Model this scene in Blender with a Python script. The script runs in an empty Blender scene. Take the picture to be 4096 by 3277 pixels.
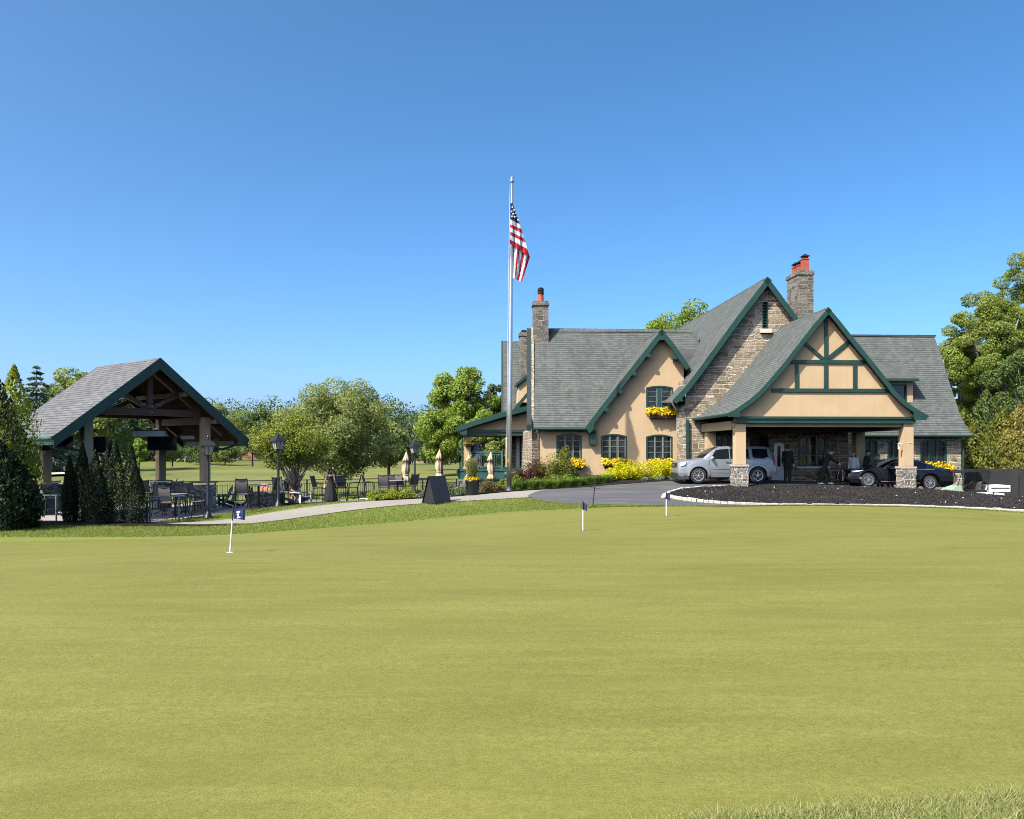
import bpy, math, random
import numpy as np
from mathutils import Vector, Matrix, geometry as mgeo

random.seed(7)
SC = bpy.context.scene
COL = SC.collection
R = math.radians
# ------------------------------------------------------------------ camera frame (pixels of the 4096x3277 photograph)
F, CX, HY, HC = 3230.0, 2048.0, 1805.0, 1.6
TH = 0.0529
CS, SN = math.cos(TH), math.sin(TH)
def W(px, py, Y):
    return Vector(((px - CX) / F * Y, Y, HC + (HY - py) / F * Y))
def yof(px, w):
    return w / (CS - SN * (px - CX) / F)
def BW(px, py, w):
    return W(px, py, yof(px, w))
def UW(u, w, z):
    return Vector((CS * u - SN * w, SN * u + CS * w, z))
def uof(px, w):
    Y = yof(px, w); return CS * (px - CX) / F * Y + SN * Y
def zof(px, py, w):
    return HC + (HY - py) / F * yof(px, w)
UDIR = Vector((CS, SN, 0)); WDIR = Vector((-SN, CS, 0)); ZV = Vector((0, 0, 1))

# ------------------------------------------------------------------ object bookkeeping
OFF = {}
def tag(o, label=None, cat=None, group=None, kind=None):
    if label: o['label'] = label
    if cat: o['category'] = cat
    if group: o['group'] = group
    if kind: o['kind'] = kind
    return o
def empty(name, loc=(0, 0, 0), rz=0.0, label=None, cat=None, group=None, world=True):
    o = bpy.data.objects.new(name, None); COL.objects.link(o)
    o.location = loc; o.rotation_euler = (0, 0, rz); o.empty_display_size = 0.2
    OFF[o.name] = Vector(loc) if world else Vector((0, 0, 0))
    return tag(o, label, cat, group)
def link_mesh(name, me, mats, parent, off):
    o = bpy.data.objects.new(name, me); COL.objects.link(o)
    for m in (mats if isinstance(mats, (list, tuple)) else [mats]): me.materials.append(m)
    if parent is not None: o.parent = parent
    else: o.location = off
    OFF[o.name] = off
    return o
def kids(o): return [c for c in bpy.data.objects if c.parent == o]
def copy_tree(o, loc=None, rz=None, label=None, group=None, scale=None):
    allk = {}
    for c in bpy.data.objects:
        if c.parent: allk.setdefault(c.parent.name, []).append(c)
    def rec(s, par):
        c = s.copy(); COL.objects.link(c); c.parent = par
        if par is not None: c.matrix_parent_inverse = s.matrix_parent_inverse
        for k in allk.get(s.name, []): rec(k, c)
        return c
    r = rec(o, None)
    if loc is not None: r.location = loc
    if rz is not None: r.rotation_euler = (0, 0, rz)
    if scale is not None: r.scale = (scale,) * 3
    if label: r['label'] = label
    if group: r['group'] = group
    return r

class MB:
    def __init__(s): s.v = []; s.f = []; s.uv = {}; s.m = {}
    def add(s, pts):
        i = len(s.v); s.v.extend([Vector(p) for p in pts]); return i
    def face(s, pts, uv=None, m=0):
        i = s.add(pts); s.f.append(list(range(i, i + len(pts))))
        if uv: s.uv[len(s.f) - 1] = uv
        if m: s.m[len(s.f) - 1] = m
        return s
    def hexa(s, a, b):        # two quads (bottom a, top b) -> closed block
        i = s.add(list(a) + list(b))
        for q in ((0, 3, 2, 1), (4, 5, 6, 7), (0, 1, 5, 4), (1, 2, 6, 5), (2, 3, 7, 6), (3, 0, 4, 7)):
            s.f.append([i + k for k in q])
        return s
    def box(s, x0, x1, y0, y1, z0, z1):
        return s.hexa([(x0, y0, z0), (x1, y0, z0), (x1, y1, z0), (x0, y1, z0)], [(x0, y0, z1), (x1, y0, z1), (x1, y1, z1), (x0, y1, z1)])
    def obox(s, c, ax, ay, az, hx, hy, hz):
        c, ax, ay, az = Vector(c), Vector(ax).normalized(), Vector(ay).normalized(), Vector(az).normalized()
        P = lambda i, j, k: c + ax * hx * i + ay * hy * j + az * hz * k
        return s.hexa([P(-1, -1, -1), P(1, -1, -1), P(1, 1, -1), P(-1, 1, -1)], [P(-1, -1, 1), P(1, -1, 1), P(1, 1, 1), P(-1, 1, 1)])
    def ubox(s, u0, u1, w0, w1, z0, z1):
        q = lambda z: [UW(u0, w0, z), UW(u1, w0, z), UW(u1, w1, z), UW(u0, w1, z)]
        return s.hexa(q(z0), q(z1))
    def beam(s, p, q, wd, ht, up=(0, 0, 1)):   # bar of rectangular section
        p, q = Vector(p), Vector(q); d = (q - p); L = d.length; d.normalize()
        up = Vector(up)
        if abs(d.dot(up)) > .98: up = Vector((0, 1, 0))
        sd = d.cross(up).normalized(); u2 = sd.cross(d)
        return s.obox((p + q) / 2, d, sd, u2, L / 2, wd / 2, ht / 2)
    def tube(s, pts, rad, n=8, cap=True):
        pts = [Vector(p) for p in pts]
        rad = rad if isinstance(rad, (list, tuple)) else [rad] * len(pts)
        st = len(s.v); ref = Vector((0.13, .97, .2)).normalized()
        for k, p in enumerate(pts):
            d = (pts[min(k + 1, len(pts) - 1)] - pts[max(k - 1, 0)]).normalized()
            a = d.cross(ref)
            if a.length < .1: a = d.cross(Vector((1, 0, 0)))
            a.normalize(); b = d.cross(a)
            for j in range(n):
                t = 2 * math.pi * j / n
                s.v.append(p + (a * math.cos(t) + b * math.sin(t)) * rad[k])
        for k in range(len(pts) - 1):
            for j in range(n):
                a0 = st + k * n + j; a1 = st + k * n + (j + 1) % n
                s.f.append([a0, a0 + n, a1 + n, a1])
        if cap:
            s.f.append([st + j for j in range(n)]); s.f.append([st + (len(pts) - 1) * n + n - 1 - j for j in range(n)])
        return s
    def loft(s, rings, cap=True):
        n = len(rings[0]); st = len(s.v)
        for r in rings: s.v.extend([Vector(p) for p in r])
        for k in range(len(rings) - 1):
            for j in range(n):
                a0 = st + k * n + j; a1 = st + k * n + (j + 1) % n
                s.f.append([a0, a1, a1 + n, a0 + n])
        if cap:
            s.f.append([st + n - 1 - j for j in range(n)]); s.f.append([st + (len(rings) - 1) * n + j for j in range(n)])
        return s
    def lathe(s, prof, c=(0, 0, 0), n=16, sx=1, sy=1, cap=True):
        c = Vector(c)
        return s.loft([[c + Vector((r * sx * math.cos(2 * math.pi * j / n), r * sy * math.sin(2 * math.pi * j / n), z)) for j in range(n)] for r, z in prof], cap)
    def ball(s, c, r, n=10, m=7):
        c = Vector(c); r = r if isinstance(r, (list, tuple)) else (r, r, r)
        return s.loft([[c + Vector((r[0] * math.sin(math.pi * (k + .02) / (m + .04)) * math.cos(2 * math.pi * j / n), r[1] * math.sin(math.pi * (k + .02) / (m + .04)) * math.sin(2 * math.pi * j / n), -r[2] * math.cos(math.pi * (k + .02) / (m + .04)))) for j in range(n)] for k in range(m + 1)])
    def prism(s, poly, ext):
        ext = Vector(ext); poly = [Vector(p) for p in poly]; n = len(poly)
        i = s.add(poly + [p + ext for p in poly])
        s.f.append([i + n - 1 - k for k in range(n)]); s.f.append([i + n + k for k in range(n)])
        for k in range(n):
            l = (k + 1) % n; s.f.append([i + k, i + l, i + n + l, i + n + k])
        return s
    def slab(s, A, B, t, uv0=0.0):      # ruled sheet between two polylines, thickness t downwards, metre UVs
        v = 0.0; dn = Vector((0, 0, -t))
        d = (B[0] - A[0]).normalized()
        for k in range(len(A) - 1):
            a, b, c, e = Vector(A[k]), Vector(B[k]), Vector(B[k + 1]), Vector(A[k + 1])
            ln = (e - a).length
            U = lambda p: (p - Vector(A[0])).dot(d) + uv0
            s.face([a, e, c, b], [(U(a), -v), (U(e), -v - ln), (U(c), -v - ln), (U(b), -v)])
            s.face([a + dn, b + dn, c + dn, e + dn])
            s.face([a, a + dn, e + dn, e]); s.face([b, c, c + dn, b + dn])
            v += ln
        s.face([A[0], B[0], B[0] + dn, A[0] + dn]); s.face([A[-1], A[-1] + dn, B[-1] + dn, B[-1]])
        return s
    def build(s, name, mats, parent=None, smooth=False, off=None, uv=True):
        if off is None: off = OFF[parent.name] if parent is not None else Vector((0, 0, 0))
        me = bpy.data.meshes.new(name)
        me.from_pydata([tuple(p - off) for p in s.v], [], s.f)
        if uv:
            ul = me.uv_layers.new(name='UVMap').data
            for pi, p in enumerate(me.polygons):
                if pi in s.uv:
                    for k, li in enumerate(p.loop_indices): ul[li].uv = s.uv[pi][k]
                    continue
                n = p.normal
                if abs(n.z) > .97: ua, va = Vector((1, 0, 0)), Vector((0, 1, 0))
                else:
                    ua = ZV.cross(n).normalized(); va = n.cross(ua)
                for li in p.loop_indices:
                    q = s.v[me.loops[li].vertex_index]
                    ul[li].uv = (q.dot(ua), q.dot(va))
        for pi, p in enumerate(me.polygons):
            p.use_smooth = smooth
            if pi in s.m: p.material_index = s.m[pi]
        me.update()
        return link_mesh(name, me, mats, parent, off)

# ------------------------------------------------------------------ node material helpers
def new_mat(name):
    m = bpy.data.materials.new(name); m.use_nodes = True
    nt = m.node_tree; b = nt.nodes['Principled BSDF']
    return m, nt, b
def nd(nt, typ, **kw):
    n = nt.nodes.new(typ)
    for k, v in kw.items():
        if k in n.inputs: n.inputs[k].default_value = v
        else: setattr(n, k, v)
    return n
def mixc(nt, fac, a, b, mode='MIX'):
    n = nt.nodes.new('ShaderNodeMix'); n.data_type = 'RGBA'; n.blend_type = mode
    for sock, val in ((n.inputs[0], fac), (n.inputs[6], a), (n.inputs[7], b)):
        if hasattr(val, 'links'): nt.links.new(val, sock)
        elif isinstance(val, (int, float)): sock.default_value = val
        else: sock.default_value = (*val, 1)
    return n.outputs[2]
def mapping(nt, kind='Object', scale=(1, 1, 1), rot=(0, 0, 0)):
    t = nd(nt, 'ShaderNodeTexCoord'); m = nd(nt, 'ShaderNodeMapping')
    m.inputs['Scale'].default_value = scale; m.inputs['Rotation'].default_value = rot
    nt.links.new(t.outputs[kind], m.inputs['Vector']); return m.outputs[0]
def noisen(nt, vec, scale, detail=4, rough=.55, dist=0):
    n = nd(nt, 'ShaderNodeTexNoise'); n.inputs['Scale'].default_value = scale; n.inputs['Detail'].default_value = detail
    n.inputs['Roughness'].default_value = rough; n.inputs['Distortion'].default_value = dist
    if vec is not None: nt.links.new(vec, n.inputs['Vector'])
    return n.outputs['Fac']
def ramp(nt, fac, stops):
    r = nd(nt, 'ShaderNodeValToRGB'); e = r.color_ramp.elements
    while len(e) < len(stops): e.new(.5)
    for k, (p, c) in enumerate(stops):
        e[k].position = p; e[k].color = (c, c, c, 1) if isinstance(c, (int, float)) else (*c, 1)
    nt.links.new(fac, r.inputs[0]); return r.outputs[0]
def bump(nt, b, h, strength=.3, dist=.02):
    n = nd(nt, 'ShaderNodeBump'); n.inputs['Strength'].default_value = strength; n.inputs['Distance'].default_value = dist
    nt.links.new(h, n.inputs['Height']); nt.links.new(n.outputs[0], b.inputs['Normal'])
def L_(nt, a, b): nt.links.new(a, b)

def paint(name, col, rough=.5, var=.18, scale=3.0, metal=0.0, bmp=0.0, spec=.5, fine=60, coat=0):
    m, nt, b = new_mat(name)
    v = mapping(nt, 'Object'); n1 = noisen(nt, v, scale, 5)
    d = tuple(c * (1 - var) for c in col); l = tuple(min(1, c * (1 + var)) for c in col)
    L_(nt, mixc(nt, ramp(nt, n1, [(.3, 0), (.7, 1)]), d, l), b.inputs['Base Color'])
    b.inputs['Roughness'].default_value = rough; b.inputs['Metallic'].default_value = metal
    b.inputs['Specular IOR Level'].default_value = spec; b.inputs['Coat Weight'].default_value = coat
    if bmp: bump(nt, b, noisen(nt, v, fine, 3), bmp, .01)
    return m

def leafmat(name, c1, c2, c3=None, trans=.4, rough=.55):
    m, nt, b = new_mat(name)
    g = nd(nt, 'ShaderNodeNewGeometry')
    rnd = g.outputs['Random Per Island']
    ob = mapping(nt, 'Object'); big = noisen(nt, ob, .55, 3)
    base = mixc(nt, ramp(nt, rnd, [(.1, 0), (.9, 1)]), c1, c2)
    base = mixc(nt, ramp(nt, big, [(.4, 0), (.68, .75)]), base, c3 or c2)
    b.inputs['Roughness'].default_value = rough; b.inputs['Specular IOR Level'].default_value = .35
    L_(nt, base, b.inputs['Base Color'])
    t = nd(nt, 'ShaderNodeBsdfTranslucent'); 
    tc = mixc(nt, 1.0, base, (1.0, 1.05, .55), 'MULTIPLY'); L_(nt, tc, t.inputs['Color'])
    mx = nd(nt, 'ShaderNodeMixShader'); mx.inputs[0].default_value = trans
    L_(nt, b.outputs[0], mx.inputs[1]); L_(nt, t.outputs[0], mx.inputs[2])
    L_(nt, mx.outputs[0], nt.nodes['Material Output'].inputs['Surface'])
    return m

def shingle(name, dark, light, row=.15, width=.26):
    m, nt, b = new_mat(name)
    t = nd(nt, 'ShaderNodeTexCoord'); uv = t.outputs['UV']
    br = nd(nt, 'ShaderNodeTexBrick'); L_(nt, uv, br.inputs['Vector'])
    br.offset = .37; br.squash = .8; br.squash_frequency = 3
    for k, v in (('Scale', 1.0), ('Brick Width', width), ('Row Height', row), ('Mortar Size', .004), ('Mortar Smooth', .3), ('Bias', 0.0)): br.inputs[k].default_value = v
    br.inputs['Color1'].default_value = (*dark, 1); br.inputs['Color2'].default_value = (*light, 1)
    br.inputs['Mortar'].default_value = (*[c * .38 for c in dark], 1)
    n1 = noisen(nt, uv, .5, 4); n2 = noisen(nt, uv, 9, 4, .7)
    c = mixc(nt, ramp(nt, n1, [(.35, .0), (.7, .35)]), br.outputs['Color'], tuple(x * .7 for x in dark))
    c = mixc(nt, ramp(nt, n2, [(.3, .25), (.7, 0)]), c, tuple(x * .6 for x in dark))
    st = nd(nt, 'ShaderNodeMapping'); L_(nt, uv, st.inputs['Vector']); st.inputs['Scale'].default_value = (2.2, .12, 1)
    n3 = noisen(nt, st.outputs[0], 1.0, 5, .65)
    c = mixc(nt, ramp(nt, n3, [(.48, 0), (.75, .35)]), c, (light[0] * 1.2, light[1] * 1.17, light[2] * 1.05))
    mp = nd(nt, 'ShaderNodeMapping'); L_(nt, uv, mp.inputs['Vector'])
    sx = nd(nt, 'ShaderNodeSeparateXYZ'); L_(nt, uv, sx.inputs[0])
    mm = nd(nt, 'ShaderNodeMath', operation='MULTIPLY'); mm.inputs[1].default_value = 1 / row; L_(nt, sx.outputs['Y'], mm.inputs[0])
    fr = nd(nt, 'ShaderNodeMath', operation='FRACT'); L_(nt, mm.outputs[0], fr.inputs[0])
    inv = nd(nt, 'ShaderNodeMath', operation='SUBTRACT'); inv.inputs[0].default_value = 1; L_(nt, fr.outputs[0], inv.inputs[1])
    c = mixc(nt, ramp(nt, fr.outputs[0], [(.13, .85), (.30, 0)]), c, tuple(x * .30 for x in dark))  # dark line low on each course: shingle shadow painted into the colour
    L_(nt, c, b.inputs['Base Color']); b.inputs['Roughness'].default_value = .9; b.inputs['Specular IOR Level'].default_value = .2
    bump(nt, b, inv.outputs[0], .4, .02)
    return m

def ledgestone(name, row=.15, width=.62, tones=None, mortar=(.58, .50, .38), msz=.018):
    """coursed rubble: course heights, stone lengths and tones all vary"""
    m, nt, b = new_mat(name)
    t = nd(nt, 'ShaderNodeTexCoord'); uv = t.outputs['UV']
    tones = tones or [(0, (.16, .135, .095)), (.3, (.25, .21, .145)), (.55, (.36, .305, .21)), (.8, (.47, .405, .29)), (1, (.30, .21, .13))]
    sx = nd(nt, 'ShaderNodeSeparateXYZ'); L_(nt, uv, sx.inputs[0])
    cv = nd(nt, 'ShaderNodeCombineXYZ'); L_(nt, sx.outputs['Y'], cv.inputs['Y'])
    n1 = nd(nt, 'ShaderNodeTexNoise'); n1.inputs['Scale'].default_value = 3.1; n1.inputs['Detail'].default_value = 1; L_(nt, cv.outputs[0], n1.inputs['Vector'])
    nz = nd(nt, 'ShaderNodeTexNoise'); nz.inputs['Scale'].default_value = 1.9; nz.inputs['Detail'].default_value = 5; nz.inputs['Roughness'].default_value = .65; L_(nt, uv, nz.inputs['Vector'])
    vm = nd(nt, 'ShaderNodeVectorMath', operation='MULTIPLY_ADD'); L_(nt, nz.outputs['Color'], vm.inputs[0]); vm.inputs[1].default_value = (.55, .16, 0); L_(nt, uv, vm.inputs[2])
    v2 = nd(nt, 'ShaderNodeVectorMath', operation='MULTIPLY_ADD'); L_(nt, n1.outputs['Color'], v2.inputs[0]); v2.inputs[1].default_value = (0, .5, 0); L_(nt, vm.outputs[0], v2.inputs[2])
    def brick(rw, wd, off, sq, fq):
        br = nd(nt, 'ShaderNodeTexBrick'); L_(nt, v2.outputs[0], br.inputs['Vector']); br.offset = off; br.squash = sq; br.squash_frequency = fq; br.offset_frequency = 2
        for k, v in (('Scale', 1.0), ('Brick Width', wd), ('Row Height', rw), ('Mortar Size', msz), ('Mortar Smooth', .3), ('Bias', .0)): br.inputs[k].default_value = v
        br.inputs['Color1'].default_value = (0, 0, 0, 1); br.inputs['Color2'].default_value = (1, 1, 1, 1); br.inputs['Mortar'].default_value = (.5, .5, .5, 1)
        return br
    a = brick(row, width, .42, .55, 2); c = brick(row * 2, width * .9, .3, .65, 3)
    nb = noisen(nt, uv, .9, 2); sel = ramp(nt, nb, [(.545, 0), (.55, 1)])
    idc = mixc(nt, sel, a.outputs['Color'], c.outputs['Color']); mor = mixc(nt, sel, a.outputs['Fac'], c.outputs['Fac'])
    base = ramp(nt, idc, tones)
    n2 = noisen(nt, uv, 11, 5, .7); n3 = noisen(nt, uv, 2.3, 3)
    base = mixc(nt, ramp(nt, n3, [(.35, .55), (.65, 0)]), base, tones[0][1])
    base = mixc(nt, ramp(nt, n2, [(.3, .5), (.6, 0)]), base, tuple(x * .6 for x in tones[0][1]))
    base = mixc(nt, mor, base, mortar)
    L_(nt, base, b.inputs['Base Color']); b.inputs['Roughness'].default_value = .9; b.inputs['Specular IOR Level'].default_value = .15
    mh = nd(nt, 'ShaderNodeMath', operation='MULTIPLY_ADD'); L_(nt, mor, mh.inputs[0]); mh.inputs[1].default_value = -1.0
    L_(nt, n2, mh.inputs[2]); bump(nt, b, mh.outputs[0], 1.0, .05)
    return m

def cobble(name, sc=5.0, cols=((.09, .09, .085), (.36, .34, .3)), mortar=(.5, .46, .38)):
    m, nt, b = new_mat(name)
    t = nd(nt, 'ShaderNodeTexCoord'); mp = nd(nt, 'ShaderNodeMapping'); L_(nt, t.outputs['UV'], mp.inputs['Vector']); mp.inputs['Scale'].default_value = (1, 1.25, 1)
    v1 = nd(nt, 'ShaderNodeTexVoronoi', feature='DISTANCE_TO_EDGE'); v2 = nd(nt, 'ShaderNodeTexVoronoi', feature='F1')
    for v in (v1, v2): v.inputs['Scale'].default_value = sc; v.inputs['Randomness'].default_value = .75; L_(nt, mp.outputs[0], v.inputs['Vector'])
    sp = nd(nt, 'ShaderNodeSeparateColor'); L_(nt, v2.outputs['Color'], sp.inputs[0])
    c = mixc(nt, sp.outputs[0], cols[0], cols[1]); n2 = noisen(nt, t.outputs['UV'], 22, 4, .7)
    c = mixc(nt, ramp(nt, sp.outputs[1], [(.7, 0), (.8, .6)]), c, (.3, .2, .11))
    c = mixc(nt, ramp(nt, n2, [(.3, .4), (.7, 0)]), c, cols[0])
    e = ramp(nt, v1.outputs['Distance'], [(.035, 1), (.085, 0)])
    L_(nt, mixc(nt, e, c, mortar), b.inputs['Base Color']); b.inputs['Roughness'].default_value = .85; b.inputs['Specular IOR Level'].default_value = .2
    bump(nt, b, ramp(nt, v1.outputs['Distance'], [(.02, 0), (.16, 1)]), .8, .04)
    return m

def turf(name, c1, c2, c3, fine=140, mid=9, sheen=0, bm=.35, spec=.15, big_sc=(.22, .5, 1), st_sc=(.5, 3.2, 1)):
    m, nt, b = new_mat(name)
    v = mapping(nt, 'Object')
    big = noisen(nt, mapping(nt, 'Object', big_sc, (0, 0, R(9))), 1.0, 5, .6, .6)
    st = noisen(nt, mapping(nt, 'Object', st_sc, (0, 0, R(-6))), 1.0, 6, .65, .8)
    f = noisen(nt, v, fine, 3, .75); md = noisen(nt, v, mid, 5, .7)
    c = mixc(nt, ramp(nt, big, [(.35, 0), (.68, 1)]), c1, c2)
    c = mixc(nt, ramp(nt, st, [(.45, 0), (.70, .52)]), c, c3)
    c = mixc(nt, ramp(nt, md, [(.35, .5), (.65, 0)]), c, tuple(x * .66 for x in c1))
    c = mixc(nt, ramp(nt, f, [(.28, .85), (.52, 0)]), c, tuple(x * .48 for x in c1))
    c = mixc(nt, ramp(nt, f, [(.58, 0), (.75, .55)]), c, tuple(min(1, x * 1.5) for x in c2))
    L_(nt, c, b.inputs['Base Color']); b.inputs['Roughness'].default_value = .75; b.inputs['Specular IOR Level'].default_value = spec
    b.inputs['Sheen Weight'].default_value = sheen; b.inputs['Sheen Roughness'].default_value = .5; b.inputs['Sheen Tint'].default_value = (.95, 1, .55, 1)
    bump(nt, b, f, bm, .012)
    return m

M = {}
def stuccom(name, col):
    m, nt, b = new_mat(name); v = mapping(nt, 'Object'); n1 = noisen(nt, v, .9, 5, .6); n2 = noisen(nt, mapping(nt, 'Object', (3.5, 3.5, .22)), 1.0, 5, .6); n3 = noisen(nt, v, 26, 4, .7)
    c = mixc(nt, ramp(nt, n1, [(.3, 0), (.7, 1)]), tuple(x * .91 for x in col), tuple(x * 1.05 for x in col))
    c = mixc(nt, ramp(nt, n2, [(.52, 0), (.78, .28)]), c, (col[0] * .72, col[1] * .68, col[2] * .62))
    c = mixc(nt, ramp(nt, n3, [(.35, .16), (.6, 0)]), c, tuple(x * .6 for x in col))
    L_(nt, c, b.inputs['Base Color']); b.inputs['Roughness'].default_value = .92; b.inputs['Specular IOR Level'].default_value = .15; bump(nt, b, n3, .4, .012); return m
M['stucco'] = stuccom('stucco', (.50, .365, .212))
M['stucco_dim'] = paint('stucco_soffit', (.47, .39, .29), .9, .05, 2, spec=.15)
M['green'] = paint('green_paint', (.012, .046, .035), .45, .14, 2.5)
M['pergola_green'] = paint('dark_teal_paint', (.010, .042, .037), .5, .12, 2.0)
M['stone'] = ledgestone('ledge_stone', .115, .62, msz=.0165)
M['stone_chim'] = ledgestone('chimney_stone', .16, .55, [(0, (.085, .08, .068)), (.35, (.17, .16, .135)), (.7, (.27, .25, .20)), (1, (.20, .18, .14))], (.33, .30, .25), .014)
M['pier'] = ledgestone('pier_stone', .19, .27, [(0, (.11, .108, .10)), (.3, (.20, .195, .18)), (.6, (.30, .285, .25)), (.85, (.24, .19, .13)), (1, (.38, .35, .29))], (.52, .48, .40), .02)
M['pier_grey'] = cobble('pavilion_pier_stone', 4.4, ((.10, .1, .1), (.3, .3, .29)), (.36, .35, .32))
M['roof'] = shingle('roof_shingle', (.078, .088, .082), (.130, .141, .133), .15)
M['roof_pav'] = shingle('pavilion_shingle', (.10, .102, .106), (.155, .157, .162), .17, .28)
M['white'] = paint('white_paint', (.78, .76, .72), .5, .05)
M['glass'] = None
def glassm():
    m, nt, b = new_mat('window_glass')
    v = mapping(nt, 'Object'); n = noisen(nt, v, 1.3, 2)
    L_(nt, mixc(nt, ramp(nt, n, [(.42, 0), (.62, 1)]), (.006, .009, .011), (.03, .036, .04)), b.inputs['Base Color'])
    b.inputs['Roughness'].default_value = .04; b.inputs['Specular IOR Level'].default_value = .6
    bump(nt, b, noisen(nt, v, 2.2, 1), .05, .03)
    return m
M['glass'] = glassm()
M['dark'] = paint('dark_interior', (.012, .012, .012), .8, .2)
M['blackmetal'] = paint('black_metal', (.016, .017, .018), .42, .25, 8)
M['greymetal'] = paint('painted_grey_green_pipe', (.13, .17, .15), .45, .15, 6)
M['lampglass'] = paint('frosted_lamp_glass', (.40, .37, .29), .25, .12, 6)
M['terracotta'] = paint('terracotta', (.33, .075, .042), .7, .18, 6)
M['alu'] = paint('brushed_aluminium', (.50, .51, .53), .34, .08, 3, metal=.85)
M['brass'] = paint('brass_band', (.42, .3, .1), .35, .1, metal=.8)
M['wood'] = paint('stained_timber', (.085, .032, .022), .6, .3, 5)
M['ceilwood'] = paint('ceiling_boards', (.30, .18, .09), .6, .2, 4)
M['sling'] = paint('sling_fabric', (.14, .125, .12), .7, .15, 20)
M['tabletop'] = paint('stone_table_top', (.24, .25, .26), .35, .2, 12)
M['mulch_dark'] = None
def mulchm(name, a, b_, speck=True):
    m, nt, b = new_mat(name); v = mapping(nt, 'Object')
    n = noisen(nt, v, 26, 5, .75); n2 = noisen(nt, v, 9.5, 2, .4); n3 = noisen(nt, v, .8, 4)
    c = mixc(nt, ramp(nt, n, [(.35, 0), (.7, 1)]), a, b_)
    c = mixc(nt, ramp(nt, n3, [(.4, 0), (.7, .4)]), c, tuple(x * 1.5 for x in b_))
    if speck: c = mixc(nt, ramp(nt, n2, [(.735, 0), (.75, .8)]), c, (.34, .29, .24))
    L_(nt, c, b.inputs['Base Color']); b.inputs['Roughness'].default_value = .95; b.inputs['Specular IOR Level'].default_value = .1
    bump(nt, b, n, .9, .05); return m
M['mulch'] = mulchm('black_mulch', (.010, .009, .0088), (.046, .041, .039))
M['bed'] = mulchm('bed_mulch', (.010, .008, .006), (.03, .024, .02), False)
def asphaltm():
    m, nt, b = new_mat('asphalt'); v = mapping(nt, 'Object')
    n = noisen(nt, v, 55, 3, .8); n2 = noisen(nt, mapping(nt, 'Object', (.35, 1.6, 1), (0, 0, R(14))), 1.0, 5, .6, 1.2)
    c = mixc(nt, ramp(nt, n, [(.3, 0), (.72, 1)]), (.042, .043, .047), (.086, .086, .09))
    c = mixc(nt, ramp(nt, n2, [(.5, 0), (.66, .6)]), c, (.135, .135, .132))
    L_(nt, c, b.inputs['Base Color']); b.inputs['Roughness'].default_value = .85; bump(nt, b, n, .4, .01); return m
M['asphalt'] = asphaltm()
def pathm():
    m, nt, b = new_mat('gravel_concrete'); v = mapping(nt, 'Object')
    n = noisen(nt, v, 34, 3, .8); n2 = noisen(nt, v, .7, 4)
    c = mixc(nt, ramp(nt, n, [(.3, 0), (.7, 1)]), (.12, .11, .095), (.31, .285, .24))
    c = mixc(nt, ramp(nt, n2, [(.4, 0), (.7, .4)]), c, (.28, .255, .215))
    L_(nt, c, b.inputs['Base Color']); b.inputs['Roughness'].default_value = .9; bump(nt, b, n, .4, .01); return m
M['path'] = pathm()
M['paver'] = paint('patio_paving', (.30, .27, .235), .8, .16, 2.2, bmp=.3)
M['kerb'] = None
def kerbm():
    m, nt, b = new_mat('pale_granite_blocks'); t = nd(nt, 'ShaderNodeTexCoord')
    n = noisen(nt, mapping(nt, 'Object'), 9, 4, .7)
    g = nd(nt, 'ShaderNodeNewGeometry')
    c = mixc(nt, g.outputs['Random Per Island'], (.34, .315, .265), (.50, .465, .40))
    c = mixc(nt, ramp(nt, n, [(.46, 0), (.7, .7)]), c, (.25, .23, .2))
    L_(nt, c, b.inputs['Base Color']); b.inputs['Roughness'].default_value = .85; bump(nt, b, n, .5, .02); return m
M['kerb'] = kerbm()
M['putting'] = turf('putting_turf', (.146, .150, .028), (.196, .192, .042), (.255, .244, .064), bm=.55, fine=85, mid=22, sheen=.02)
M['collar'] = turf('collar_turf', (.155, .185, .036), (.20, .22, .05), (.22, .24, .05), bm=.5)
M['lawn'] = turf('lawn_turf', (.125, .165, .03), (.19, .225, .045), (.22, .245, .06), fine=60, mid=14, bm=.9)
M['fairway'] = turf('fairway_turf', (.105, .130, .029), (.19, .188, .048), (.265, .235, .072), fine=8, mid=.5, bm=.2, big_sc=(.018, .085, 1), st_sc=(.03, .22, 1))
M['blade'] = leafmat('grass_blade', (.13, .18, .028), (.27, .31, .07), (.2, .24, .045), .4)
M['blade_dry'] = leafmat('dry_grass_blade', (.17, .22, .045), (.56, .54, .24), (.34, .37, .11), .5)
M['boards'] = shingle('ceiling_boards_lined', (.13, .075, .036), (.19, .11, .055), .14, 9.0)
M['shaded_trim'] = paint('shaded_green_trim', (.005, .016, .014), .6, .2)  # green trim of the left rakes with its shade put into the colour
M['skin'] = paint('skin', (.58, .34, .23), .6, .06)
M['hair'] = paint('dark_hair', (.012, .009, .008), .5, .2)
M['hair_grey'] = paint('grey_hair', (.45, .42, .38), .6, .1)
M['cloth_black'] = paint('black_cloth', (.009, .009, .010), .85, .2)
M['cloth_tan'] = paint('tan_cloth', (.38, .22, .12), .85, .1)
M['cloth_grey'] = paint('grey_cloth', (.25, .26, .29), .85, .1)
M['cloth_blue'] = paint('blue_grey_cloth', (.12, .18, .23), .85, .1)
M['cloth_white'] = paint('pale_cloth', (.62, .62, .66), .85, .06)
M['cloth_mauve'] = paint('mauve_cloth', (.16, .10, .17), .85, .1)
M['umb'] = paint('beige_canvas', (.50, .375, .24), .9, .12, 5)
M['tyre'] = paint('tyre_rubber', (.018, .018, .019), .8, .2, 8)
M['rim'] = paint('alloy_rim', (.50, .51, .53), .3, .05, metal=.75)
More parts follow.
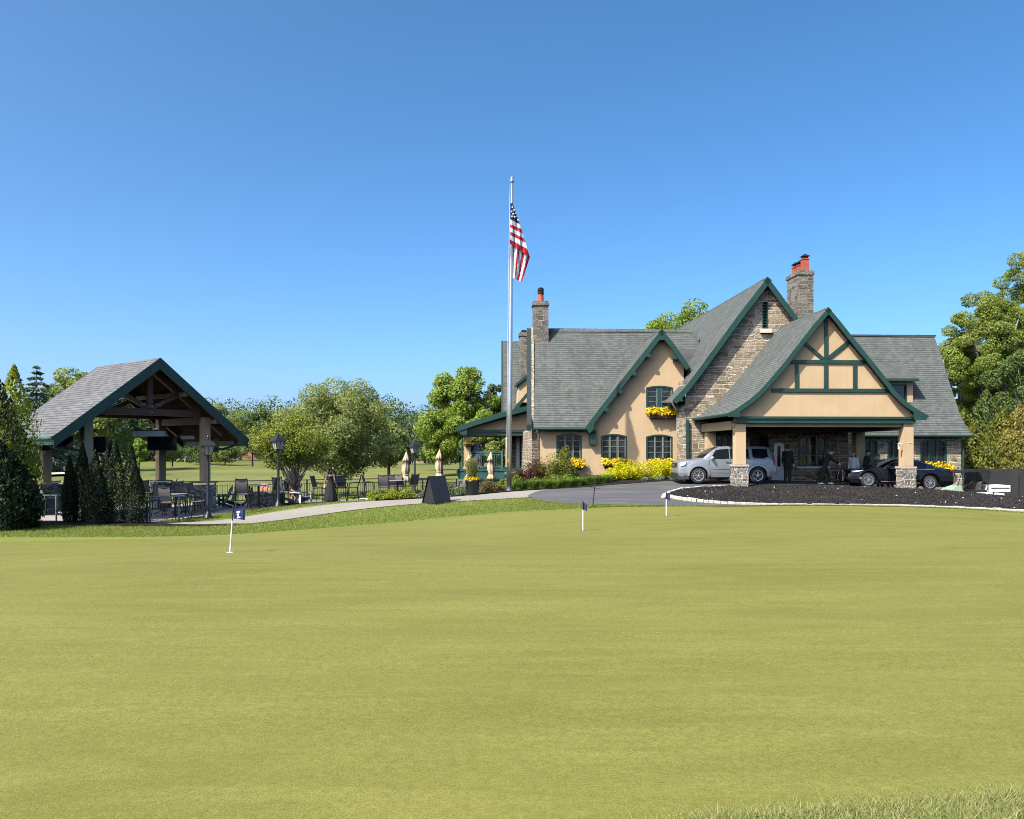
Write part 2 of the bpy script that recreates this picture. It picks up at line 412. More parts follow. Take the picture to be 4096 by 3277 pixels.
M['carglass'] = paint('tinted_car_glass', (.008, .011, .014), .05, .1, spec=.6)
M['silver'] = paint('silver_blue_car_paint', (.26, .28, .30), .32, .02, 1, metal=.45, coat=.4)
M['blackcar'] = paint('black_car_paint', (.003, .0035, .006), .22, .05, 1, coat=.25, spec=.35)
M['plastic'] = paint('black_plastic', (.02, .021, .023), .5, .2)
M['chrome'] = paint('chrome', (.7, .7, .72), .15, .02, metal=.9)
M['headlamp'] = paint('headlamp_lens', (.42, .45, .48), .1, .05, coat=.5)
M['redlens'] = paint('red_lens', (.42, .012, .02), .15, .1, coat=.5)
M['navy'] = paint('navy_cloth', (.012, .022, .10), .8, .1)
M['bark'] = paint('bark', (.24, .20, .155), .9, .3, 7, bmp=.6, fine=14)
M['bark_dark'] = paint('dark_bark', (.055, .045, .036), .9, .3, 7, bmp=.6, fine=14)
M['deckgreen'] = paint('deck_paint', (.018, .075, .06), .5, .15, 2.5)
# ------------------------------------------------------------------ ground height: multiquadric through measured points
def gp(px, py, Y): p = W(px, py, Y); return (p.x, p.y, p.z)
CP = [(0, 0, 0), (-6, 2, 0), (6, 2, 0), (0, 4, 0), (5, 7, -.02), (-6, 8, -.05), (0, 9, -.06), (12, 12, -.1), (14, 22, -.42), (-20, 2, -.2), (22, 4, -.05), (-14, 14, -.5),
      (0, -30, .1), (60, -20, .1), (-60, -20, -.3)]
CP += [gp(*a) for a in (
    (920, 2217, 13.6), (2332, 2130, 19.8), (2665, 2071, 23.6),
    (0, 2174, 23.3), (560, 2161, 24), (862, 2151, 24.5), (1100, 2134, 25), (1400, 2112, 25.5), (1700, 2087, 26), (2000, 2055, 27), (2250, 2044, 27.3), (2650, 2031, 28),
    (3150, 2027, 29), (3500, 2030, 29.7), (3800, 2040, 29.3), (4096, 2062, 28.2),
    (0, 2098, 29), (560, 2108, 29), (862, 2106, 29.5), (1100, 2088, 30.5), (1400, 2045, 32), (1700, 2016, 33), (2000, 2000, 33.5), (2250, 2017, 30),
    (862, 2090, 31.5), (1100, 2048, 33), (1400, 2011, 34.3), (1700, 1995, 35), (2000, 1973, 35.8), (2036, 1965, 36.5), (2311, 1957, 36.6), (2562, 1936, 39),
    (2729, 1925, 40.2), (2360, 1908, 42), (2671, 1990, 32), (2975, 2025, 29.5), (3500, 2026, 30.3), (4096, 2047, 29.2))]
CP += [(8.74, 37.8, .0), (11.6, 37.8, .02), (10, 40, .06), (15, 41, .0), (16.57, 37.5, -.10), (19.4, 37.4, -.24), (23.2, 38.6, -.8), (23.2, 40.4, -1.1), (26, 44, -1.15), (30, 40, -1.15), (30, 47, -1.15), (3, 44, .3), (14, 46, .2), (14, 60, 0), (40, 60, -1.0),
       (-18, 32, -1.1), (-13.3, 35.5, -1.1), (-16, 38, -1.1), (-20, 36, -1.1), (-9, 41, -1.0), (-8.7, 38.6, -.94), (-5, 46, -1.1), (-12, 44, -1.1), (-1, 47, -1.05), (0.5, 50, -1.0), (-3.4, 38.5, -.75), (-30, 40, -1.2), (-30, 30, -1.2),
       (-10, 60, -1.25), (-40, 60, -1.3), (10, 70, -1.1), (-60, 100, -.9), (0, 100, -.9), (-100, 160, -.3), (0, 160, -.3), (60, 140, -.4), (-160, 230, .2), (0, 230, .2), (120, 230, 0), (0, 400, 1), (-300, 400, 1), (300, 400, 1), (0, 700, 1.5), (-500, 600, 1.5), (500, 600, 1.5)]
_P = np.array(CP); _C = 2.5
def _phi(a, b): return np.sqrt((a[:, None, 0] - b[None, :, 0]) ** 2 + (a[:, None, 1] - b[None, :, 1]) ** 2 + _C * _C)
_n = len(_P); _A = np.zeros((_n + 1, _n + 1)); _A[:_n, :_n] = _phi(_P, _P) - 0.15 * np.eye(_n); _A[:_n, _n] = 1; _A[_n, :_n] = 1
_S = np.linalg.solve(_A, np.append(_P[:, 2], 0))
def zga(xy):
    xy = np.asarray(xy, float); out = np.empty(len(xy))
    for k in range(0, len(xy), 20000):
        q = xy[k:k + 20000]; out[k:k + 20000] = _phi(q, _P) @ _S[:_n] + _S[_n]
    return out
def zg(x, y): return float(zga([(x, y)])[0])
def gpt(px, Y, dz=0.0):
    x = (px - CX) / F * Y; return Vector((x, Y, zg(x, Y) + dz))

def np_mesh(name, V, Fq, mats, parent=None, off=(0, 0, 0), smooth=False):
    V = np.asarray(V, np.float32) - np.asarray(off, np.float32); Fq = np.asarray(Fq, np.int32)
    me = bpy.data.meshes.new(name); me.vertices.add(len(V)); me.vertices.foreach_set('co', V.ravel())
    k = Fq.shape[1]; me.loops.add(Fq.size); me.loops.foreach_set('vertex_index', Fq.ravel()); me.polygons.add(len(Fq))
    me.polygons.foreach_set('loop_start', np.arange(0, Fq.size, k, dtype=np.int32)); me.polygons.foreach_set('loop_total', np.full(len(Fq), k, np.int32))
    if smooth: me.polygons.foreach_set('use_smooth', np.ones(len(Fq), bool))
    me.update(); me.validate()
    return link_mesh(name, me, mats, parent, Vector(off))
def resample(pts, n):
    p = np.array(pts, float); d = np.append(0, np.cumsum(np.hypot(*np.diff(p[:, :2], axis=0).T)))
    t = np.linspace(0, d[-1], n); return np.stack([np.interp(t, d, p[:, k]) for k in range(p.shape[1])], 1)
def smooth_line(pts, n, it=3):
    p = np.array(pts, float)
    for _ in range(it):
        q = [p[0]]
        for a, b in zip(p[:-1], p[1:]): q += [a * .75 + b * .25, a * .25 + b * .75]
        q.append(p[-1]); p = np.array(q)
    return resample(p, n)
def ribbon(name, A, B, mat, dz, na=120, nb=10, smooth=True, bulge=0, zfun=None, sm=True):
    f = smooth_line if sm else resample
    a, b = f(A, na), f(B, na); V = []
    t = np.linspace(0, 1, nb)[None, :, None]
    G = a[:, None, :2] * (1 - t) + b[:, None, :2] * t; G = G.reshape(-1, 2)
    z = zga(G) + dz
    if zfun is not None:
        z = zfun(a, b, np.linspace(0, 1, nb)).ravel()
    V = np.column_stack([G, z])
    i = np.arange(na - 1)[:, None] * nb + np.arange(nb - 1)[None, :]; i = i.ravel()
    o = np_mesh(name, V, np.stack([i, i + 1, i + nb + 1, i + nb], 1), mat, smooth=smooth)
    me = o.data
    if me.polygons[0].normal.z < 0: me.flip_normals()
    return o
PX = lambda px, Y: ((px - CX) / F * Y, Y)

# base sheets: lawn near, fairway far (one grid, split by row)
xs = np.unique(np.concatenate([np.linspace(-900, -60, 22), np.linspace(-60, -34, 20), np.linspace(-34, 34, 110), np.linspace(34, 60, 20), np.linspace(60, 900, 22)]))
ys = np.unique(np.concatenate([np.linspace(-60, 0, 12), np.linspace(0, 50, 90), np.linspace(50, 120, 40), np.linspace(120, 320, 40), np.linspace(320, 1500, 20)]))
gx, gy = np.meshgrid(xs, ys); XY = np.column_stack([gx.ravel(), gy.ravel()]); GZ = zga(XY)
fy = XY[:, 1] > 58
GZ = GZ + np.where(XY[:, 1] > 62, np.sin(XY[:, 0] * .11 + 1.3) * np.sin(XY[:, 1] * .09) * .28 + np.sin(XY[:, 0] * .05 - XY[:, 1] * .043) * .3, 0) * np.clip((XY[:, 1] - 62) / 30, 0, 1)
far = XY[:, 1] > 330; GZ[far] = np.minimum(GZ[far], 1.2)
nx = len(xs); base = (np.arange(len(ys) - 1)[:, None] * nx + np.arange(nx - 1)[None, :]).ravel()
Q = np.stack([base, base + 1, base + nx + 1, base + nx], 1); rowy = XY[base, 1]
V3 = np.column_stack([XY, GZ])
tag(np_mesh('lawn', V3, Q[rowy < 50], M['lawn'], smooth=True), 'mown lawn around the putting green and the clubhouse', kind='structure')
tag(np_mesh('fairway', V3, Q[rowy >= 50], M['fairway'], smooth=True), 'rolling golf fairway beyond the patio railing', kind='structure')

GE = [(-700, 22.6), (0, 23.3), (300, 23.7), (560, 24), (862, 24.5), (1100, 25), (1400, 25.5), (1700, 26), (2000, 27), (2250, 27.3), (2400, 27.7), (2650, 28), (3150, 29), (3500, 29.7), (3800, 29.3), (4096, 28.2), (4700, 26.5)]
gback = [PX(*a) for a in GE]
gfront = [(-14, .4), (-6, .4), (-1, .5), (0, 1.6), (.35, 3.0), (.77, 3.42), (1.5, 3.54), (2.39, 3.68), (4, 4.2), (8, 5.4), (16, 8)]
o = ribbon('putting_green', gfront, gback, M['putting'], .035, 200, 120, sm=True); tag(o, 'closely mown putting green', kind='structure')
colw = [2.4, 2.1, 1.6, 1.0, .8, .6, .5, .4, .3, .28, .22, .18, .18, .2, .25, .3, .3]
cback = [PX(a[0], a[1] + d) for a, d in zip(GE, colw)]
tag(ribbon('green_collar', gback, cback, M['collar'], .025, 160, 5), 'collar of slightly longer grass round the putting green', kind='structure')

LT = [(560, 29.2), (700, 29.2), (862, 29.5), (1100, 30.5), (1400, 32), (1700, 33), (2000, 33.5), (2123, 33.5), (2200, 33.2)]
PT = [(560, 30.9), (700, 31.1), (862, 31.6), (1100, 33), (1400, 34.3), (1700, 35), (2000, 35.8), (2200, 36.3), (2262, 36.6)]
tag(ribbon('path', [PX(*a) for a in LT], [PX(*a) for a in PT], M['path'], .03, 140, 8), 'pale gravelly footpath curving past the patio', kind='structure')
DN = [(2110, 33.9), (2140, 32.4), (2200, 31), (2250, 30.1), (2400, 29), (2650, 28.5), (2900, 28.6), (3150, 29.3), (3500, 29.95), (3800, 29.8), (4096, 28.9), (5200, 27)]
DF = [(2112, 34.1), (2150, 35.6), (2220, 36.4), (2311, 36.7), (2436, 37.9), (2562, 39), (2729, 40.2), (3000, 41.2), (3300, 41.4), (3500, 41.6), (3900, 43), (4700, 44)]
tag(ribbon('driveway', [PX(*a) for a in DN], [PX(*a) for a in DF], M['asphalt'], .045, 220, 50), 'dark asphalt driveway sweeping under the porte-cochere', kind='structure')
PN = [(-200, 30.1), (100, 30.3), (560, 31), (650, 31.6), (760, 32.6), (850, 34), (1100, 37), (1300, 38.0), (1500, 39.6), (1700, 42.2), (1850, 44.6), (1990, 46)]
PF = [(-200, 40), (60, 40.2), (620, 42), (1100, 42.4), (1300, 43), (1457, 44.4), (1690, 47), (1840, 51), (1900, 51), (1990, 51.5)]
tag(ribbon('patio', [PX(*a) for a in PN], [PX(*a) for a in PF], M['paver'], .03, 140, 30), 'paved patio under the pavilion and along the railing', kind='structure')
tag(ribbon('hedge_bed_shade', [PX(a, b) for a, b in ((120, 28.9), (300, 28.9), (500, 28.95), (640, 29.1), (800, 29.35), (1000, 29.95))], [PX(a, b) for a, b in ((120, 30.2), (300, 30.5), (500, 30.7), (640, 30.5), (720, 29.9), (1000, 30.0))], M['bed'], .06, 60, 6), 'dark mulch bed under the row of arborvitae, its right tip a painted shadow along the path', kind='structure')  # mulch under the hedge; the right-hand wedge is shadow painted along the path
BN = [(1420, 37.4), (1500, 36.6), (1700, 35.1), (1850, 35.5), (2000, 35.9), (2200, 36.4), (2311, 36.8), (2436, 38), (2562, 39.1), (2735, 40.3)]
BF = [(1430, 38.6), (1500, 38.8), (1700, 39.5), (1850, 41), (2000, 42.5), (2150, 42.5), (2311, 42.4), (2436, 42.4), (2562, 42.4), (2735, 42)]
tag(ribbon('planting_bed', [PX(*a) for a in BN], [PX(*a) for a in BF], M['bed'], .055, 100, 14), 'dark mulch bed along the path and the clubhouse wall', kind='structure')
# sand bunker on the fairway
c = gpt(232, 84, 0)
ang = np.linspace(0, 2 * math.pi, 25)[:-1]
ring = [(c.x + 2.2 * math.cos(t) * (1 + .2 * math.sin(3 * t)), c.y + 5 * math.sin(t), 0) for t in ang]
mb = MB(); zc = float(np.max(zga([r[:2] for r in ring]))) + .35
mb.face([Vector((x, y, zc)) for x, y, _ in ring]); o = mb.build('sand_bunker', paint('bunker_sand', (.62, .55, .42), .9, .06)); tag(o, 'pale sand bunker on the fairway', kind='structure')

# mulch island with granite kerb
IF = [(2665, 32.2, 1978), (2671, 31.9, 1979), (2743, 30.6, 1990), (2835, 29.95, 2002), (2975, 29.5, 2012.5), (3150, 29.5, 2016), (3500, 30.3, 2018), (3749, 30.1, 2023), (4096, 29.1, 2038), (4500, 27.8, 2062)]
IB = [(2665, 32.2, 1978), (2690, 33.0, 1965), (2720, 33.8, 1955), (2801, 35.5, 1946), (2928, 36.9, 1942), (3021, 37.1, 1943), (3262, 37.2, 1949), (3425, 37, 1953), (3587, 37, 1958), (3666, 37, 1963), (3776, 37, 1971), (3942, 37.3, 1984), (4096, 37.5, 1998), (4500, 38, 2030)]
fa = smooth_line([tuple(W(a, c_, b)) for a, b, c_ in IF], 90, 2); fb = smooth_line([tuple(W(a, c_, b)) for a, b, c_ in IB], 90, 2)
NB = 16; V = []
for k in range(90):
    for j in range(NB):
        t = j / (NB - 1); p = fa[k] * (1 - t) + fb[k] * t
        p[2] += .10 * math.sin(math.pi * t) * min(1, k / 20) + .012 * math.sin(k * 1.7 + j * 2.3) - .03
        p[2] = max(p[2], zg(p[0], p[1]) + .085)
        V.append(p)
i = (np.arange(89)[:, None] * NB + np.arange(NB - 1)[None, :]).ravel()
o = np_mesh('mulch_bed', V, np.stack([i, i + NB, i + NB + 1, i + 1], 1), M['mulch'], smooth=True)
tag(o, 'mounded black mulch island between the green and the porte-cochere', kind='structure')
rg_ = np.random.default_rng(8); VV = np.array(V).reshape(90, NB, 3); n_ = 45000
ki, kj = rg_.uniform(0, 88.9, n_), rg_.uniform(.3, NB - 1.4, n_); a_, b_ = ki.astype(int), kj.astype(int); fa_, fb_ = (ki - a_)[:, None], (kj - b_)[:, None]
C = VV[a_, b_] * (1 - fa_) * (1 - fb_) + VV[a_ + 1, b_] * fa_ * (1 - fb_) + VV[a_, b_ + 1] * (1 - fa_) * fb_ + VV[a_ + 1, b_ + 1] * fa_ * fb_
C[:, 2] += rg_.uniform(.0, .018, n_)
CHIPS = C
mb = MB(); rnd = random.Random(5)
def kerb_run(line, out):
    L = np.append(0, np.cumsum(np.linalg.norm(np.diff(line, axis=0), axis=1))); s = 0.0
    at = lambda t: Vector([np.interp(t, L, line[:, k]) for k in range(3)])
    while s < L[-1] - .05:
        ln = rnd.uniform(.17, .27); p, q = at(s), at(min(L[-1], s + ln - .005)); d = (q - p); 
        if d.length < .02: break
        sd = Vector((-d.y, d.x, 0)).normalized() * out
        h = rnd.uniform(-.012, .014); wd = rnd.uniform(.14, .165); g0 = zg((p.x + q.x) / 2, (p.y + q.y) / 2) - .05
        j = rnd.uniform(-.008, .012)
        a = [p + sd * j, q + sd * j, q + sd * (wd + j), p + sd * (wd + j)]
        lo = [Vector((v.x, v.y, min(g0, v.z - .1))) for v in a]; hi = [v + Vector((0, 0, h)) for v in a]
        ch = [(v * .86 + (sum(hi, Vector()) / 4) * .14) + Vector((0, 0, .012)) for v in hi]
        mb.hexa(lo, hi) if False else mb.loft([lo, hi, ch])
        s += ln
kerb_run(fa, -1); kerb_run(fb, 1)
o = mb.build('kerb', M['kerb']); tag(o, 'pale granite block kerb edging the mulch island', kind='structure')

# ------------------------------------------------------------------ foliage
def leaves(C, size, rng, aspect=.55, up=0.0, outward=None, dirv=None):
    n = len(C); C = np.asarray(C)
    nrm = rng.normal(size=(n, 3)); nrm[:, 2] += up * 1.2
    if outward is not None: nrm += outward * 1.1
    nrm /= np.linalg.norm(nrm, axis=1, keepdims=True) + 1e-9
    t = rng.normal(size=(n, 3)) if dirv is None else np.asarray(dirv) + rng.normal(size=(n, 3)) * .35
    t -= nrm * np.sum(t * nrm, 1, keepdims=True); t /= np.linalg.norm(t, axis=1, keepdims=True) + 1e-9
    b = np.cross(nrm, t); s = (size * rng.uniform(.6, 1.3, n))[:, None]
    V = np.stack([C - t * s * .5, C + b * s * aspect * .5 + nrm * s * .07, C + t * s * .5, C - b * s * aspect * .5 + nrm * s * .07], 1).reshape(-1, 3)
    return V, np.arange(4 * n).reshape(n, 4)
def ballpts(n, rng, lo=.3):
    d = rng.normal(size=(n, 3)); d /= np.linalg.norm(d, axis=1, keepdims=True)
    return d * (rng.uniform(lo ** 3, 1, n) ** (1 / 3))[:, None], d
V, Fq = leaves(CHIPS, .055, np.random.default_rng(9), .4, 1.0); o = np_mesh('mulch_chips', V, Fq, leafmat('bark_chips', (.008, .007, .007), (.05, .044, .042), (.035, .03, .028), 0.0, .95)); tag(o, 'loose dark bark chips on the mulch island', 'bark chips', kind='stuff')
V, Fq = leaves(CHIPS[::360] + np.array([0, 0, .02]), .075, np.random.default_rng(19), .7, 1.0); o = np_mesh('fallen_petals', V, Fq, leafmat('pale_bits', (.3, .26, .22), (.5, .45, .4), None, 0.0, .9)); tag(o, 'pale bits of litter scattered on the mulch island', 'litter', kind='stuff')
LM = {
    'oak': leafmat('oak_leaves', (0.124, 0.176, 0.039), (0.260, 0.325, 0.085), (0.312, 0.345, 0.098), .5),
    'maple': leafmat('bright_leaves', (0.143, 0.221, 0.026), (0.299, 0.403, 0.058), (0.364, 0.442, 0.078), .5),
    'sage': leafmat('sage_leaves', (0.156, 0.195, 0.058), (0.312, 0.364, 0.130), (0.364, 0.403, 0.143), .5),
    'pine': leafmat('dark_needles', (0.044, 0.072, 0.036), (0.104, 0.143, 0.065), (0.111, 0.156, 0.058), .2),
    'spruce': leafmat('blue_needles', (0.058, 0.098, 0.072), (0.143, 0.195, 0.130), (0.156, 0.208, 0.104), .25),
    'arbor': leafmat('arborvitae_sprays', (.006, .014, .006), (.017, .034, .010), (.021, .038, .009), .2),
    'gold': leafmat('golden_sprays_bright', (0.130, 0.182, 0.016), (0.351, 0.403, 0.026), (0.390, 0.416, 0.039), .45),
    'leafy': leafmat('privet_leaves', (0.042, 0.081, 0.017), (0.111, 0.176, 0.026), (0.156, 0.221, 0.033), .4),
    'dark': leafmat('dark_leaves', (0.046, 0.081, 0.023), (0.117, 0.182, 0.042), (0.130, 0.182, 0.039), .35),
    'ochre': leafmat('ochre_sprays', (0.135, 0.139, 0.025), (0.27, 0.252, 0.05), (0.33, 0.262, 0.055), .4),
    'yewgold': leafmat('gold_cypress_sprays', (0.105, 0.132, 0.019), (0.255, 0.272, 0.04), (0.15, 0.16, 0.025), .4),
    'red': leafmat('red_maple_leaves', (.05, .018, .014), (.14, .05, .03), (.10, .06, .02), .4),
    'brown': leafmat('bronze_leaves', (.12, .085, .03), (.24, .17, .06), (.16, .17, .04), .4),
    'yellow': leafmat('yellow_leaves', (.60, .56, .008), (.80, .74, .012), (.66, .64, .012), .45),
    'grassy': leafmat('strap_leaves', (0.091, 0.169, 0.023), (0.208, 0.325, 0.052), (0.260, 0.364, 0.065), .4),
    'silver': leafmat('silver_leaves', (.14, .18, .10), (.26, .30, .19), (.2, .25, .13), .35),
    'flower': leafmat('yellow_petals', (.84, .58, .004), (.90, .70, .01), (.86, .50, .002), .4),
    'reed': leafmat('planter_grass', (.13, .17, .04), (.26, .30, .08), (.30, .26, .09), .4),
}
def limb(mb, a, b, r0, r1, rng, n=4, sag=.1):
    a, b = Vector(a), Vector(b); L = (b - a).length; pts = []; rad = []
    for k in range(n + 1):
        t = k / n; p = a.lerp(b, t); w = math.sin(math.pi * t) * L * sag
        p += Vector(rng.uniform(-1, 1, 3)) * w * .6; pts.append(p); rad.append(r0 + (r1 - r0) * t)
    mb.tube(pts, rad, 6)
def broadleaf(name, label, cat, base, H, cb, rx, mat, N=9000, ls=.2, ncl=40, cr=.3, seed=1, group=None, bark='bark', ry=None, egg=.0, trunk=True, tr=None, shift=(0, 0), lo=.5, flat=.8, stems=1, limbs=14):
    """base: world point; H: tree height; cb: height of crown bottom; rx: crown radius"""
    rng = np.random.default_rng(seed); base = Vector(base); ry = ry or rx
    root = empty(name, base, 0, label, cat, group)
    hz = (H - cb) / 2; cz = cb + hz
    P, d = ballpts(ncl, rng, lo)
    # keep a leafy shell, with a few inside
    scale = 1 - cr * .55
    cc = P * np.array([rx, ry, hz]) * scale
    if egg: cc[:, :2] *= (1 - egg * (cc[:, 2:3] / hz))
    cc += np.array([shift[0], shift[1], cz])
    crad = cr * rx * rng.uniform(.38, 1.4, ncl)
    wts = crad ** 2; cnt = np.maximum(20, (1.8 * N * wts / wts.sum()).astype(int))
    C = []; O = []
    for c, r, k in zip(cc, crad, cnt):
        q, dd = ballpts(k, rng, .55); C.append(c + q * r * np.array([1, 1, flat])); O.append(dd)
    C = np.concatenate(C); O = np.concatenate(O)
    Vv, Ff = leaves(C, ls * .72, rng, .6, .35, O)
    np_mesh('crown', Vv + np.array(base), Ff, LM[mat] if isinstance(mat, str) else mat, root, base)
    if trunk:
        mb = MB(); r0 = tr or max(.05, H * .026); top = Vector((shift[0], shift[1], cb + hz * .9))
        if stems == 1:
            sp = base + Vector((shift[0] * .3, shift[1] * .3, max(cb * .85, H * .18)))
            limb(mb, base - Vector((0, 0, .2)), sp, r0 * 1.25, r0 * .9, rng, 4, .02); limb(mb, sp, base + top, r0 * .9, r0 * .2, rng, 5, .05)
            starts = [sp.lerp(base + top, t) for t in rng.uniform(0, .6, limbs)]
        else:
            sp = base + Vector((0, 0, cb * .42)); limb(mb, base - Vector((0, 0, .2)), sp, r0 * 1.2, r0, rng, 4, .02)
            starts = [sp] * limbs
        idx = rng.choice(ncl, min(ncl, limbs), replace=False)
        for sidx, k in zip(starts, idx):
            limb(mb, sidx, base + Vector(cc[k]), r0 * (.45 if stems == 1 else .5), r0 * .08, rng, 4, .07)
        mb.build('trunk', M[bark], root, True)
    return root
def conifer(name, label, cat, base, H, rb, mat, N=5000, ls=.35, seed=1, group=None, levels=16, droop=.25, z0=.08, bark='bark_dark'):
    rng = np.random.default_rng(seed); base = Vector(base); root = empty(name, base, 0, label, cat, group)
    C = []; D = []; mb = MB(); mb.tube([base - Vector((0, 0, .2)), base + Vector((0, 0, H * .5)), base + Vector((0, 0, H * .97))], [H * .018, H * .012, .02], 7)
    per = max(1, N // (levels * 7))
    for l in range(levels):
        t = l / levels; z = H * (z0 + (1 - z0) * t); rr = rb * (1 - t) ** .85 * rng.uniform(.8, 1.1) + .08
        for k in range(7):
            a = rng.uniform(0, 6.283); Lr = rr * rng.uniform(.65, 1.15); n = max(4, int(per * (Lr / rb + .25) * 1.3))
            s = rng.uniform(.12, 1, n) ** .7; w = rng.normal(size=(n, 3)) * np.array([.11, .11, .06]) * Lr
            x = np.cos(a) * s * Lr; y = np.sin(a) * s * Lr; zz = z - droop * Lr * s ** 1.3 + Lr * .06
            C.append(np.stack([x, y, zz], 1) + w); D.append(np.tile([np.cos(a), np.sin(a), -.5], (n, 1)))
            if k < 3: mb.tube([base + Vector((0, 0, z)), base + Vector((np.cos(a) * Lr * .9, np.sin(a) * Lr * .9, z - droop * Lr * .8))], [H * .004 + .01, .008], 4)
    C = np.concatenate(C); D = np.concatenate(D)
    V, Fq = leaves(C, ls, rng, .35, .3, None, D)
    np_mesh('crown', V + np.array(base), Fq, LM[mat], root, base); mb.build('trunk', M[bark], root, True)
    return root
def column_tree(name, label, cat, base, H, r, mat, N=5000, ls=.13, seed=1, group=None, tips=((0, 0, 1),), belly=.32, fat=1.0, skin=.78, lumpy=1.0):
    """upright arborvitae: dense vertical sprays on a lumpy spindle"""
    rng = np.random.default_rng(seed); base = Vector(base); root = empty(name, base, 0, label, cat, group); C = []; O = []
    ntip = len(tips)
    for dx, dy, hh in tips:
        n = N // ntip; t = rng.uniform(0, 1, n) ** .85; a = rng.uniform(0, 6.283, n)
        prof = np.where(t < belly, .72 + .28 * (t / belly), np.maximum(0.0, 1 - ((t - belly) / (1 - belly)) ** 1.45)) * fat
        lump = 1 + lumpy * (.16 * np.sin(a * 5 + t * 21 + seed) + .10 * np.sin(a * 9 - t * 37 + seed * 2) + .08 * rng.normal(size=n))
        rr = r * prof * lump * (skin + (1 - skin) * rng.uniform(0, 1, n) ** .5) + .02
        C.append(np.stack([np.cos(a) * rr + dx, np.sin(a) * rr + dy, t * H * hh + rng.normal(size=n) * .03], 1)); O.append(np.stack([np.cos(a), np.sin(a), 0 * a + .2], 1))
    C = np.concatenate(C); O = np.concatenate(O)
    V, Fq = leaves(C, ls, rng, .5, 0, O, O * .45 + np.array([0, 0, 1.0]))
    np_mesh('crown', V + np.array(base), Fq, LM[mat], root, base)
    mb = MB(); mb.tube([base - Vector((0, 0, .2)), base + Vector((0, 0, H * .8))], [r * .16, .02], 6); mb.build('trunk', M['bark_dark'], root, True)
    return root
def shrub(name, label, base, rx, ry, h, mat, N=1800, ls=.07, seed=1, group=None, ncl=16, cat='shrub', up=.3, cr=.42, stem=True):
    rng = np.random.default_rng(seed); base = Vector(base); root = empty(name, base, 0, label, cat, group)
    d = rng.normal(size=(ncl, 3)); d[:, 2] = np.abs(d[:, 2]); d /= np.linalg.norm(d, axis=1, keepdims=True)
    k = rng.uniform(.25, .72, ncl)[:, None]; cc = d * k * np.array([rx, ry, h]); cc[:, 2] += h * .12
    rad = cr * rng.uniform(.6, 1.2, ncl); C = []; O = []
    for c, r in zip(cc, rad):
        q, dd = ballpts(N // ncl, rng, .5); C.append(c + q * r * np.array([rx, ry, h * .8])); O.append(dd)
    C = np.concatenate(C); O = np.concatenate(O); ok = C[:, 2] > .01; C, O = C[ok], O[ok]
    V, Fq = leaves(C, ls, rng, .6, up, O)
    np_mesh('foliage', V + np.array(base), Fq, LM[mat], root, base)
    if stem:
        mb = MB()
        for j in range(5):
            limb(mb, base - Vector((0, 0, .05)), base + Vector(cc[j]), .012, .005, rng, 3, .05)
        mb.build('stem', M['bark_dark'], root)
    return root
def tuft(name, label, base, r, h, mat, n=260, seed=1, group=None, cat='plant', wd=.012, spread=1.0, mesh_only=False):
    rng = np.random.default_rng(seed); base = Vector(base); V = []; Fq = []
    a = rng.uniform(0, 6.283, n); rr = r * np.sqrt(rng.uniform(0, 1, n)) * .45; L = h * rng.uniform(.6, 1.15, n)
    for k in range(n):
        dx, dy = math.cos(a[k]), math.sin(a[k]); p0 = np.array([dx * rr[k], dy * rr[k], 0]); out = spread * rng.uniform(.2, 1) * L[k] * .9
        p1 = p0 + np.array([dx * out * .35, dy * out * .35, L[k] * .7]); p2 = p0 + np.array([dx * out, dy * out, L[k] * rng.uniform(.55, 1.0)])
        sd = np.array([-dy, dx, 0]) * wd; i = len(V)
        V += [p0 - sd, p0 + sd, p1 + sd * .8, p1 - sd * .8, p2 + sd * .15, p2 - sd * .15]; Fq += [[i, i + 1, i + 2, i + 3], [i + 3, i + 2, i + 4, i + 5]]
    V = np.array(V) + np.array(base)
    o = np_mesh(name, V, Fq, LM[mat], None, base); o.location = base
    return tag(o, label, cat, group)
def blades(name, label, regions, mat, seed=3):
    rng = np.random.default_rng(seed); VV = []; n0 = 0; FF = []
    for P, h, wd in regions:
        n = len(P); z = zga(P) + .02; a = rng.uniform(0, 6.283, n); hh = h * rng.uniform(.5, 1.3, n)
        dx = np.cos(a) * wd; dy = np.sin(a) * wd; lx = rng.normal(size=n) * hh * .8; ly = rng.normal(size=n) * hh * .8
        V = np.stack([np.stack([P[:, 0] - dx, P[:, 1] - dy, z], 1), np.stack([P[:, 0] + dx, P[:, 1] + dy, z], 1), np.stack([P[:, 0] + lx, P[:, 1] + ly, z + hh], 1)], 1).reshape(-1, 3)
        VV.append(V); FF.append(np.arange(3 * n).reshape(n, 3) + n0); n0 += 3 * n
    o = np_mesh(name, np.concatenate(VV), np.concatenate(FF), mat)
    return tag(o, label, 'grass', None, 'stuff')
def band_pts(A, B, n, rng, na=80):
    a, b = smooth_line(A, na), smooth_line(B, na); k = rng.uniform(0, na - 1.001, n); i = k.astype(int); f = (k - i)[:, None]; t = rng.uniform(0, 1, n)[:, None]
    pa = a[i] * (1 - f) + a[i + 1] * f; pb = b[i] * (1 - f) + b[i + 1] * f
    return (pa * (1 - t) + pb * t)[:, :2]
rng = np.random.default_rng(11)
lawn_far = [PX(-300, 29.4), PX(0, 29), PX(300, 28.9), PX(560, 29), PX(862, 29.45), PX(1100, 30.4), PX(1400, 31.9), PX(1700, 32.9), PX(2000, 33.4), PX(2110, 33.4), PX(2150, 32), PX(2250, 29.9), PX(2400, 28.8), PX(2650, 28.4)]
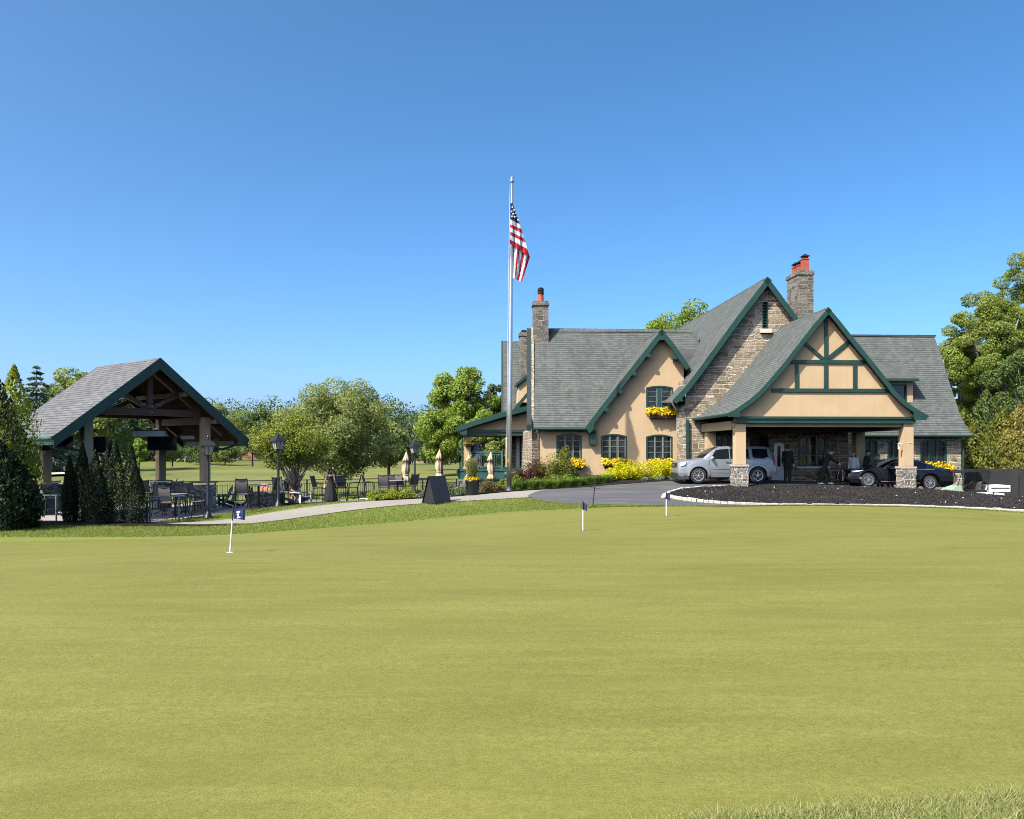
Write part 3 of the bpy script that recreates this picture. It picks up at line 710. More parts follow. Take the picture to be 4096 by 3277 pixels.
lawn_near = [PX(-300, 24.6), PX(0, 24.9), PX(300, 25), PX(560, 25), PX(862, 25.3), PX(1100, 25.6), PX(1400, 26), PX(1700, 26.4), PX(2000, 27.3), PX(2100, 27.5), PX(2180, 27.5), PX(2250, 27.6), PX(2400, 28), PX(2650, 28.2)]
strip = [PX(640, 31.8), PX(760, 31.8), PX(862, 31.9), PX(1100, 33.3), PX(1400, 34.6), PX(1500, 34.9)], [PX(640, 31.9), PX(760, 32.6), PX(850, 33.9), PX(1100, 36.8), PX(1300, 37.8), PX(1500, 37.3)]
right = [PX(2650, 28.2), PX(3150, 29.25), PX(3500, 29.9), PX(3800, 29.6), PX(4096, 28.5), PX(4400, 27.7)], [PX(2650, 28.4), PX(3150, 29.32), PX(3500, 30.0), PX(3800, 29.85), PX(4096, 28.95), PX(4400, 28.1)]
blades('lawn_grass', 'short green grass blades on the lawn between the green and the path', [(band_pts(lawn_near, lawn_far, 90000, rng), .055, .007), (band_pts(*strip, 14000, rng), .05, .007), (band_pts(*right, 9000, rng), .05, .007)], M['blade'])
ra = [(.50, 3.38), (.77, 3.45), (1.5, 3.57), (2.39, 3.72), (3.4, 4.0), (4, 4.24), (8, 5.46)]; rb = [(.3, 2.3), (1, 2.4), (1.8, 2.4), (2.6, 2.5), (3.4, 2.8), (4, 3), (8, 4.2)]
P = band_pts(ra, rb, 150000, rng); P2 = band_pts([(a, b + .06 + .05 * math.sin(a * 9)) for a, b in ra], [(a, b - .2) for a, b in ra], 40000, rng)
blades('rough_grass', 'longer yellow green rough grass at the near edge of the green', [(P, .044, .0023), (P2, .026, .002), (P[::2] + .004, .026, .004)], M['blade_dry'])
# ------------------------------------------------------------------ clubhouse
CH = empty('clubhouse', tuple(BW(2700, 1905, 42)), 0, 'sprawling clubhouse of tan stucco and stone with steep grey roofs and green trim', 'building')
def tess(loops):
    tri = mgeo.tessellate_polygon([[Vector((a, b, 0)) for a, b in l] for l in loops]); flat = [p for l in loops for p in l]
    return tri, flat
def wall_face(mb, outer, holes, w, depth=.22, thick=None):
    """outer/holes in (u,z) on plane w (facing the camera); holes get reveals"""
    tri, flat = tess([outer] + holes)
    for t in tri:
        p = [UW(flat[k][0], w, flat[k][1]) for k in t]
        n = (p[1] - p[0]).cross(p[2] - p[0])
        if n.dot(WDIR) > 0: p.reverse()
        mb.face(p)
    for h in holes:
        for k in range(len(h)):
            a, b = h[k], h[(k + 1) % len(h)]
            mb.face([UW(a[0], w, a[1]), UW(b[0], w, b[1]), UW(b[0], w + depth, b[1]), UW(a[0], w + depth, a[1])])
    return mb
def arch(px0, px1, py0, py1, w, rise=.12, n=8):
    """opening outline in (u,z); py0 is the top of the arch"""
    u0, u1 = uof(px0, w), uof(px1, w); zt = zof((px0 + px1) / 2, py0, w); zb = zof((px0 + px1) / 2, py1, w)
    pts = [(u0, zb), (u1, zb)]
    for k in range(n + 1):
        t = k / n; pts.append((u1 + (u0 - u1) * t, zt - rise + rise * 4 * t * (1 - t)))
    return pts
def offset_loop(l, d):
    c = (sum(p[0] for p in l) / len(l), sum(p[1] for p in l) / len(l)); 
    us = [p[0] for p in l]; zs = [p[1] for p in l]; hu = (max(us) - min(us)) / 2; hz = (max(zs) - min(zs)) / 2; cu = (max(us) + min(us)) / 2; cz = (max(zs) + min(zs)) / 2
    return [(cu + (p[0] - cu) * (hu - d) / hu, cz + (p[1] - cz) * (hz - d) / hz) for p in l]
def window(l, w, ncol, nrow, fr=.07, recess=.10, name='window', frame='green', mull=.012, munt=.022, muntmat=None, parent=None, label=None):
    """l: opening outline (u,z). A frame ring, mullions, muntins and a glass pane set back in the reveal"""
    us = [p[0] for p in l]; zs = [p[1] for p in l]; u0, u1, z0, z1 = min(us), max(us), min(zs), max(zs)
    mb = MB(); inn = offset_loop(l, fr); wf, wb = w - .012, w + recess
    n = len(l)
    for k in range(n):
        a, b, c, d = l[k], l[(k + 1) % n], inn[(k + 1) % n], inn[k]
        mb.hexa([UW(a[0], wb, a[1]), UW(b[0], wb, b[1]), UW(c[0], wb, c[1]), UW(d[0], wb, d[1])], [UW(a[0], wf, a[1]), UW(b[0], wf, b[1]), UW(c[0], wf, c[1]), UW(d[0], wf, d[1])])
    iu0, iu1, iz0, iz1 = u0 + fr, u1 - fr, z0 + fr, z1 - fr
    wd = (iu1 - iu0) / ncol
    for k in range(1, ncol):
        u = iu0 + wd * k; mb.ubox(u - mull, u + mull, w + .02, w + recess, iz0, iz1 - .01)
    o = mb.build(name, M[frame], parent or CH)
    if label: o['label'] = label
    m2 = MB()
    for k in range(ncol):
        a, b = iu0 + wd * k + (mull if k else 0), iu0 + wd * (k + 1) - (mull if k < ncol - 1 else 0)
        m2.ubox(a, a + .035, w + .03, w + .095, iz0, iz1 - .02); m2.ubox(b - .035, b, w + .03, w + .095, iz0, iz1 - .02)
        for r in range(1, nrow):
            z = iz0 + (iz1 - iz0) * r / nrow; m2.ubox(a, b, w + .055, w + .085, z - munt / 2, z + munt / 2)
    if nrow > 1 or ncol > 1: m2.build('sash', M[muntmat or 'sash'], o)
    mp = MB(); wall_face(mp, offset_loop(l, .01), [], w + .09); mp.build('pane', M['glass'], o)
    return o
M['cap_pale'] = paint('pale_limestone', (.55, .49, .39), .8, .1)
M['sash'] = paint('pale_green_sash', (.17, .20, .175), .5, .1)
def poly_uz(pts, w): return [(uof(a, w), zof(a, b, w)) for a, b in pts]
def bargeboard(pts, w, d, th=.06, name='bargeboard', closed_end=None):
    """pts (u,z) along the roof edge; board of depth d hanging below it (perpendicular), face at w"""
    n = len(pts); low = []
    for k in range(n):
        a = Vector(pts[max(0, k - 1)]); b = Vector(pts[min(n - 1, k + 1)]); t = (b - a).normalized(); nn = Vector((t.y, -t.x))
        if nn.y > 0: nn = -nn
        low.append(Vector(pts[k]) + nn * d)
    mb = MB()
    for k in range(n - 1):
        q = lambda ww: [UW(pts[k][0], ww, pts[k][1]), UW(pts[k + 1][0], ww, pts[k + 1][1]), UW(low[k + 1].x, ww, low[k + 1].y), UW(low[k].x, ww, low[k].y)]
        mb.hexa(q(w), q(w + th))
    return mb, low
def gable_roof(name, left, right, w0, w1, th=.14, mat='roof', lift=0):
    """left/right outline (u,z) from the apex down; swept from w0 to w1"""
    for side in (left, right):
        A = [UW(u, w0, z) for u, z in side]; B = [UW(u, w1, z) for u, z in side]
        mb = MB(); mb.slab(A, B, th); mb.build(name, M[mat], CH, False)
    ap = left[0]; mb = MB(); n = int((w1 - w0) / .32)
    for k in range(n):
        a = w0 + k * .32
        for s in (-1, 1):
            e = (left if s < 0 else right)[1]; d = (Vector(e) - Vector(ap)).normalized() * .17
            mb.hexa([UW(ap[0], a, ap[1] + .0), UW(ap[0], a + .31, ap[1] + .0), UW(ap[0] + d.x, a + .31, ap[1] + d.y), UW(ap[0] + d.x, a, ap[1] + d.y)],
                    [UW(ap[0], a, ap[1] + .045), UW(ap[0], a + .31, ap[1] + .03), UW(ap[0] + d.x, a + .31, ap[1] + d.y + .03), UW(ap[0] + d.x, a, ap[1] + d.y + .045)])
    mb.build('ridge_cap', M[mat], CH)

# --- left wing: stucco wall w=41.9, main roof behind, projecting stucco gable flush with the wall
WS = 41.9; WE = 41.45
gl = poly_uz([(2646.8, 1316.8), (2570, 1414), (2493, 1512), (2416, 1611), (2368, 1673), (2340, 1711)], WE)
gr = poly_uz([(2646.8, 1316.8), (2703, 1386), (2760, 1469), (2800, 1525)], WE)
W1 = arch(2225, 2327, 1734, 1836, WS); W2 = arch(2403, 2508, 1736, 1836, WS); W3 = arch(2584, 2690, 1738, 1838, WS); W4 = arch(2584, 2692, 1543, 1632, WS, .10)
uL = uof(2127, WS); uR = uof(2735, WS); zb = zof(2400, 1914, WS) - .3
ez = zof(2240, 1712, WE)
out = [(uL + .35, zb), (uR, zb), (uR, gr[2][1]), (gr[2][0], gr[2][1] + .1)] + [(u, z - .03) for u, z in reversed(gr[:2])] + [(u, z - .03) for u, z in gl[1:-1]] + [(gl[-1][0], ez + .2), (uL + .35, ez + .2)]
mb = MB(); wall_face(mb, out, [W1, W2, W3, W4], WS); mb.build('stucco_wall', M['stucco'], CH)
mb = MB(); mb.ubox(uL + .35, uR, WS - .03, WS + .1, zb, zb + .42); mb.build('wall_base', M['stucco'], CH)
for l, nc, nr in ((W1, 3, 4), (W2, 3, 4), (W3, 3, 4)): window(l, WS, nc, nr)
window(W4, WS, 2, 4, mull=.11)
# main roof of the wing, with a flared eave
k_slope = 1.33; uE0 = uof(2134, WE); uE1 = uof(2830, WE); WRm = 45.6
def zroof(w): return ez + k_slope * (w - WE) - .18 * math.exp(-(w - WE) / .5) + .18
prof = [(WE, zroof(WE)), (WE + .35, zroof(WE + .35)), (WE + .8, zroof(WE + .8)), (WE + 1.6, zroof(WE + 1.6)), (WRm, zroof(WRm))]
uT0 = uof(2139, WRm)
def u_at(line, z):     # where a gable slope (u,z, from the apex down) has height z, extended straight beyond its end
    zs_ = [p[1] for p in line]; us_ = [p[0] for p in line]
    if z < zs_[-1]: return us_[-1] + (us_[-1] - us_[-2]) / (zs_[-1] - zs_[-2]) * (z - zs_[-1])
    return float(np.interp(-z, [-a for a in zs_], us_))
A = [UW(uE0 + (uT0 - uE0) * (w - WE) / (WRm - WE), w, z) for w, z in reversed(prof)]; B = [UW(uE1 + .6, w, z) for w, z in reversed(prof)]
wz = list(reversed([p for p in prof[:-1]] + [(45.2, zroof(45.2)), prof[-1]])); zap_ = gl[0][1]
AL = [UW(uE0 + (uT0 - uE0) * (w - WE) / (WRm - WE), w, z) for w, z in wz]; BL = [UW(min(gl[0][0], u_at(gl, z) + .12) if z < zap_ else gl[0][0], w, z) for w, z in wz]
mb = MB(); mb.slab(AL, BL, .14); mb.build('roof', M['roof'], CH)
wr_ = [p for p in wz if u_at(gr, p[1]) < uE1 + .5 or p[1] > zap_]
AR = [UW(max(gl[0][0] + .004, u_at(gr, z) - .12) if z < zap_ else gl[0][0] + .004, w, z) for w, z in wr_]; BR_ = [UW(uE1 + .6, w, z) for w, z in wr_]
mb = MB(); mb.slab(AR, BR_, .14); mb.build('roof', M['roof'], CH)
mb = MB(); mb.slab([A[0], UW(uE0 + .2, 51, 1.5)], [B[0], UW(uE1 + .6, 51, 1.5)], .14); mb.build('roof', M['roof'], CH)
mb = MB(); u = uT0
while u < uE1 + .3:
    mb.hexa([UW(u, WRm - .14, zroof(WRm) - .17), UW(u + .3, WRm - .14, zroof(WRm) - .17), UW(u + .3, WRm + .06, zroof(WRm) + .02), UW(u, WRm + .06, zroof(WRm) + .02)],
            [UW(u, WRm - .16, zroof(WRm) - .13), UW(u + .3, WRm - .16, zroof(WRm) - .14), UW(u + .3, WRm + .04, zroof(WRm) + .07), UW(u, WRm + .04, zroof(WRm) + .08)]); u += .31
mb.build('ridge_cap', M['roof'], CH)
mb = MB(); mb.tube([UW(uE0 - .05, WE - .07, ez - .06), UW(gl[-1][0] + .05, WE - .07, ez - .06)], .065, 8); mb.build('gutter', M['green'], CH)
# stone end wall (parapet strip along the left rake) and the green rake behind it
mb = MB()
pts = [(WS - .05, zb), (WS - .05, zroof(WE + .35)), (WE + 1.6, zroof(WE + 1.6) + .10), (WRm, zroof(WRm) + .12), (51, 1.0), (51, zb)]
st = pts[:4]; mb.loft([[UW(uof(2126, a), a, z), UW(uof(2136, a), a, z), UW(uof(2136, a), a, z - .6), UW(uof(2126, a), a, z - .6)] for a, z in st[1:]]); mb.prism([UW(uL, a, z) for a, z in ((WS - .05, zb), (WS - .05, ez), (51, ez), (51, zb))], UDIR * .17)
mb.build('stone_wall', M['stone'], CH)
cw = [(uL, zb), (uL + .36, zb), (uL + .36, ez + .1), (uL, ez + .1)]
mb = MB(); wall_face(mb, cw, [], WS - .06); mb.ubox(uL, uL + .36, WS - .06, WS + .05, zb, ez + .05); mb.build('stone_wall', M['stone'], CH)
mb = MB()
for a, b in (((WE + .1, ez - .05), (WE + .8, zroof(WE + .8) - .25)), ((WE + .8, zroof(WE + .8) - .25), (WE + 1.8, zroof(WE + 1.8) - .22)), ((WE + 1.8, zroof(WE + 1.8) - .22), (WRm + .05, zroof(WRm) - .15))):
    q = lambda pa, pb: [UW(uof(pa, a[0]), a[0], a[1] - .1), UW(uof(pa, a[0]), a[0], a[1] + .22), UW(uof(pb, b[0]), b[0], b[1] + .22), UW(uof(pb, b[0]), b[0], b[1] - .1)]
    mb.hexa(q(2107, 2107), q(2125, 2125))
mb.build('bargeboard', M['shaded_trim'], CH)
# the stucco gable roof
zap = gl[0][1]; wend = WE + (zap - ez) / k_slope + .3
gable_roof('roof', gl, gr, WE, wend)
for s in (gl, gr):
    mb, low = bargeboard(s if s is gl else s[:3], WE - .05, .26); mb.build('bargeboard', M['green'], CH)
mb = MB()      # corbel under the left end of the bargeboard, end block, little purlin ends
a = poly_uz([(2340, 1709), (2378, 1700), (2370, 1722), (2357, 1735)], WE); mb.prism([UW(u, WE - .045, z) for u, z in a], WDIR * .5)
u0, u1 = uof(2356, WS), uof(2380, WS); mb.ubox(u0, u1, WS - .30, WS, zof(2366, 1779, WS), zof(2366, 1738, WS))
mb.prism([UW(u0, WS - .30, zof(2366, 1738, WS)), UW(u0, WS, zof(2366, 1738, WS)), UW(u0, WS, zof(2366, 1722, WS)), UW(u0, WS - .42, zof(2366, 1722, WS))], UDIR * (u1 - u0))
mb.build('corbel', M['green'], CH)
for px, py in ((2645, 1352), (2593, 1421), (2534, 1493), (2479, 1565), (2424, 1637), (2696, 1428)):
    mb = MB(); c = BW(px, py + 4, WE + .15); mb.obox(c, UDIR, WDIR, ZV, .09, .22, .085); mb.build('bracket', M['green'], CH)
# dark membrane patch on the wing roof between the gables
def on_roof(px, py):
    lo, hi = WE, WRm
    for _ in range(40):
        m = (lo + hi) / 2
        if zof(px, py, m) > zroof(m): lo = m
        else: hi = m
    return BW(px, py, lo)
q = [on_roof(*p) for p in ((2700, 1402), (2778, 1402), (2778, 1463), (2700, 1463))]
n = (q[1] - q[0]).cross(q[3] - q[0]).normalized(); n = n if n.z > 0 else -n
mb = MB(); mb.hexa([p + n * .005 for p in q], [p + n * .03 for p in q]); mb.build('roof_membrane', paint('black_membrane', (.05, .048, .052), .6, .25, 2), CH)

# --- central stone gable, front wall w=40.6
WG = 40.6; WGB = 40.2
sl = poly_uz([(3070, 1109), (3008, 1189), (2946, 1270), (2884, 1355), (2822, 1440), (2775, 1504), (2743, 1545), (2717, 1573), (2689.6, 1601)], WGB)
sr = poly_uz([(3070, 1109), (3130, 1189), (3192, 1273), (3260, 1366), (3340, 1475), (3420, 1584)], WGB)
gable_roof('roof', sl, sr, WGB, 58)
for s in (sl, sr):
    mb, low = bargeboard(s, WGB - .05, .27); mb.build('bargeboard', M['green'], CH)
    if s is sl:
        lo_s = low
mb = MB(); a = poly_uz([(2689.6, 1604), (2722, 1574), (2732, 1606)], WGB); mb.prism([UW(u, WGB - .045, z) for u, z in a], WDIR * .4); mb.build('bargeboard', M['green'], CH)
uS = uof(2740, WG); zg0 = -.4
vent = arch(3049, 3072, 1208, 1316, WG, .03, 4)
A1 = arch(2862, 2920, 1740, 1812, WG, .10); A2 = arch(2999, 3090, 1742, 1945, WG, .18); A3 = arch(3088 + 8, 3142 - 6, 1770, 1880, WG, .10); A4 = arch(3193, 3309, 1742, 1866, WG, .16)
A2 = [(min(u, uof(3082, WG)), z) for u, z in A2]
uSR = uof(3392, WG)
up = [(u, z - .02) for u, z in sl if u > uS]; 
out = [(uS, zg0), (uSR, zg0), (uSR, 3.3)] + [(u, z - .02) for u, z in reversed(sr) if u < uSR and z > 3.3] + up[1:] + [(uS, lo_s[-2].y)]
mb = MB(); wall_face(mb, out, [vent, A1, A2, A3, A4], WG, .3); mb.build('stone_wall', M['stone'], CH)
mb = MB()      # visible left return of the stone front
mb.face([UW(uS, WG, zg0), UW(uS, WG, 5.2), UW(uS, WS + .3, 5.2), UW(uS, WS + .3, zg0)]); mb.build('stone_wall', M['stone'], CH)
mb = MB(); us = [p[0] for p in vent]; zs = [p[1] for p in vent]
for k in range(9):
    z = min(zs) + (max(zs) - min(zs)) * (k + .3) / 9.3
    mb.hexa([UW(min(us), WG + .06, z), UW(max(us), WG + .06, z), UW(max(us), WG + .2, z + .08), UW(min(us), WG + .2, z + .08)], [UW(min(us), WG + .06, z + .03), UW(max(us), WG + .06, z + .03), UW(max(us), WG + .2, z + .11), UW(min(us), WG + .2, z + .11)])
for u in (min(us), max(us) - .05): mb.ubox(u, u + .05, WG - .01, WG + .15, min(zs), max(zs))
o = mb.build('louvre_vent', M['green'], CH)
mb = MB(); mb.ubox(min(us) - .02, max(us) + .02, WG + .2, WG + .25, min(zs), max(zs)); mb.build('backing', M['dark'], o)
mb = MB(); mb.ubox(min(us) - .13, max(us) + .16, WG - .16, WG + .1, min(zs) - .22, min(zs) - .01); mb.build('vent_sill', M['cap_pale'], CH)
window(A1, WG, 2, 3, recess=.2); window(A4, WG, 3, 3, recess=.2, frame='green')
d = window(A3, WG, 1, 1, name='door', frame='white', fr=.17, recess=.12, label='white framed arched door in the stone wall')
mb = MB(); mb.ubox(uof(2999, WG) - .8, uof(3082, WG) + 1.2, WG + .9, WG + 1.0, -.3, 4.2); mb.ubox(uof(3020, WG), uof(3030, WG), WG + .8, WG + .9, -.3, 3.0); mb.ubox(uof(3066, WG), uof(3071, WG), WG + .8, WG + .9, -.3, 3.0); mb.build('entrance_door', paint('dark_oak_door', (.03, .02, .014), .6, .3, 5), CH)
us = [p[0] for p in A4]; zs = [p[1] for p in A4]
mb = MB(); mb.ubox(min(us) - .1, max(us) + .1, WG - .12, WG + .12, min(zs) - .1, min(zs) - .005); mb.build('window_sill', M['white'], CH)
us = [p[0] for p in A3]; zs = [p[1] for p in A3]
mb = MB(); mb.ubox(min(us) - .12, max(us) + .12, WG - .05, WG + .1, -.0, min(zs) - .005); mb.build('door_panel', M['white'], CH)
# stone buttress at the left corner + downpipe with elbow
mb = MB(); u0, u1 = uof(2716, WG), uof(2742, WG)
mb.hexa([UW(u0, WG - .12, zg0), UW(u1, WG - .12, zg0), UW(u1, WG + .35, zg0), UW(u0, WG + .35, zg0)], [UW(u0, WG - .05, 3.3), UW(u1, WG - .05, 3.3), UW(u1, WG + .35, 3.3), UW(u0, WG + .35, 3.3)])
mb.hexa([UW(u0, WG - .05, 3.31), UW(u1, WG - .05, 3.31), UW(u1, WG + .35, 3.31), UW(u0, WG + .35, 3.31)], [UW(u0, WG - .05, 3.75), UW(u1, WG - .05, 3.95), UW(u1, WG + .35, 3.95), UW(u0, WG + .35, 3.75)])
mb.build('stone_wall', M['stone'], CH)
mb = MB(); p = lambda px, py, w: BW(px, py, w)
mb.tube([p(2686, 1606, 40.25), p(2694, 1622, 40.3), p(2706, 1640, 40.45), p(2708, 1660, 41.7), p(2708, 1740, 41.75)], .045, 8); mb.build('downpipe', M['alu'], CH)
mb = MB(); mb.tube([p(2690, 1606, 40.2), p(2648, 1609, 42.2)], .07, 8); mb.build('gutter', M['alu'], CH)
mb = MB(); mb.ubox(uof(2743, WG), uof(2752, WG), WG - .17, WG - .02, 0, 3.2); mb.build('downpipe', M['green'], CH)

# --- main chimney
def chimney(px0, px1, pxs, py_top, py_base, w, depth, mat='stone_chim'):
    u0, u1 = uof(px0, w), uof(px1, w); zt = zof((px0 + px1) / 2, py_top, w); z0 = zof((px0 + px1) / 2, py_base, w)
    mb = MB(); mb.ubox(u0, u1, w, w + depth, z0 - 1.6, zt - .26)
    mb.ubox(u0 - .05, u1 + .04, w - .05, w + depth + .05, zt - .26, zt - .06); mb.ubox(u0 + .02, u1 - .02, w + .02, w + depth - .02, zt - .06, zt)
    return mb.build('chimney', M[mat], CH), u0, u1, zt
def pot(ch, u, w, z, h, r, cap=True, square=True):
    mb = MB()
    if square: mb.ubox(u - r, u + r, w - r, w + r, z - .02, z + h); mb.ubox(u - r - .025, u + r + .025, w - r - .025, w + r + .025, z + h - .06, z + h)
    else: mb.lathe([(r, z - .02), (r * .9, z + h * .8), (r, z + h)], UW(u, w, 0), 14)
    o = mb.build('chimney_pot', M['terracotta'], ch)
    mb = MB()
    if square:
        mb.ubox(u - r * .8, u + r * .8, w - r * .8, w + r * .8, z + h, z + h + .12)
        b = [UW(u - r * 1.35, w - r * 1.35, z + h + .12), UW(u + r * 1.35, w - r * 1.35, z + h + .12), UW(u + r * 1.35, w + r * 1.35, z + h + .12), UW(u - r * 1.35, w + r * 1.35, z + h + .12)]
        t = [UW(u - .03, w - .03, z + h + .27), UW(u + .03, w - .03, z + h + .27), UW(u + .03, w + .03, z + h + .27), UW(u - .03, w + .03, z + h + .27)]; mb.hexa(b, t)
    else:
        for k in range(3): mb.lathe([(r * 1.08, z + h + .02 + k * .1), (r * 1.1, z + h + .07 + k * .1), (r * .8, z + h + .09 + k * .1)], UW(u, w, 0), 14)
        mb.lathe([(r * 1.05, z + h + .3), (r * .6, z + h + .37), (.02, z + h + .4)], UW(u, w, 0), 14)
    mb.build('pot_cap', M['blackmetal'], ch)
WC = 43.0
ch, u0, u1, zt = chimney(3192, 3254, 3147, 1080, 1275, WC, 1.55)
zpt = lambda px, py, w: zof(px, py, w)
pot(ch, uof(3219, WC + .35), WC + .35, zt, zpt(3219, 1036, WC + .35) - zt, .165); pot(ch, uof(3200, WC + .8), WC + .8, zt, .44, .14); pot(ch, uof(3182, WC + 1.2), WC + 1.2, zt, .42, .15)
WC1 = 44.95
ch, u0, u1, zt = chimney(2134, 2194, 0, 1203, 1385, WC1, .8, 'stone_chim')
pot(ch, uof(2163, WC1 + .35), WC1 + .35, zt, .42, .17, square=False)

# --- porte-cochere
WP = 35.5; WPB = 35.15
pl = poly_uz([(3313, 1231), (3250.7, 1302), (3192.8, 1377), (3134.8, 1452), (3079.7, 1517), (3036, 1565), (3007, 1591), (2966.7, 1620), (2940.6, 1637.7), (2911, 1653)], WPB)
pr = poly_uz([(3313, 1231), (3358, 1284), (3405, 1343.5), (3468.8, 1421.5), (3532.5, 1501), (3583.5, 1568), (3621.8, 1606.4), (3660, 1633.5), (3704.7, 1659)], WPB)
gable_roof('roof', pl, pr, WPB, WG + .02)
lows = []
for s in (pl, pr):
    mb, low = bargeboard(s, WPB - .05, .20); lows.append(low)
    o = mb.build('bargeboard', M['green'], CH)
for px in (((2911, 1653), (2962, 1629), (2958, 1668), (2913, 1668)), ((3704.7, 1659), (3652, 1634), (3658, 1681), (3704.7, 1681))):
    mb = MB(); mb.prism([UW(*((lambda a: (a[0], WPB - .046, a[1]))(q))) for q in poly_uz(px, WPB)], WDIR * .1); mb.build('bargeboard', M['green'], CH)
zbm = zof(3300, 1668, WP); pts = [(lows[0][-1].x + .25, zbm)] + [(v.x, v.y + .12) for v in reversed(lows[0][1:-1]) if v.y > zbm] + [(pl[0][0], pl[0][1] - .1)] + [(v.x, v.y + .12) for v in lows[1][1:-1] if v.y > zbm] + [(lows[1][-1].x - .25, zbm)]
pts = list(reversed(pts))
mb = MB(); wall_face(mb, pts, [], WP); mb.build('gable_wall', M['stucco'], CH)
tf = MB()
def timber(px0, py0, px1, py1, wd):
    a, b = BW(px0, py0, WP - .03), BW(px1, py1, WP - .03); tf.beam(a, b, .07, wd, (0, 0, 1) if abs(a.z - b.z) < 2.2 and abs((b - a).dot(UDIR)) > .05 else UDIR)
def vbar(px0, px1, py0, py1): tf.ubox(uof(px0, WP), uof(px1, WP), WP - .07, WP, zof(px0, py1, WP), zof(px0, py0, WP))
def hbar(px0, px1, py0, py1, dz=.0): tf.ubox(uof(px0, WP), uof(px1, WP), WP - .068 + dz, WP + .002, zof((px0 + px1) / 2, py1, WP), zof((px0 + px1) / 2, py0, WP))
vbar(3295.5, 3309, 1262, 1440); hbar(3146, 3478, 1441, 1455.5); vbar(3295, 3308.5, 1456, 1554); hbar(3085, 3560, 1555, 1570); vbar(3178.5, 3192, 1456, 1554.5); vbar(3411, 3424.5, 1456, 1554.5)
timber(3291, 1435, 3213, 1369, .15); timber(3313, 1433, 3400, 1362, .15)
tf.build('timber_frame', M['green'], CH)
mb = MB(); u0, u1 = uof(2943, WP), uof(3657, WP)
mb.ubox(u0, u1, WP - .16, WP + .3, zof(3300, 1676, WP), zof(3300, 1667, WP)); mb.ubox(u0 - .03, u1 + .01, WP - .10, WP + .3, zof(3300, 1694, WP), zof(3300, 1676.5, WP)); mb.build('beam', M['green'], CH)
zc0 = zof(3300, 1694, WP)
mb = MB(); ul, ur = uof(2936, WP), uof(3652, WP)
mb.ubox(ul + .05, ur - .05, WP + .15, WP + .4, zc0 - .16, zc0 - .005); mb.ubox(ul, ul + .42, WP + .41, WG, zc0 - .28, zc0 + .12); mb.ubox(ur - .42, ur, WP + .41, WG, zc0 - .28, zc0 + .12)
mb.ubox(ul + .42, ur - .42, 39.85, 40.25, zc0 - .28, zc0 - .005)
mb.build('beam', M['stucco'], CH)
mb = MB(); mb.ubox(ul + .42, ur - .42, WP + .41, WG, zc0 + .0, zc0 + .06); mb.build('ceiling', M['stucco_dim'], CH)
def pcol(px, w, base=True, zb=-.3, py_cap=1858):
    c = uof(px, w); hw = .225; top = zc0 - .006 if w < 38 else zc0 - .281; mb = MB(); zk = zof(px, py_cap, w)
    mb.ubox(c - hw, c + hw, w - hw, w + hw, zk, top); o = mb.build('column', M['stucco'], CH)
    b = MB(); b.ubox(c - .33, c + .33, w - .33, w + .33, zk - .09, zk - .005); b.build('cap', paint('cap_stone', (.42, .36, .28), .8, .1) if 'cap' not in M else M['cap'], o)
    b = MB(); rr = random.Random(int(px)); n = 7; H0 = zk - .09 - zb
    rings = []
    for k in range(n + 1):
        e = .30 + (.0 if k in (0, n) else rr.uniform(-.012, .018)); z = zb + H0 * k / n
        rings.append([UW(c - e, w - e, z), UW(c + e, w - e, z), UW(c + e, w + e, z), UW(c - e, w + e, z)])
    b.loft(rings); b.build('stone_base', M['pier'], o)
M['cap'] = paint('cap_stone', (.42, .36, .28), .8, .1)
M['cap_dark'] = M['cap']
pcol(2957, 35.72, zb=-.35); pcol(3624, 35.72, zb=-.6, py_cap=1866); pcol(2841, 40.05 - .0, zb=-.3); pcol(3434, 40.05, zb=-.4)
for s, px in ((pl, -1), (pr, 1)):      # gutters along the porte-cochere eaves
    mb = MB(); e = s[-1]; mb.tube([UW(e[0] + .05 * px, WPB, e[1] - .07), UW(e[0] + .05 * px, WG - .1, e[1] - .07)], .07, 8); mb.build('gutter', M['green'], CH)
mb = MB(); c = BW(3596, 1776, 35.45); mb.ball(c, (.05, .07, .05)); mb.obox(c + Vector((.02, .06, -.12)), UDIR, WDIR, ZV, .03, .03, .12); mb.tube([c, c + Vector((.1, .1, .02)), BW(3648, 1772, 35.47)], .008, 5); mb.build('lantern', M['white'], CH)

# --- right wing
WR = 42.5; WRE = 42.05; zre = zof(3740, 1740, WRE)
def zr2(w): return zre + 1.33 * (w - WRE) + .2 - .2 * math.exp(-(w - WRE) / .45)
WRR = 46.5
lp = [(3737, 1345), (3767, 1430), (3800, 1537), (3840, 1657), (3867, 1710), (3893, 1740)]
def solve_r(px, py):
    lo, hi = WRE, WRR + 1.5
    for _ in range(40):
        m = (lo + hi) / 2
        if zof(px, py, m) > zr2(m): lo = m
        else: hi = m
    return lo
A = []; B = []
for px, py in lp:
    w = solve_r(px, py) if py < 1735 else WRE; B.append(UW(uof(px, w), w, zr2(w))); A.append(UW(uof(3330, 45), w, zr2(w)))
mb = MB(); mb.slab(A, B, .14); mb.build('roof', M['roof'], CH)
wr = solve_r(3737, 1345); u = uof(3405, wr); zt = zr2(wr)
mb = MB(); mb.slab([A[0], A[0] + WDIR * 5 + Vector((0, 0, -6.5))], [B[0], B[0] + WDIR * 5 + Vector((0, 0, -6.5))], .14); mb.build('roof', M['roof'], CH)
mb = MB(); uend = uof(3737, wr)
while u < uend - .2:
    mb.ubox(u, u + .29, wr - .1, wr + .12, zt - .05, zt + .05 + random.uniform(0, .012)); u += .3
mb.build('ridge_cap', M['roof'], CH)
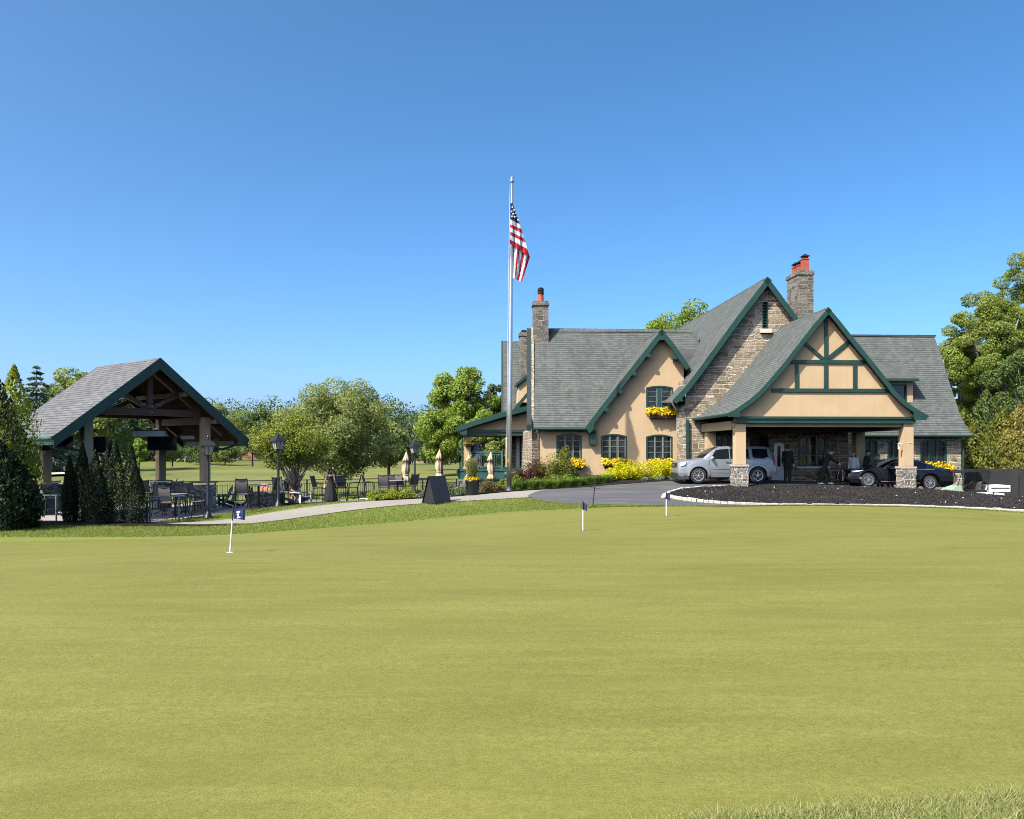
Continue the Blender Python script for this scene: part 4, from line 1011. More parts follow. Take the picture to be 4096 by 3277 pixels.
uW0, uW1 = uof(3300, WR), uof(3845, WR)
W5 = arch(3681, 3787, 1757, 1862, WR, .16); W6 = arch(3550, 3600, 1757, 1875, WR, .1); W7 = arch(3458, 3512, 1757, 1875, WR, .1)
mb = MB(); wall_face(mb, [(uW0, -1.4), (uW1, -1.4), (uW1, zre + .15), (uW0, zre + .15)], [W5, W6, W7], WR, .3)
mb.face([UW(uW1, WR, -1.4), UW(uW1, 50, -1.4), UW(uW1, 50, zre + 1), UW(uW1, WR, zre + .15)]); mb.build('stone_wall', M['stone'], CH)
window(W5, WR, 3, 4, recess=.2, muntmat='green'); window(W6, WR, 2, 3, recess=.2, muntmat='green'); window(W7, WR, 2, 3, recess=.2, muntmat='green')
mb = MB(); mb.prism([UW(uW1 - .02, WR - .03, -1.4), UW(uW1 - .02, WR - .03, .45), UW(uW1 - .02, WR - .12, .1), UW(uW1 - .02, WR - .18, -1.4)], UDIR * -.8); mb.build('stone_wall', M['stone'], CH)
mb = MB(); mb.tube([UW(uof(3455, WRE), WRE - .06, zre - .06), UW(uof(3893, WRE) + .03, WRE - .06, zre - .06)], .06, 8); mb.build('gutter', M['green'], CH)
mb = MB(); mb.tube([BW(3872, 1744, 42.05), BW(3858, 1764, 42.2), BW(3853, 1790, 42.4), BW(3853, 1960, 42.4)], .05, 8); mb.build('downpipe', M['green'], CH)
# shed dormer
WD = 43.3; u0, u1 = uof(3500, WD), uof(3652, WD); zd0 = zof(3600, 1628, WD) - .3; zd1 = zof(3600, 1516, WD)
DW = [(uof(3564, WD), zof(3600, 1606, WD)), (uof(3628, WD), zof(3600, 1606, WD)), (uof(3628, WD), zof(3600, 1538, WD)), (uof(3564, WD), zof(3600, 1538, WD))]
mb = MB(); wall_face(mb, [(u0, zd0), (u1, zd0), (u1, zd1), (u0, zd1)], [DW], WD); mb.face([UW(u1, WD, zd0), UW(u1, 46, zd0), UW(u1, 46, zd1 + .6), UW(u1, WD, zd1)]); o = mb.build('dormer', M['stucco'], CH)
window(DW, WD, 1, 1, parent=o, fr=.06)
zE = zof(3676, 1514, 42.9); A = [UW(uof(3330, 45.3), 45.4, zof(3596, 1440, 45.3)), UW(uof(3400, 42.9), 42.9, zE)]; B = [UW(uof(3598, 45.4), 45.4, zof(3596, 1440, 45.3)), UW(uof(3676, 42.9), 42.9, zE)]
mb = MB(); mb.slab(A, B, .1); mb.build('dormer_roof', M['roof'], o)
mb = MB(); mb.beam(A[1] + Vector((0, 0, -.1)), B[1] + Vector((0, 0, -.1)), .08, .12); mb.build('fascia', M['green'], o)

# --- rear left block and the side porch
WB = 55.0; zbE = zof(2060, 1648, WB); wtop = WB + 3.2; zbT = zof(2060, 1364, wtop)
A = [UW(uof(2013, wtop), wtop, zbT), UW(uof(2013, WB) , WB, zbE - .3)]; B = [UW(uof(2200, wtop), wtop, zbT), UW(uof(2200, WB), WB, zbE - .3)]
mb = MB(); mb.slab(A, B, .14); mb.build('roof', M['roof'], CH)
mb = MB(); mb.prism([A[0] - UDIR * .14, A[1] - UDIR * .14, A[1] - UDIR * .14 + Vector((0, 3, 0)), A[0] - UDIR * .14 + Vector((0, .3, 0))], UDIR * .13); mb.build('bargeboard', M['shaded_trim'], CH)
mb = MB(); mb.ubox(uof(2030, WB), uof(2200, WB), WB + .3, WB + 3, .3, zbE + .2); mb.build('stucco_wall', M['stucco'], CH)
ch, u0, u1, zt = chimney(2079, 2115, 0, 1330, 1471, 55.8, .8)
mb = MB(); mb.ubox(u0 + .1, u1 - .1, 55.9, 56.5, zt, zt + .1); mb.ubox(u0 + .15, u1 - .15, 56, 56.4, zt + .16, zt + .2); mb.build('pot_cap', M['blackmetal'], ch)
WD2 = 53.5
a = poly_uz([(2072, 1610), (2124, 1610), (2124, 1494), (2076, 1526)], WD2); mb = MB(); mb.prism([UW(u, WD2, z) for u, z in a], WDIR * 2); o = mb.build('dormer', M['stucco'], CH)
a = poly_uz([(2064, 1533), (2124, 1486), (2124, 1498), (2066, 1544)], WD2); mb = MB(); mb.prism([UW(u, WD2 - .2, z) for u, z in a], WDIR * 2.2); mb.build('dormer_roof', M['green'], o)
a = poly_uz([(2052, 1638), (2112, 1566), (2112, 1585), (2066, 1640)], 51); mb = MB(); mb.prism([UW(u, 51, z) for u, z in a], WDIR * 2.2); mb.build('roof', M['green'], CH)
# porch, front face at w=48.8
WQ = 48.8; WQB = WQ + 5.5
rt = poly_uz([(2126, 1619), (1980, 1657), (1890, 1685), (1821, 1709)], WQ - .5)
A = [UW(u, WQ - .5, z) for u, z in rt]; B = [UW(u, WQB, z) for u, z in rt]
mb = MB(); mb.slab(B, A, .1); mb.build('roof', M['roof'], CH)
mb, low = bargeboard(rt, WQ - .55, .3); mb.build('bargeboard', M['green'], CH)
a = poly_uz([(1866, 1720), (2126, 1720), (2126, 1640), (1985, 1672), (1900, 1700), (1866, 1712)], WQ); mb = MB(); mb.prism([UW(u, WQ, z) for u, z in a], WDIR * .15); mb.build('gable_wall', M['stucco'], CH)
mb = MB(); u0, u1 = uof(1856, WQ), uof(2126, WQ); mb.ubox(u0, u1, WQ - .08, WQ + .3, zof(1980, 1743, WQ), zof(1980, 1729, WQ)); mb.ubox(u0, u1 + .1, WQ - .14, WQ + .3, zof(1980, 1728.6, WQ), zof(1980, 1719, WQ))
a = poly_uz([(1822, 1712), (1868, 1716), (1868, 1742), (1848, 1740), (1826, 1722)], WQ); mb.prism([UW(u, WQ - .5, z) for u, z in a], WDIR * .42)
mb.build('beam', M['green'], CH)
zc = zof(1980, 1743, WQ); mb = MB(); mb.ubox(u0, u1, WQ + .3, WQB, zc + .02, zc + .1); mb.build('ceiling', M['stucco_dim'], CH)
zdk = zof(1900, 1876, WQ); mb = MB(); c0, c1 = uof(1855, WQ), uof(1882, WQ); mb.ubox(c0, c1, WQ + .02, WQ + .42, zdk + .12, zc - .005); mb.ubox(c0 - .14, c1 + .0, WQ + .0, WQ + .45, zdk, zdk + .115); mb.build('column', M['stucco'], CH)
mb = MB(); d0, d1 = uof(1830, WQ), uof(2018, WQ); mb.ubox(d0, d1 + 2.5, WQ - .1, WQB, zdk - .13, zdk); mb.ubox(d0 + .03, d1, WQ - .05, WQ + .1, zdk - .55, zdk - .135); mb.ubox(d0 + .03, d1, WQ - .08, WQ + .1, zdk - .66, zdk - .56)
mb.ubox(d0 + .06, d1, WQ, WQ + .2, zdk - 1.9, zdk - .665); mb.build('deck', M['deckgreen'], CH)
mb = MB(); r0, r1 = c1 + .02, uof(2010, WQ); mb.ubox(r0, r1, WQ + .05, WQ + .12, zdk + .98, zdk + 1.04); mb.ubox(r0, r1, WQ + .05, WQ + .1, zdk + .1, zdk + .15); mb.ubox(r0, r1, WQ + .05, WQ + .1, zdk + .86, zdk + .9)
u = r0
while u < r1: mb.ubox(u, u + .022, WQ + .06, WQ + .085, zdk + .15, zdk + .86); u += .13
mb.ubox(r1 - .1, r1 + .03, WQ + .0, WQ + .14, zdk - .6, zdk + 1.1); mb.build('railing', paint('pale_green_rail', (.05, .11, .09), .5, .1), CH)
mb = MB(); mb.tube([BW(1822, 1714, WQ - .45), BW(1838, 1740, WQ - .3), BW(1849, 1752, WQ), BW(1849, 1860, WQ), BW(1836, 1874, WQ - .1), BW(1829, 1880, WQ - .15), BW(1829, 1900, WQ - .15)], .05, 8); mb.build('downpipe', M['green'], CH)
mb = MB(); c = UW(uof(1985, 50.5), 50.5, zc - .25)
for k in range(5):
    a = k * 1.2566 + .2; d = Vector((math.cos(a), math.sin(a), 0)); mb.obox(c + d * .42, d, d.cross(ZV), ZV, .32, .06, .008)
mb.lathe([(.1, -.06), (.12, .04), (.03, .08), (.02, .3)], c, 10); mb.build('ceiling_fan', M['blackmetal'], CH)
mb = MB()      # lit post, stone pier and dark opening beyond the porch
u0 = uof(2048, 52); mb.ubox(u0, u0 + .42, 52, 52.4, zdk, zc); mb.build('stone_wall', M['stone'], CH)
mb = MB(); u0 = uof(2066, 51.5); mb.ubox(u0, u0 + .2, 51.5, 51.7, zdk, zc); mb.build('door_frame', M['white'], CH)
mb = MB(); mb.ubox(uof(2078, 52), uof(2126, 52) + .6, 52.1, 52.3, zdk, zc); mb.build('patio_door', M['glass'], CH)

# ------------------------------------------------------------------ window boxes full of yellow flowers
def window_box(px0, px1, pyf0, pyf1, pyb, w, label, seed, basket=False, N=700):
    u0, u1 = uof(px0, w), uof(px1, w); z0, zm, z1 = zof(px0, pyb, w), zof(px0, pyf1, w), zof(px0, pyf0, w)
    c = UW((u0 + u1) / 2, w - .2, z0); root = empty('window_box', c, 0, label, 'window box', 'flower boxes on the clubhouse walls')
    mb = MB(); a, b = u0 + .12, u1 - .12
    mb.hexa([UW(a + .05, w - .28, z0), UW(b - .05, w - .28, z0), UW(b - .05, w - .02, z0), UW(a + .05, w - .02, z0)], [UW(a, w - .36, zm), UW(b, w - .36, zm), UW(b, w - .02, zm), UW(a, w - .02, zm)])
    if basket:
        n = 16
        for k in range(n + 1): u = a + (b - a) * k / n; mb.beam(UW(u * .96 + (a + b) / 2 * .04, w - .29, z0), UW(u, w - .375, zm + .02), .018, .018, UDIR)
    mb.build('box', paint('coir_basket', (.16, .09, .04), .9, .3, 12) if basket else M['bark_dark'], root)
    rng = np.random.default_rng(seed); n = N
    U = rng.uniform(u0, u1, n); D = rng.uniform(-.46, -.04, n); hh = (1 - ((D + .25) / .23) ** 2) * (z1 - zm)
    Z = zm - .04 + rng.uniform(.0, 1, n) * hh + .03 * np.sin(U * 9 + seed) - np.where(D < -.38, rng.uniform(0, .12, n), 0)
    C = np.stack([CS * U - SN * (w + D), SN * U + CS * (w + D), Z], 1)
    V, Fq = leaves(C[: n // 3], .09, rng, .6, .2); np_mesh('foliage', V, Fq, LM['leafy'], root, c)
    C = C[n // 3:]; C[:, 2] += .02; C[:, 1] -= .02; V, Fq = leaves(C, .10, rng, .95, .1, np.tile([0., -.9, .5], (len(C), 1))); np_mesh('flowers', V, Fq, LM['flower'], root, c)
window_box(2402, 2512, 1831, 1853, 1870, WS, 'yellow flower box under the arched window left of the gable centre', 1)
window_box(2586, 2694, 1833, 1853, 1870, WS, 'yellow flower box half hidden behind the yellow shrubs', 2)
window_box(2583, 2695, 1628, 1652, 1674, WS, 'yellow flower basket under the upstairs window', 3, True, 900)
window_box(2225, 2337, 1830, 1860, 1876, WS, 'yellow flower box peeping out beside the golden cypress', 4)
window_box(3688, 3797, 1845, 1878, 1896, WR, 'yellow flower box on the shaded stone wall behind the black car', 5)
# ------------------------------------------------------------------ open pavilion
PO = Vector((-15.06, 33.54, 0)); PR_ = Vector((.6225, .7826, 0)); PD = Vector((-.7826, .6225, 0)); ZP = -1.08
def PV(a, b, z): return PO + PR_ * a + PD * b + ZV * z
PAV = empty('pavilion', tuple(PV(0, 1.9, ZP)), 0, 'open timber pavilion with a grey shingle gable roof on tan columns', 'pavilion')
def pbox(mb, a0, a1, b0, b1, z0, z1):
    q = lambda z: [PV(a0, b0, z), PV(a1, b0, z), PV(a1, b1, z), PV(a0, b1, z)]
    return mb.hexa(q(z0), q(z1))
HWR, ZAP, ZEV, BF_, BB_ = 4.08, 5.42, 2.17, -.86, 4.58
sl_ = (ZAP - ZEV) / HWR
def zpr(a): return ZAP - abs(a) * sl_
for s in (-1, 1):
    aa = [0, s * 1.4, s * 2.8, s * HWR]
    mb = MB(); A = [PV(a, BF_, zpr(a)) for a in aa]; B = [PV(a, BB_, zpr(a)) for a in aa]
    mb.slab(A, B, .09); mb.build('roof', M['roof_pav'], PAV)
    mb = MB(); A = [PV(a, BF_ + .06, zpr(a) - .11) for a in aa]; B = [PV(a, BB_ - .06, zpr(a) - .11) for a in aa]; mb.slab(A, B, .05); mb.build('soffit_boards', M['boards'], PAV)
    for b0 in (BF_ - .05, BB_ - .02):
        mb = MB(); q = lambda b: [PV(0, b, ZAP + .0), PV(s * HWR, b, ZEV + .0), PV(s * HWR, b, ZEV - .44), PV(0, b, ZAP - .46)]
        mb.hexa(q(b0), q(b0 + .07)); mb.build('bargeboard', M['pergola_green'], PAV)
    mb = MB()       # purlins
    for a in (1.3, 2.7): mb.beam(PV(s * a, BF_ + .2, zpr(a) - .38), PV(s * a, BB_ - .2, zpr(a) - .38), .14, .18)
    mb.build('purlins', M['ceilwood'], PAV)
    mb = MB(); mb.tube([PV(s * (HWR + .03), BF_, ZEV - .08), PV(s * (HWR + .03), BB_, ZEV - .08)], .065, 8); mb.build('gutter', paint('gutter_green', (.04, .13, .095), .4, .1) if s < 0 else M['pergola_green'], PAV)
    mb = MB(); pbox(mb, min(s * (HWR - .02), s * (HWR - .06)), max(s * (HWR - .02), s * (HWR - .06)), BF_, BB_, ZEV - .34, ZEV - .1); mb.build('fascia', M['pergola_green'], PAV)
    mb = MB(); mb.tube([PV(s * (HWR - .1), .0, ZEV - .1), PV(s * (HWR - .15), .02, ZEV - .32), PV(s * (HWR - .5), .02, ZEV - .45), PV(s * 2.75, .02, ZEV - .55), PV(s * 2.72, .02, ZEV - .9)], .055, 8); mb.build('downpipe', M['pergola_green'], PAV)
for a in (-2.51, 2.51):
    for b in (0, 3.8):
        mb = MB(); pbox(mb, a - .165, a + .165, b - .165, b + .165, .25, 3.08); o = mb.build('column', M['stucco'], PAV)
        mb = MB(); rr = random.Random(int(a * 10 + b)); rings = []
        for k in range(6):
            e = .34 + rr.uniform(-.01, .015); z = ZP - .1 + (1.3) * k / 5; rings.append([PV(a - e, b - e, z), PV(a + e, b - e, z), PV(a + e, b + e, z), PV(a - e, b + e, z)])
        mb.loft(rings); mb.build('stone_base', M['pier_grey'], o)
        mb = MB(); pbox(mb, a - .38, a + .38, b - .38, b + .38, .205, .255); mb.build('cap', M['pier_grey'], o)
for b in (0, 3.8):      # trusses
    mb = MB(); q = lambda e, z: [PV(-e, b - .10, z), PV(e, b - .10, z), PV(e, b + .10, z), PV(-e, b + .10, z)]; mb.hexa(q(2.68, 3.08), q(2.42, 3.36))
    mb.beam(PV(0, b, 3.40), PV(0, b, ZAP - .2), .2, .22, PR_)
    for s in (-1, 1): mb.beam(PV(s * .12, b, 3.42), PV(s * 1.38, b, 4.05), .18, .17); mb.beam(PV(s * .0, b, ZAP - .36), PV(s * 3.4, b, zpr(3.4) - .36), .18, .2)
    o = mb.build('truss', M['wood'], PAV)
    mb = MB(); m2 = MB()
    for a, z in ((0, 3.46), (-.33, 3.53), (.33, 3.53), (0, 3.22), (2.35, 3.2), (-2.35, 3.2)):
        mb.obox(PV(a, b - .108, z), PR_, PD, ZV, .13, .006, .07)
        for d in (-.07, 0, .07): m2.obox(PV(a + d, b - .118, z), PR_, PD, ZV, .011, .006, .011)
    mb.build('bracket_plates', M['blackmetal'], o); m2.build('bolts', M['alu'], o)
for s in (-1, 1):
    mb = MB(); pbox(mb, min(s * 2.4, s * 2.62), max(s * 2.4, s * 2.62), .11, 3.69, 2.78, 3.085); mb.build('side_beam', M['wood'], PAV)
mb = MB(); c = PV(1.1, 2.0, 3.35)
for k in range(5):
    a = k * 1.2566; d = Vector((math.cos(a), math.sin(a), 0)); mb.obox(c + d * .4, d, d.cross(ZV), ZV, .3, .055, .008)
mb.lathe([(.09, -.08), (.12, .04), (.03, .08), (.02, 1.2)], c, 10); mb.build('ceiling_fan', M['blackmetal'], PAV)
def heater(px0, px1, py0, py1, Y, label):
    a, b = W(px0, (py0 + py1) / 2, Y), W(px1, (py0 + py1) / 2, Y); c = (a + b) / 2; r = empty('patio_heater', c, 0, label, 'heater', 'tube heaters under the pavilion roof')
    d = (b - a).normalized(); h = abs(W(px0, py0, Y).z - W(px0, py1, Y).z); mb = MB()
    mb.obox(c, d, d.cross(ZV), ZV, (b - a).length / 2, .12, h / 2); mb.build('reflector', M['white_dim'], r)
    mb = MB(); mb.obox(c + ZV * (h / 2 + .02), d, d.cross(ZV), ZV, (b - a).length / 2 + .02, .14, .02)
    for t in (.12, .88): p = a.lerp(b, t); mb.tube([p + ZV * (h / 2), p + ZV * (h / 2 + .72)], .012, 5)
    mb.build('hanger', M['blackmetal'], r)
M['white_dim'] = paint('white_enamel', (.85, .84, .81), .4, .05)
heater(535, 662, 1724, 1746, 35.6, 'longer white tube heater hanging under the tie beam')
heater(727, 782, 1743, 1757, 37.4, 'shorter white heater deeper under the pavilion roof')
def tv(px0, px1, py0, py1, Y, rz, label):
    a, b = W(px0, py1, Y), W(px1, py0, Y); c = (a + b) / 2; r = empty('television', c, rz, label, 'television', 'dark screens under the pavilion', world=False)
    w, h = (b.x - a.x) / 2, (b.z - a.z) / 2; mb = MB(); mb.box(-w, w, -.03, .04, -h, h); mb.box(-.15, .15, .04, .2, -.12, .12); mb.build('housing', M['plastic'], r, off=Vector())
    mb = MB(); mb.box(-w + .02, w - .02, -.034, -.031, -h + .02, h - .02); mb.build('screen', M['carglass'], r, off=Vector())
tv(592, 705, 1745, 1803, 36.3, .1, 'large dark television on the rear right column')
tv(371, 430, 1747, 1812, 33.4, .35, 'dark television beside the front left column')
tv(168, 286, 1744, 1803, 32.2, .45, 'wide dark screen under the left eave of the pavilion')
tv(852, 874, 1757, 1810, 36.0, .5, 'narrow dark screen edge behind the street lamp')

# ------------------------------------------------------------------ lamp posts
def lamp_proto(label):
    r = empty('lamp_post', (0, 0, 0), 0, label, 'lamp post', 'black lantern posts along the patio', world=False); Z = Vector()
    mb = MB(); mb.lathe([(.19, 0), (.19, .08), (.15, .10), (.13, .2), (.09, .24), (.075, .42), (.06, .46), (.055, 2.3), (.05, 2.42), (.075, 2.46), (.05, 2.5), (.09, 2.56)], (0, 0, 0), 16); mb.build('post', M['blackmetal'], r, True, off=Z)
    mb = MB(); q = lambda e, z: [(-e, -e, z), (e, -e, z), (e, e, z), (-e, e, z)]
    mb.hexa(q(.135, 2.60), q(.215, 2.96)); mb.build('lamp_glass', M['lampglass'], r, off=Z)
    mb = MB(); mb.hexa(q(.15, 2.56), q(.15, 2.60)); 
    for i, j in ((-1, -1), (1, -1), (1, 1), (-1, 1)): mb.beam((i * .138, j * .138, 2.58), (i * .218, j * .218, 2.97), .022, .022)
    for i, j in ((0, -1), (1, 0), (0, 1), (-1, 0)): mb.beam((i * .14, j * .14, 2.58), (i * .22, j * .22, 2.97), .014, .014)
    mb.hexa(q(.30, 2.96), q(.27, 3.0)); mb.hexa(q(.27, 3.001), q(.17, 3.13)); mb.hexa(q(.17, 3.131), q(.09, 3.16)); mb.hexa(q(.09, 3.161), q(.06, 3.2))
    mb.lathe([(.03, 3.2), (.05, 3.24), (.02, 3.27), (.04, 3.32), (.012, 3.37), (.005, 3.42)], (0, 0, 0), 10); mb.build('lantern_hood', M['blackmetal'], r, off=Z)
    return r
l0 = lamp_proto('black lantern lamp post in front of the pavilion stone pier'); p = gpt(832, 32.5); l0.location = p; l0.rotation_euler.z = .5
copy_tree(l0, gpt(1113, 36), .75, 'black lantern lamp post beside the small many-stemmed tree'); copy_tree(l0, gpt(1659, 46), .6, 'black lantern lamp post between the closed umbrellas')

# ------------------------------------------------------------------ patio furniture
def bar_chair(label, group='sling bar chairs on the patio'):
    r = empty('bar_chair', (0, 0, 0), 0, label, 'chair', group, world=False); Z = Vector()       # faces -y
    mb = MB(); mb.box(-.24, .24, -.24, .22, .70, .73); mb.build('seat', M['sling'], r, off=Z)
    mb = MB(); n = 6
    for k in range(n):
        t0, t1 = k / n, (k + 1) / n; y = lambda t: .22 + .17 * t + .03 * math.sin(t * 3.1); z = lambda t: .76 + .55 * t
        mb.hexa([(-.23, y(t0), z(t0)), (.23, y(t0), z(t0)), (.23, y(t0) + .015, z(t0)), (-.23, y(t0) + .015, z(t0))], [(-.23, y(t1), z(t1)), (.23, y(t1), z(t1)), (.23, y(t1) + .015, z(t1)), (-.23, y(t1) + .015, z(t1))])
    mb.build('backrest', M['sling'], r, off=Z)
    mb = MB()
    for s in (-1, 1): mb.tube([(s * .245, .21, .68), (s * .245, .30, .95), (s * .245, .40, 1.33), (s * .245, .43, 1.37)], [.018, .018, .018, .012], 6)
    mb.tube([(-.245, .40, 1.32), (0, .415, 1.30), (.245, .40, 1.32)], .016, 6); mb.build('back_frame', M['blackmetal'], r, off=Z)
    for s in (-1, 1):
        for e, nm in ((-1, 0), (1, 1)):
            mb = MB(); mb.tube([(s * .235, e * .22, .70), (s * .25, e * .24, .35), (s * .30, e * .31, 0)], .017, 6); mb.build('leg', M['blackmetal'], r, off=Z)
        mb = MB(); mb.tube([(s * .25, .27, .98), (s * .27, .1, .97), (s * .28, -.12, .95), (s * .26, -.2, .86), (s * .245, -.2, .71)], .018, 6); mb.build('armrest', M['blackmetal'], r, off=Z)
    mb = MB(); 
    for a, b in (((-.26, -.25), (.26, -.25)), ((.26, -.25), (.26, .25)), ((.26, .25), (-.26, .25)), ((-.26, .25), (-.26, -.25))): mb.tube([(a[0], a[1], .33), (b[0], b[1], .33)], .012, 6)
    mb.build('footrest', M['blackmetal'], r, off=Z)
    for y in (-.23, .21): mb = MB(); mb.tube([(-.24, y, .69), (.24, y, .69)], .018, 6); mb.build('seat_rail', M['blackmetal'], r, off=Z)
    return r
def on_patio(px, Y):
    x = (px - CX) / F * Y; return Vector((x, Y, zg(x, Y) + .035))
chairs = [
    (176, 33.6, 2.35, 'sling bar chair at the stone counter, third in the row under the pavilion'), (148, 34.0, 2.35, 'sling bar chair at the stone counter, second in the row under the pavilion'),
    (202, 33.2, 2.35, 'sling bar chair at the stone counter, nearest the arborvitae'), (116, 35.0, 2.2, 'sling bar chair at the outer end of the stone counter'),
    (628, 33.3, .15, 'dark sling bar chair partly hidden by the end of the arborvitae row'), (674, 32.0, 3.1, 'brown-backed bar chair right behind the green handrail'),
    (725, 33.6, 3.5, 'pale-backed sling bar chair left of the pavilion stone pier'), (768, 34.8, .9, 'dark bar chair with its back against the stone pier'),
    (702, 36.0, .2, 'dark sling bar chair between the pavilion columns'), (672, 38.6, -1.2, 'slim side-on bar chair by the rear right column'),
    (586, 37.6, 3.2, 'brown sling bar chair seen just right of the arborvitae'), (790, 32.4, 1.75, 'bar chair seen side-on in front of the stone pier'),
    (232, 37.5, 3.3, 'sling bar chair far under the pavilion by the railing'), (560, 39.4, 2.9, 'bar chair at the back of the pavilion by the railing'),
    (972, 35.2, 3.3, 'grey sling bar chair at the left end of the tall table'), (964, 37.2, .3, 'dark bar chair at the far side of the tall table'),
    (1078, 36.2, -1.7, 'bar chair at the right end of the tall table'), (1125, 37.2, 2.9, 'dark bar chair behind the lamp post by the small tree'),
    (1278, 41.0, 1.4, 'sling bar chair turned side-on left of the woman in black'), (1366, 41.3, 3.2, 'shiny-backed bar chair right of the woman in black'),
    (1412, 40.6, -1.35, 'bar chair side-on at the right of the high patio table'), (1480, 42.6, 1.6, 'thin-looking bar chair edge-on at the railing'),
    (1537, 41.6, 3.15, 'brown-backed bar chair above the golden shrub'), (1574, 43.4, 3.3, 'shiny-backed bar chair behind the golden shrub'),
    (1612, 43.0, 2.6, 'dark bar chair under the left closed umbrella'), (1645, 43.6, -2.4, 'dark bar chair right of the left closed umbrella')]
c0 = bar_chair(chairs[0][3])
for k, (px, Y, rz, lb) in enumerate(chairs):
    o = c0 if k == 0 else copy_tree(c0, label=lb)
    o.location = on_patio(px, Y); o.rotation_euler.z = rz
def high_table(label, r=.45, h=1.02):
    o = empty('high_table', (0, 0, 0), 0, label, 'table', 'tall patio tables', world=False); Z = Vector()
    mb = MB(); mb.lathe([(r - .02, h - .03), (r, h - .02), (r, h), (.0, h + .003)], n=24); mb.build('tabletop', M['tabletop'], o, off=Z)
    mb = MB(); mb.lathe([(.05, .1), (.04, .3), (.04, h - .03)], n=12); mb.build('pedestal', M['blackmetal'], o, off=Z)
    mb = MB()
    for k in range(4):
        a = k * 1.571 + .4; d = Vector((math.cos(a), math.sin(a), 0)); mb.tube([d * .03 + ZV * .2, d * .18 + ZV * .1, d * .34 + ZV * .02], .022, 6)
    mb.build('foot', M['blackmetal'], o, off=Z); return o
t0 = None
for px, Y, sc, lb in ((655, 34.6, 1.15, 'tall table with a pale grey top between the pavilion columns'), (742, 34.0, 1, 'tall round table beside the pavilion stone pier'), (702, 32.4, 1, 'tall round table nearest the green handrail'),
                      (1035, 36.6, 1.25, 'tall dark table right of the front lamp post'), (1336, 41.0, 1.0, 'tall dark table just right of the woman in black'), (1590, 42.4, 1, 'tall table behind the golden shrub'), (232, 36.4, 1.1, 'tall table behind the arborvitae row')):
    if t0 is None: t0 = high_table(lb); o = t0
    else: o = copy_tree(t0, label=lb)
    o.location = on_patio(px, Y); o.scale = (sc, sc, 1)
# stone bar counter under the pavilion
r = empty('bar_counter', PV(-2.2, 2.0, ZP), 0, 'stone bar counter with a pale top at the left side of the pavilion', 'counter')
mb = MB(); a, b = on_patio(134, 35.2), on_patio(262, 36.2); d = (b - a).normalized(); nrm = Vector((-d.y, d.x, 0)); L = (b - a).length
mb.obox((a + b) / 2 + ZV * .58, d, nrm, ZV, L / 2, .35, .58); mb.build('stone_base', M['stone'], r)
mb = MB(); mb.obox((a + b) / 2 + ZV * 1.19, d, nrm, ZV, L / 2 + .1, .5, .03); mb.build('countertop', M['tabletop'], r)
# adirondack chairs
def adirondack(label, mat, group='low slatted garden chairs'):
    r = empty('adirondack_chair', (0, 0, 0), 0, label, 'chair', group, world=False); Z = Vector()
    mb = MB()
    for k in range(6): y = -.28 + k * .095; z = .36 - k * .03; mb.obox((0, y, z), (1, 0, 0), (0, .95, -.3), (0, .3, .95), .26, .042, .012)
    mb.build('seat', mat, r, off=Z)
    mb = MB()
    for k in range(5):
        x = (k - 2) * .105; tp = 1.02 - .03 * (k - 2) ** 2; mb.beam((x * .8, .22, .22), (x * 1.1, .22 + (tp - .22) * .42, tp), .085, .02, (0, -1, 0))
    mb.beam((-.24, .45, .66), (.24, .45, .66), .03, .07); mb.build('backrest', mat, r, off=Z)
    for s in (-1, 1):
        mb = MB(); mb.obox((s * .33, 0, .56), (1, 0, 0), (0, 1, 0), ZV, .065, .37, .013); mb.build('armrest', mat, r, off=Z)
        mb = MB(); mb.obox((s * .30, -.3, .27), (1, 0, 0), (0, 1, 0), ZV, .016, .05, .27); mb.build('leg', mat, r, off=Z)
        mb = MB(); mb.beam((s * .285, -.33, .33), (s * .285, .52, .04), .03, .11); mb.build('leg', mat, r, off=Z)
    return r
AM = {k: paint(k + '_slats', c, .6, .1) for k, c in (('black', (.02, .021, .023)), ('white', (.72, .70, .66)), ('coral', (.55, .26, .17)), ('charcoal', (.06, .06, .065)))}
for px, Y, rz, m, lb in ((880, 37.4, -1.0, 'black', 'black garden chair just right of the pavilion stone pier'), (910, 38.6, -.9, 'black', 'black garden chair second from the stone pier'), (1012, 38.8, 2.9, 'black', 'black slatted garden chair behind the tall dark table'),
                         (1062, 40.2, .4, 'coral', 'coral pink garden chair beyond the fire pit'), (1160, 38.6, -1.2, 'charcoal', 'charcoal garden chair left of the man behind the tree'), (1186, 39.2, .5, 'coral', 'coral pink garden chair at the foot of the small tree'), (1206, 38.8, .9, 'white', 'white garden chair with coral cushions beside the small tree')):
    o = adirondack(lb, AM[m]); o.location = on_patio(px, Y); o.rotation_euler.z = rz
r = empty('fire_pit', on_patio(1062, 38.6), 0, 'round grey stone fire pit between the garden chairs', 'fire pit')
mb = MB(); mb.lathe([(.8, -.05), (.82, .55), (.86, .56), (.86, .64), (.55, .645), (.5, .4)], on_patio(1062, 38.6), 20); mb.build('stone_ring', M['pier_grey'], r)
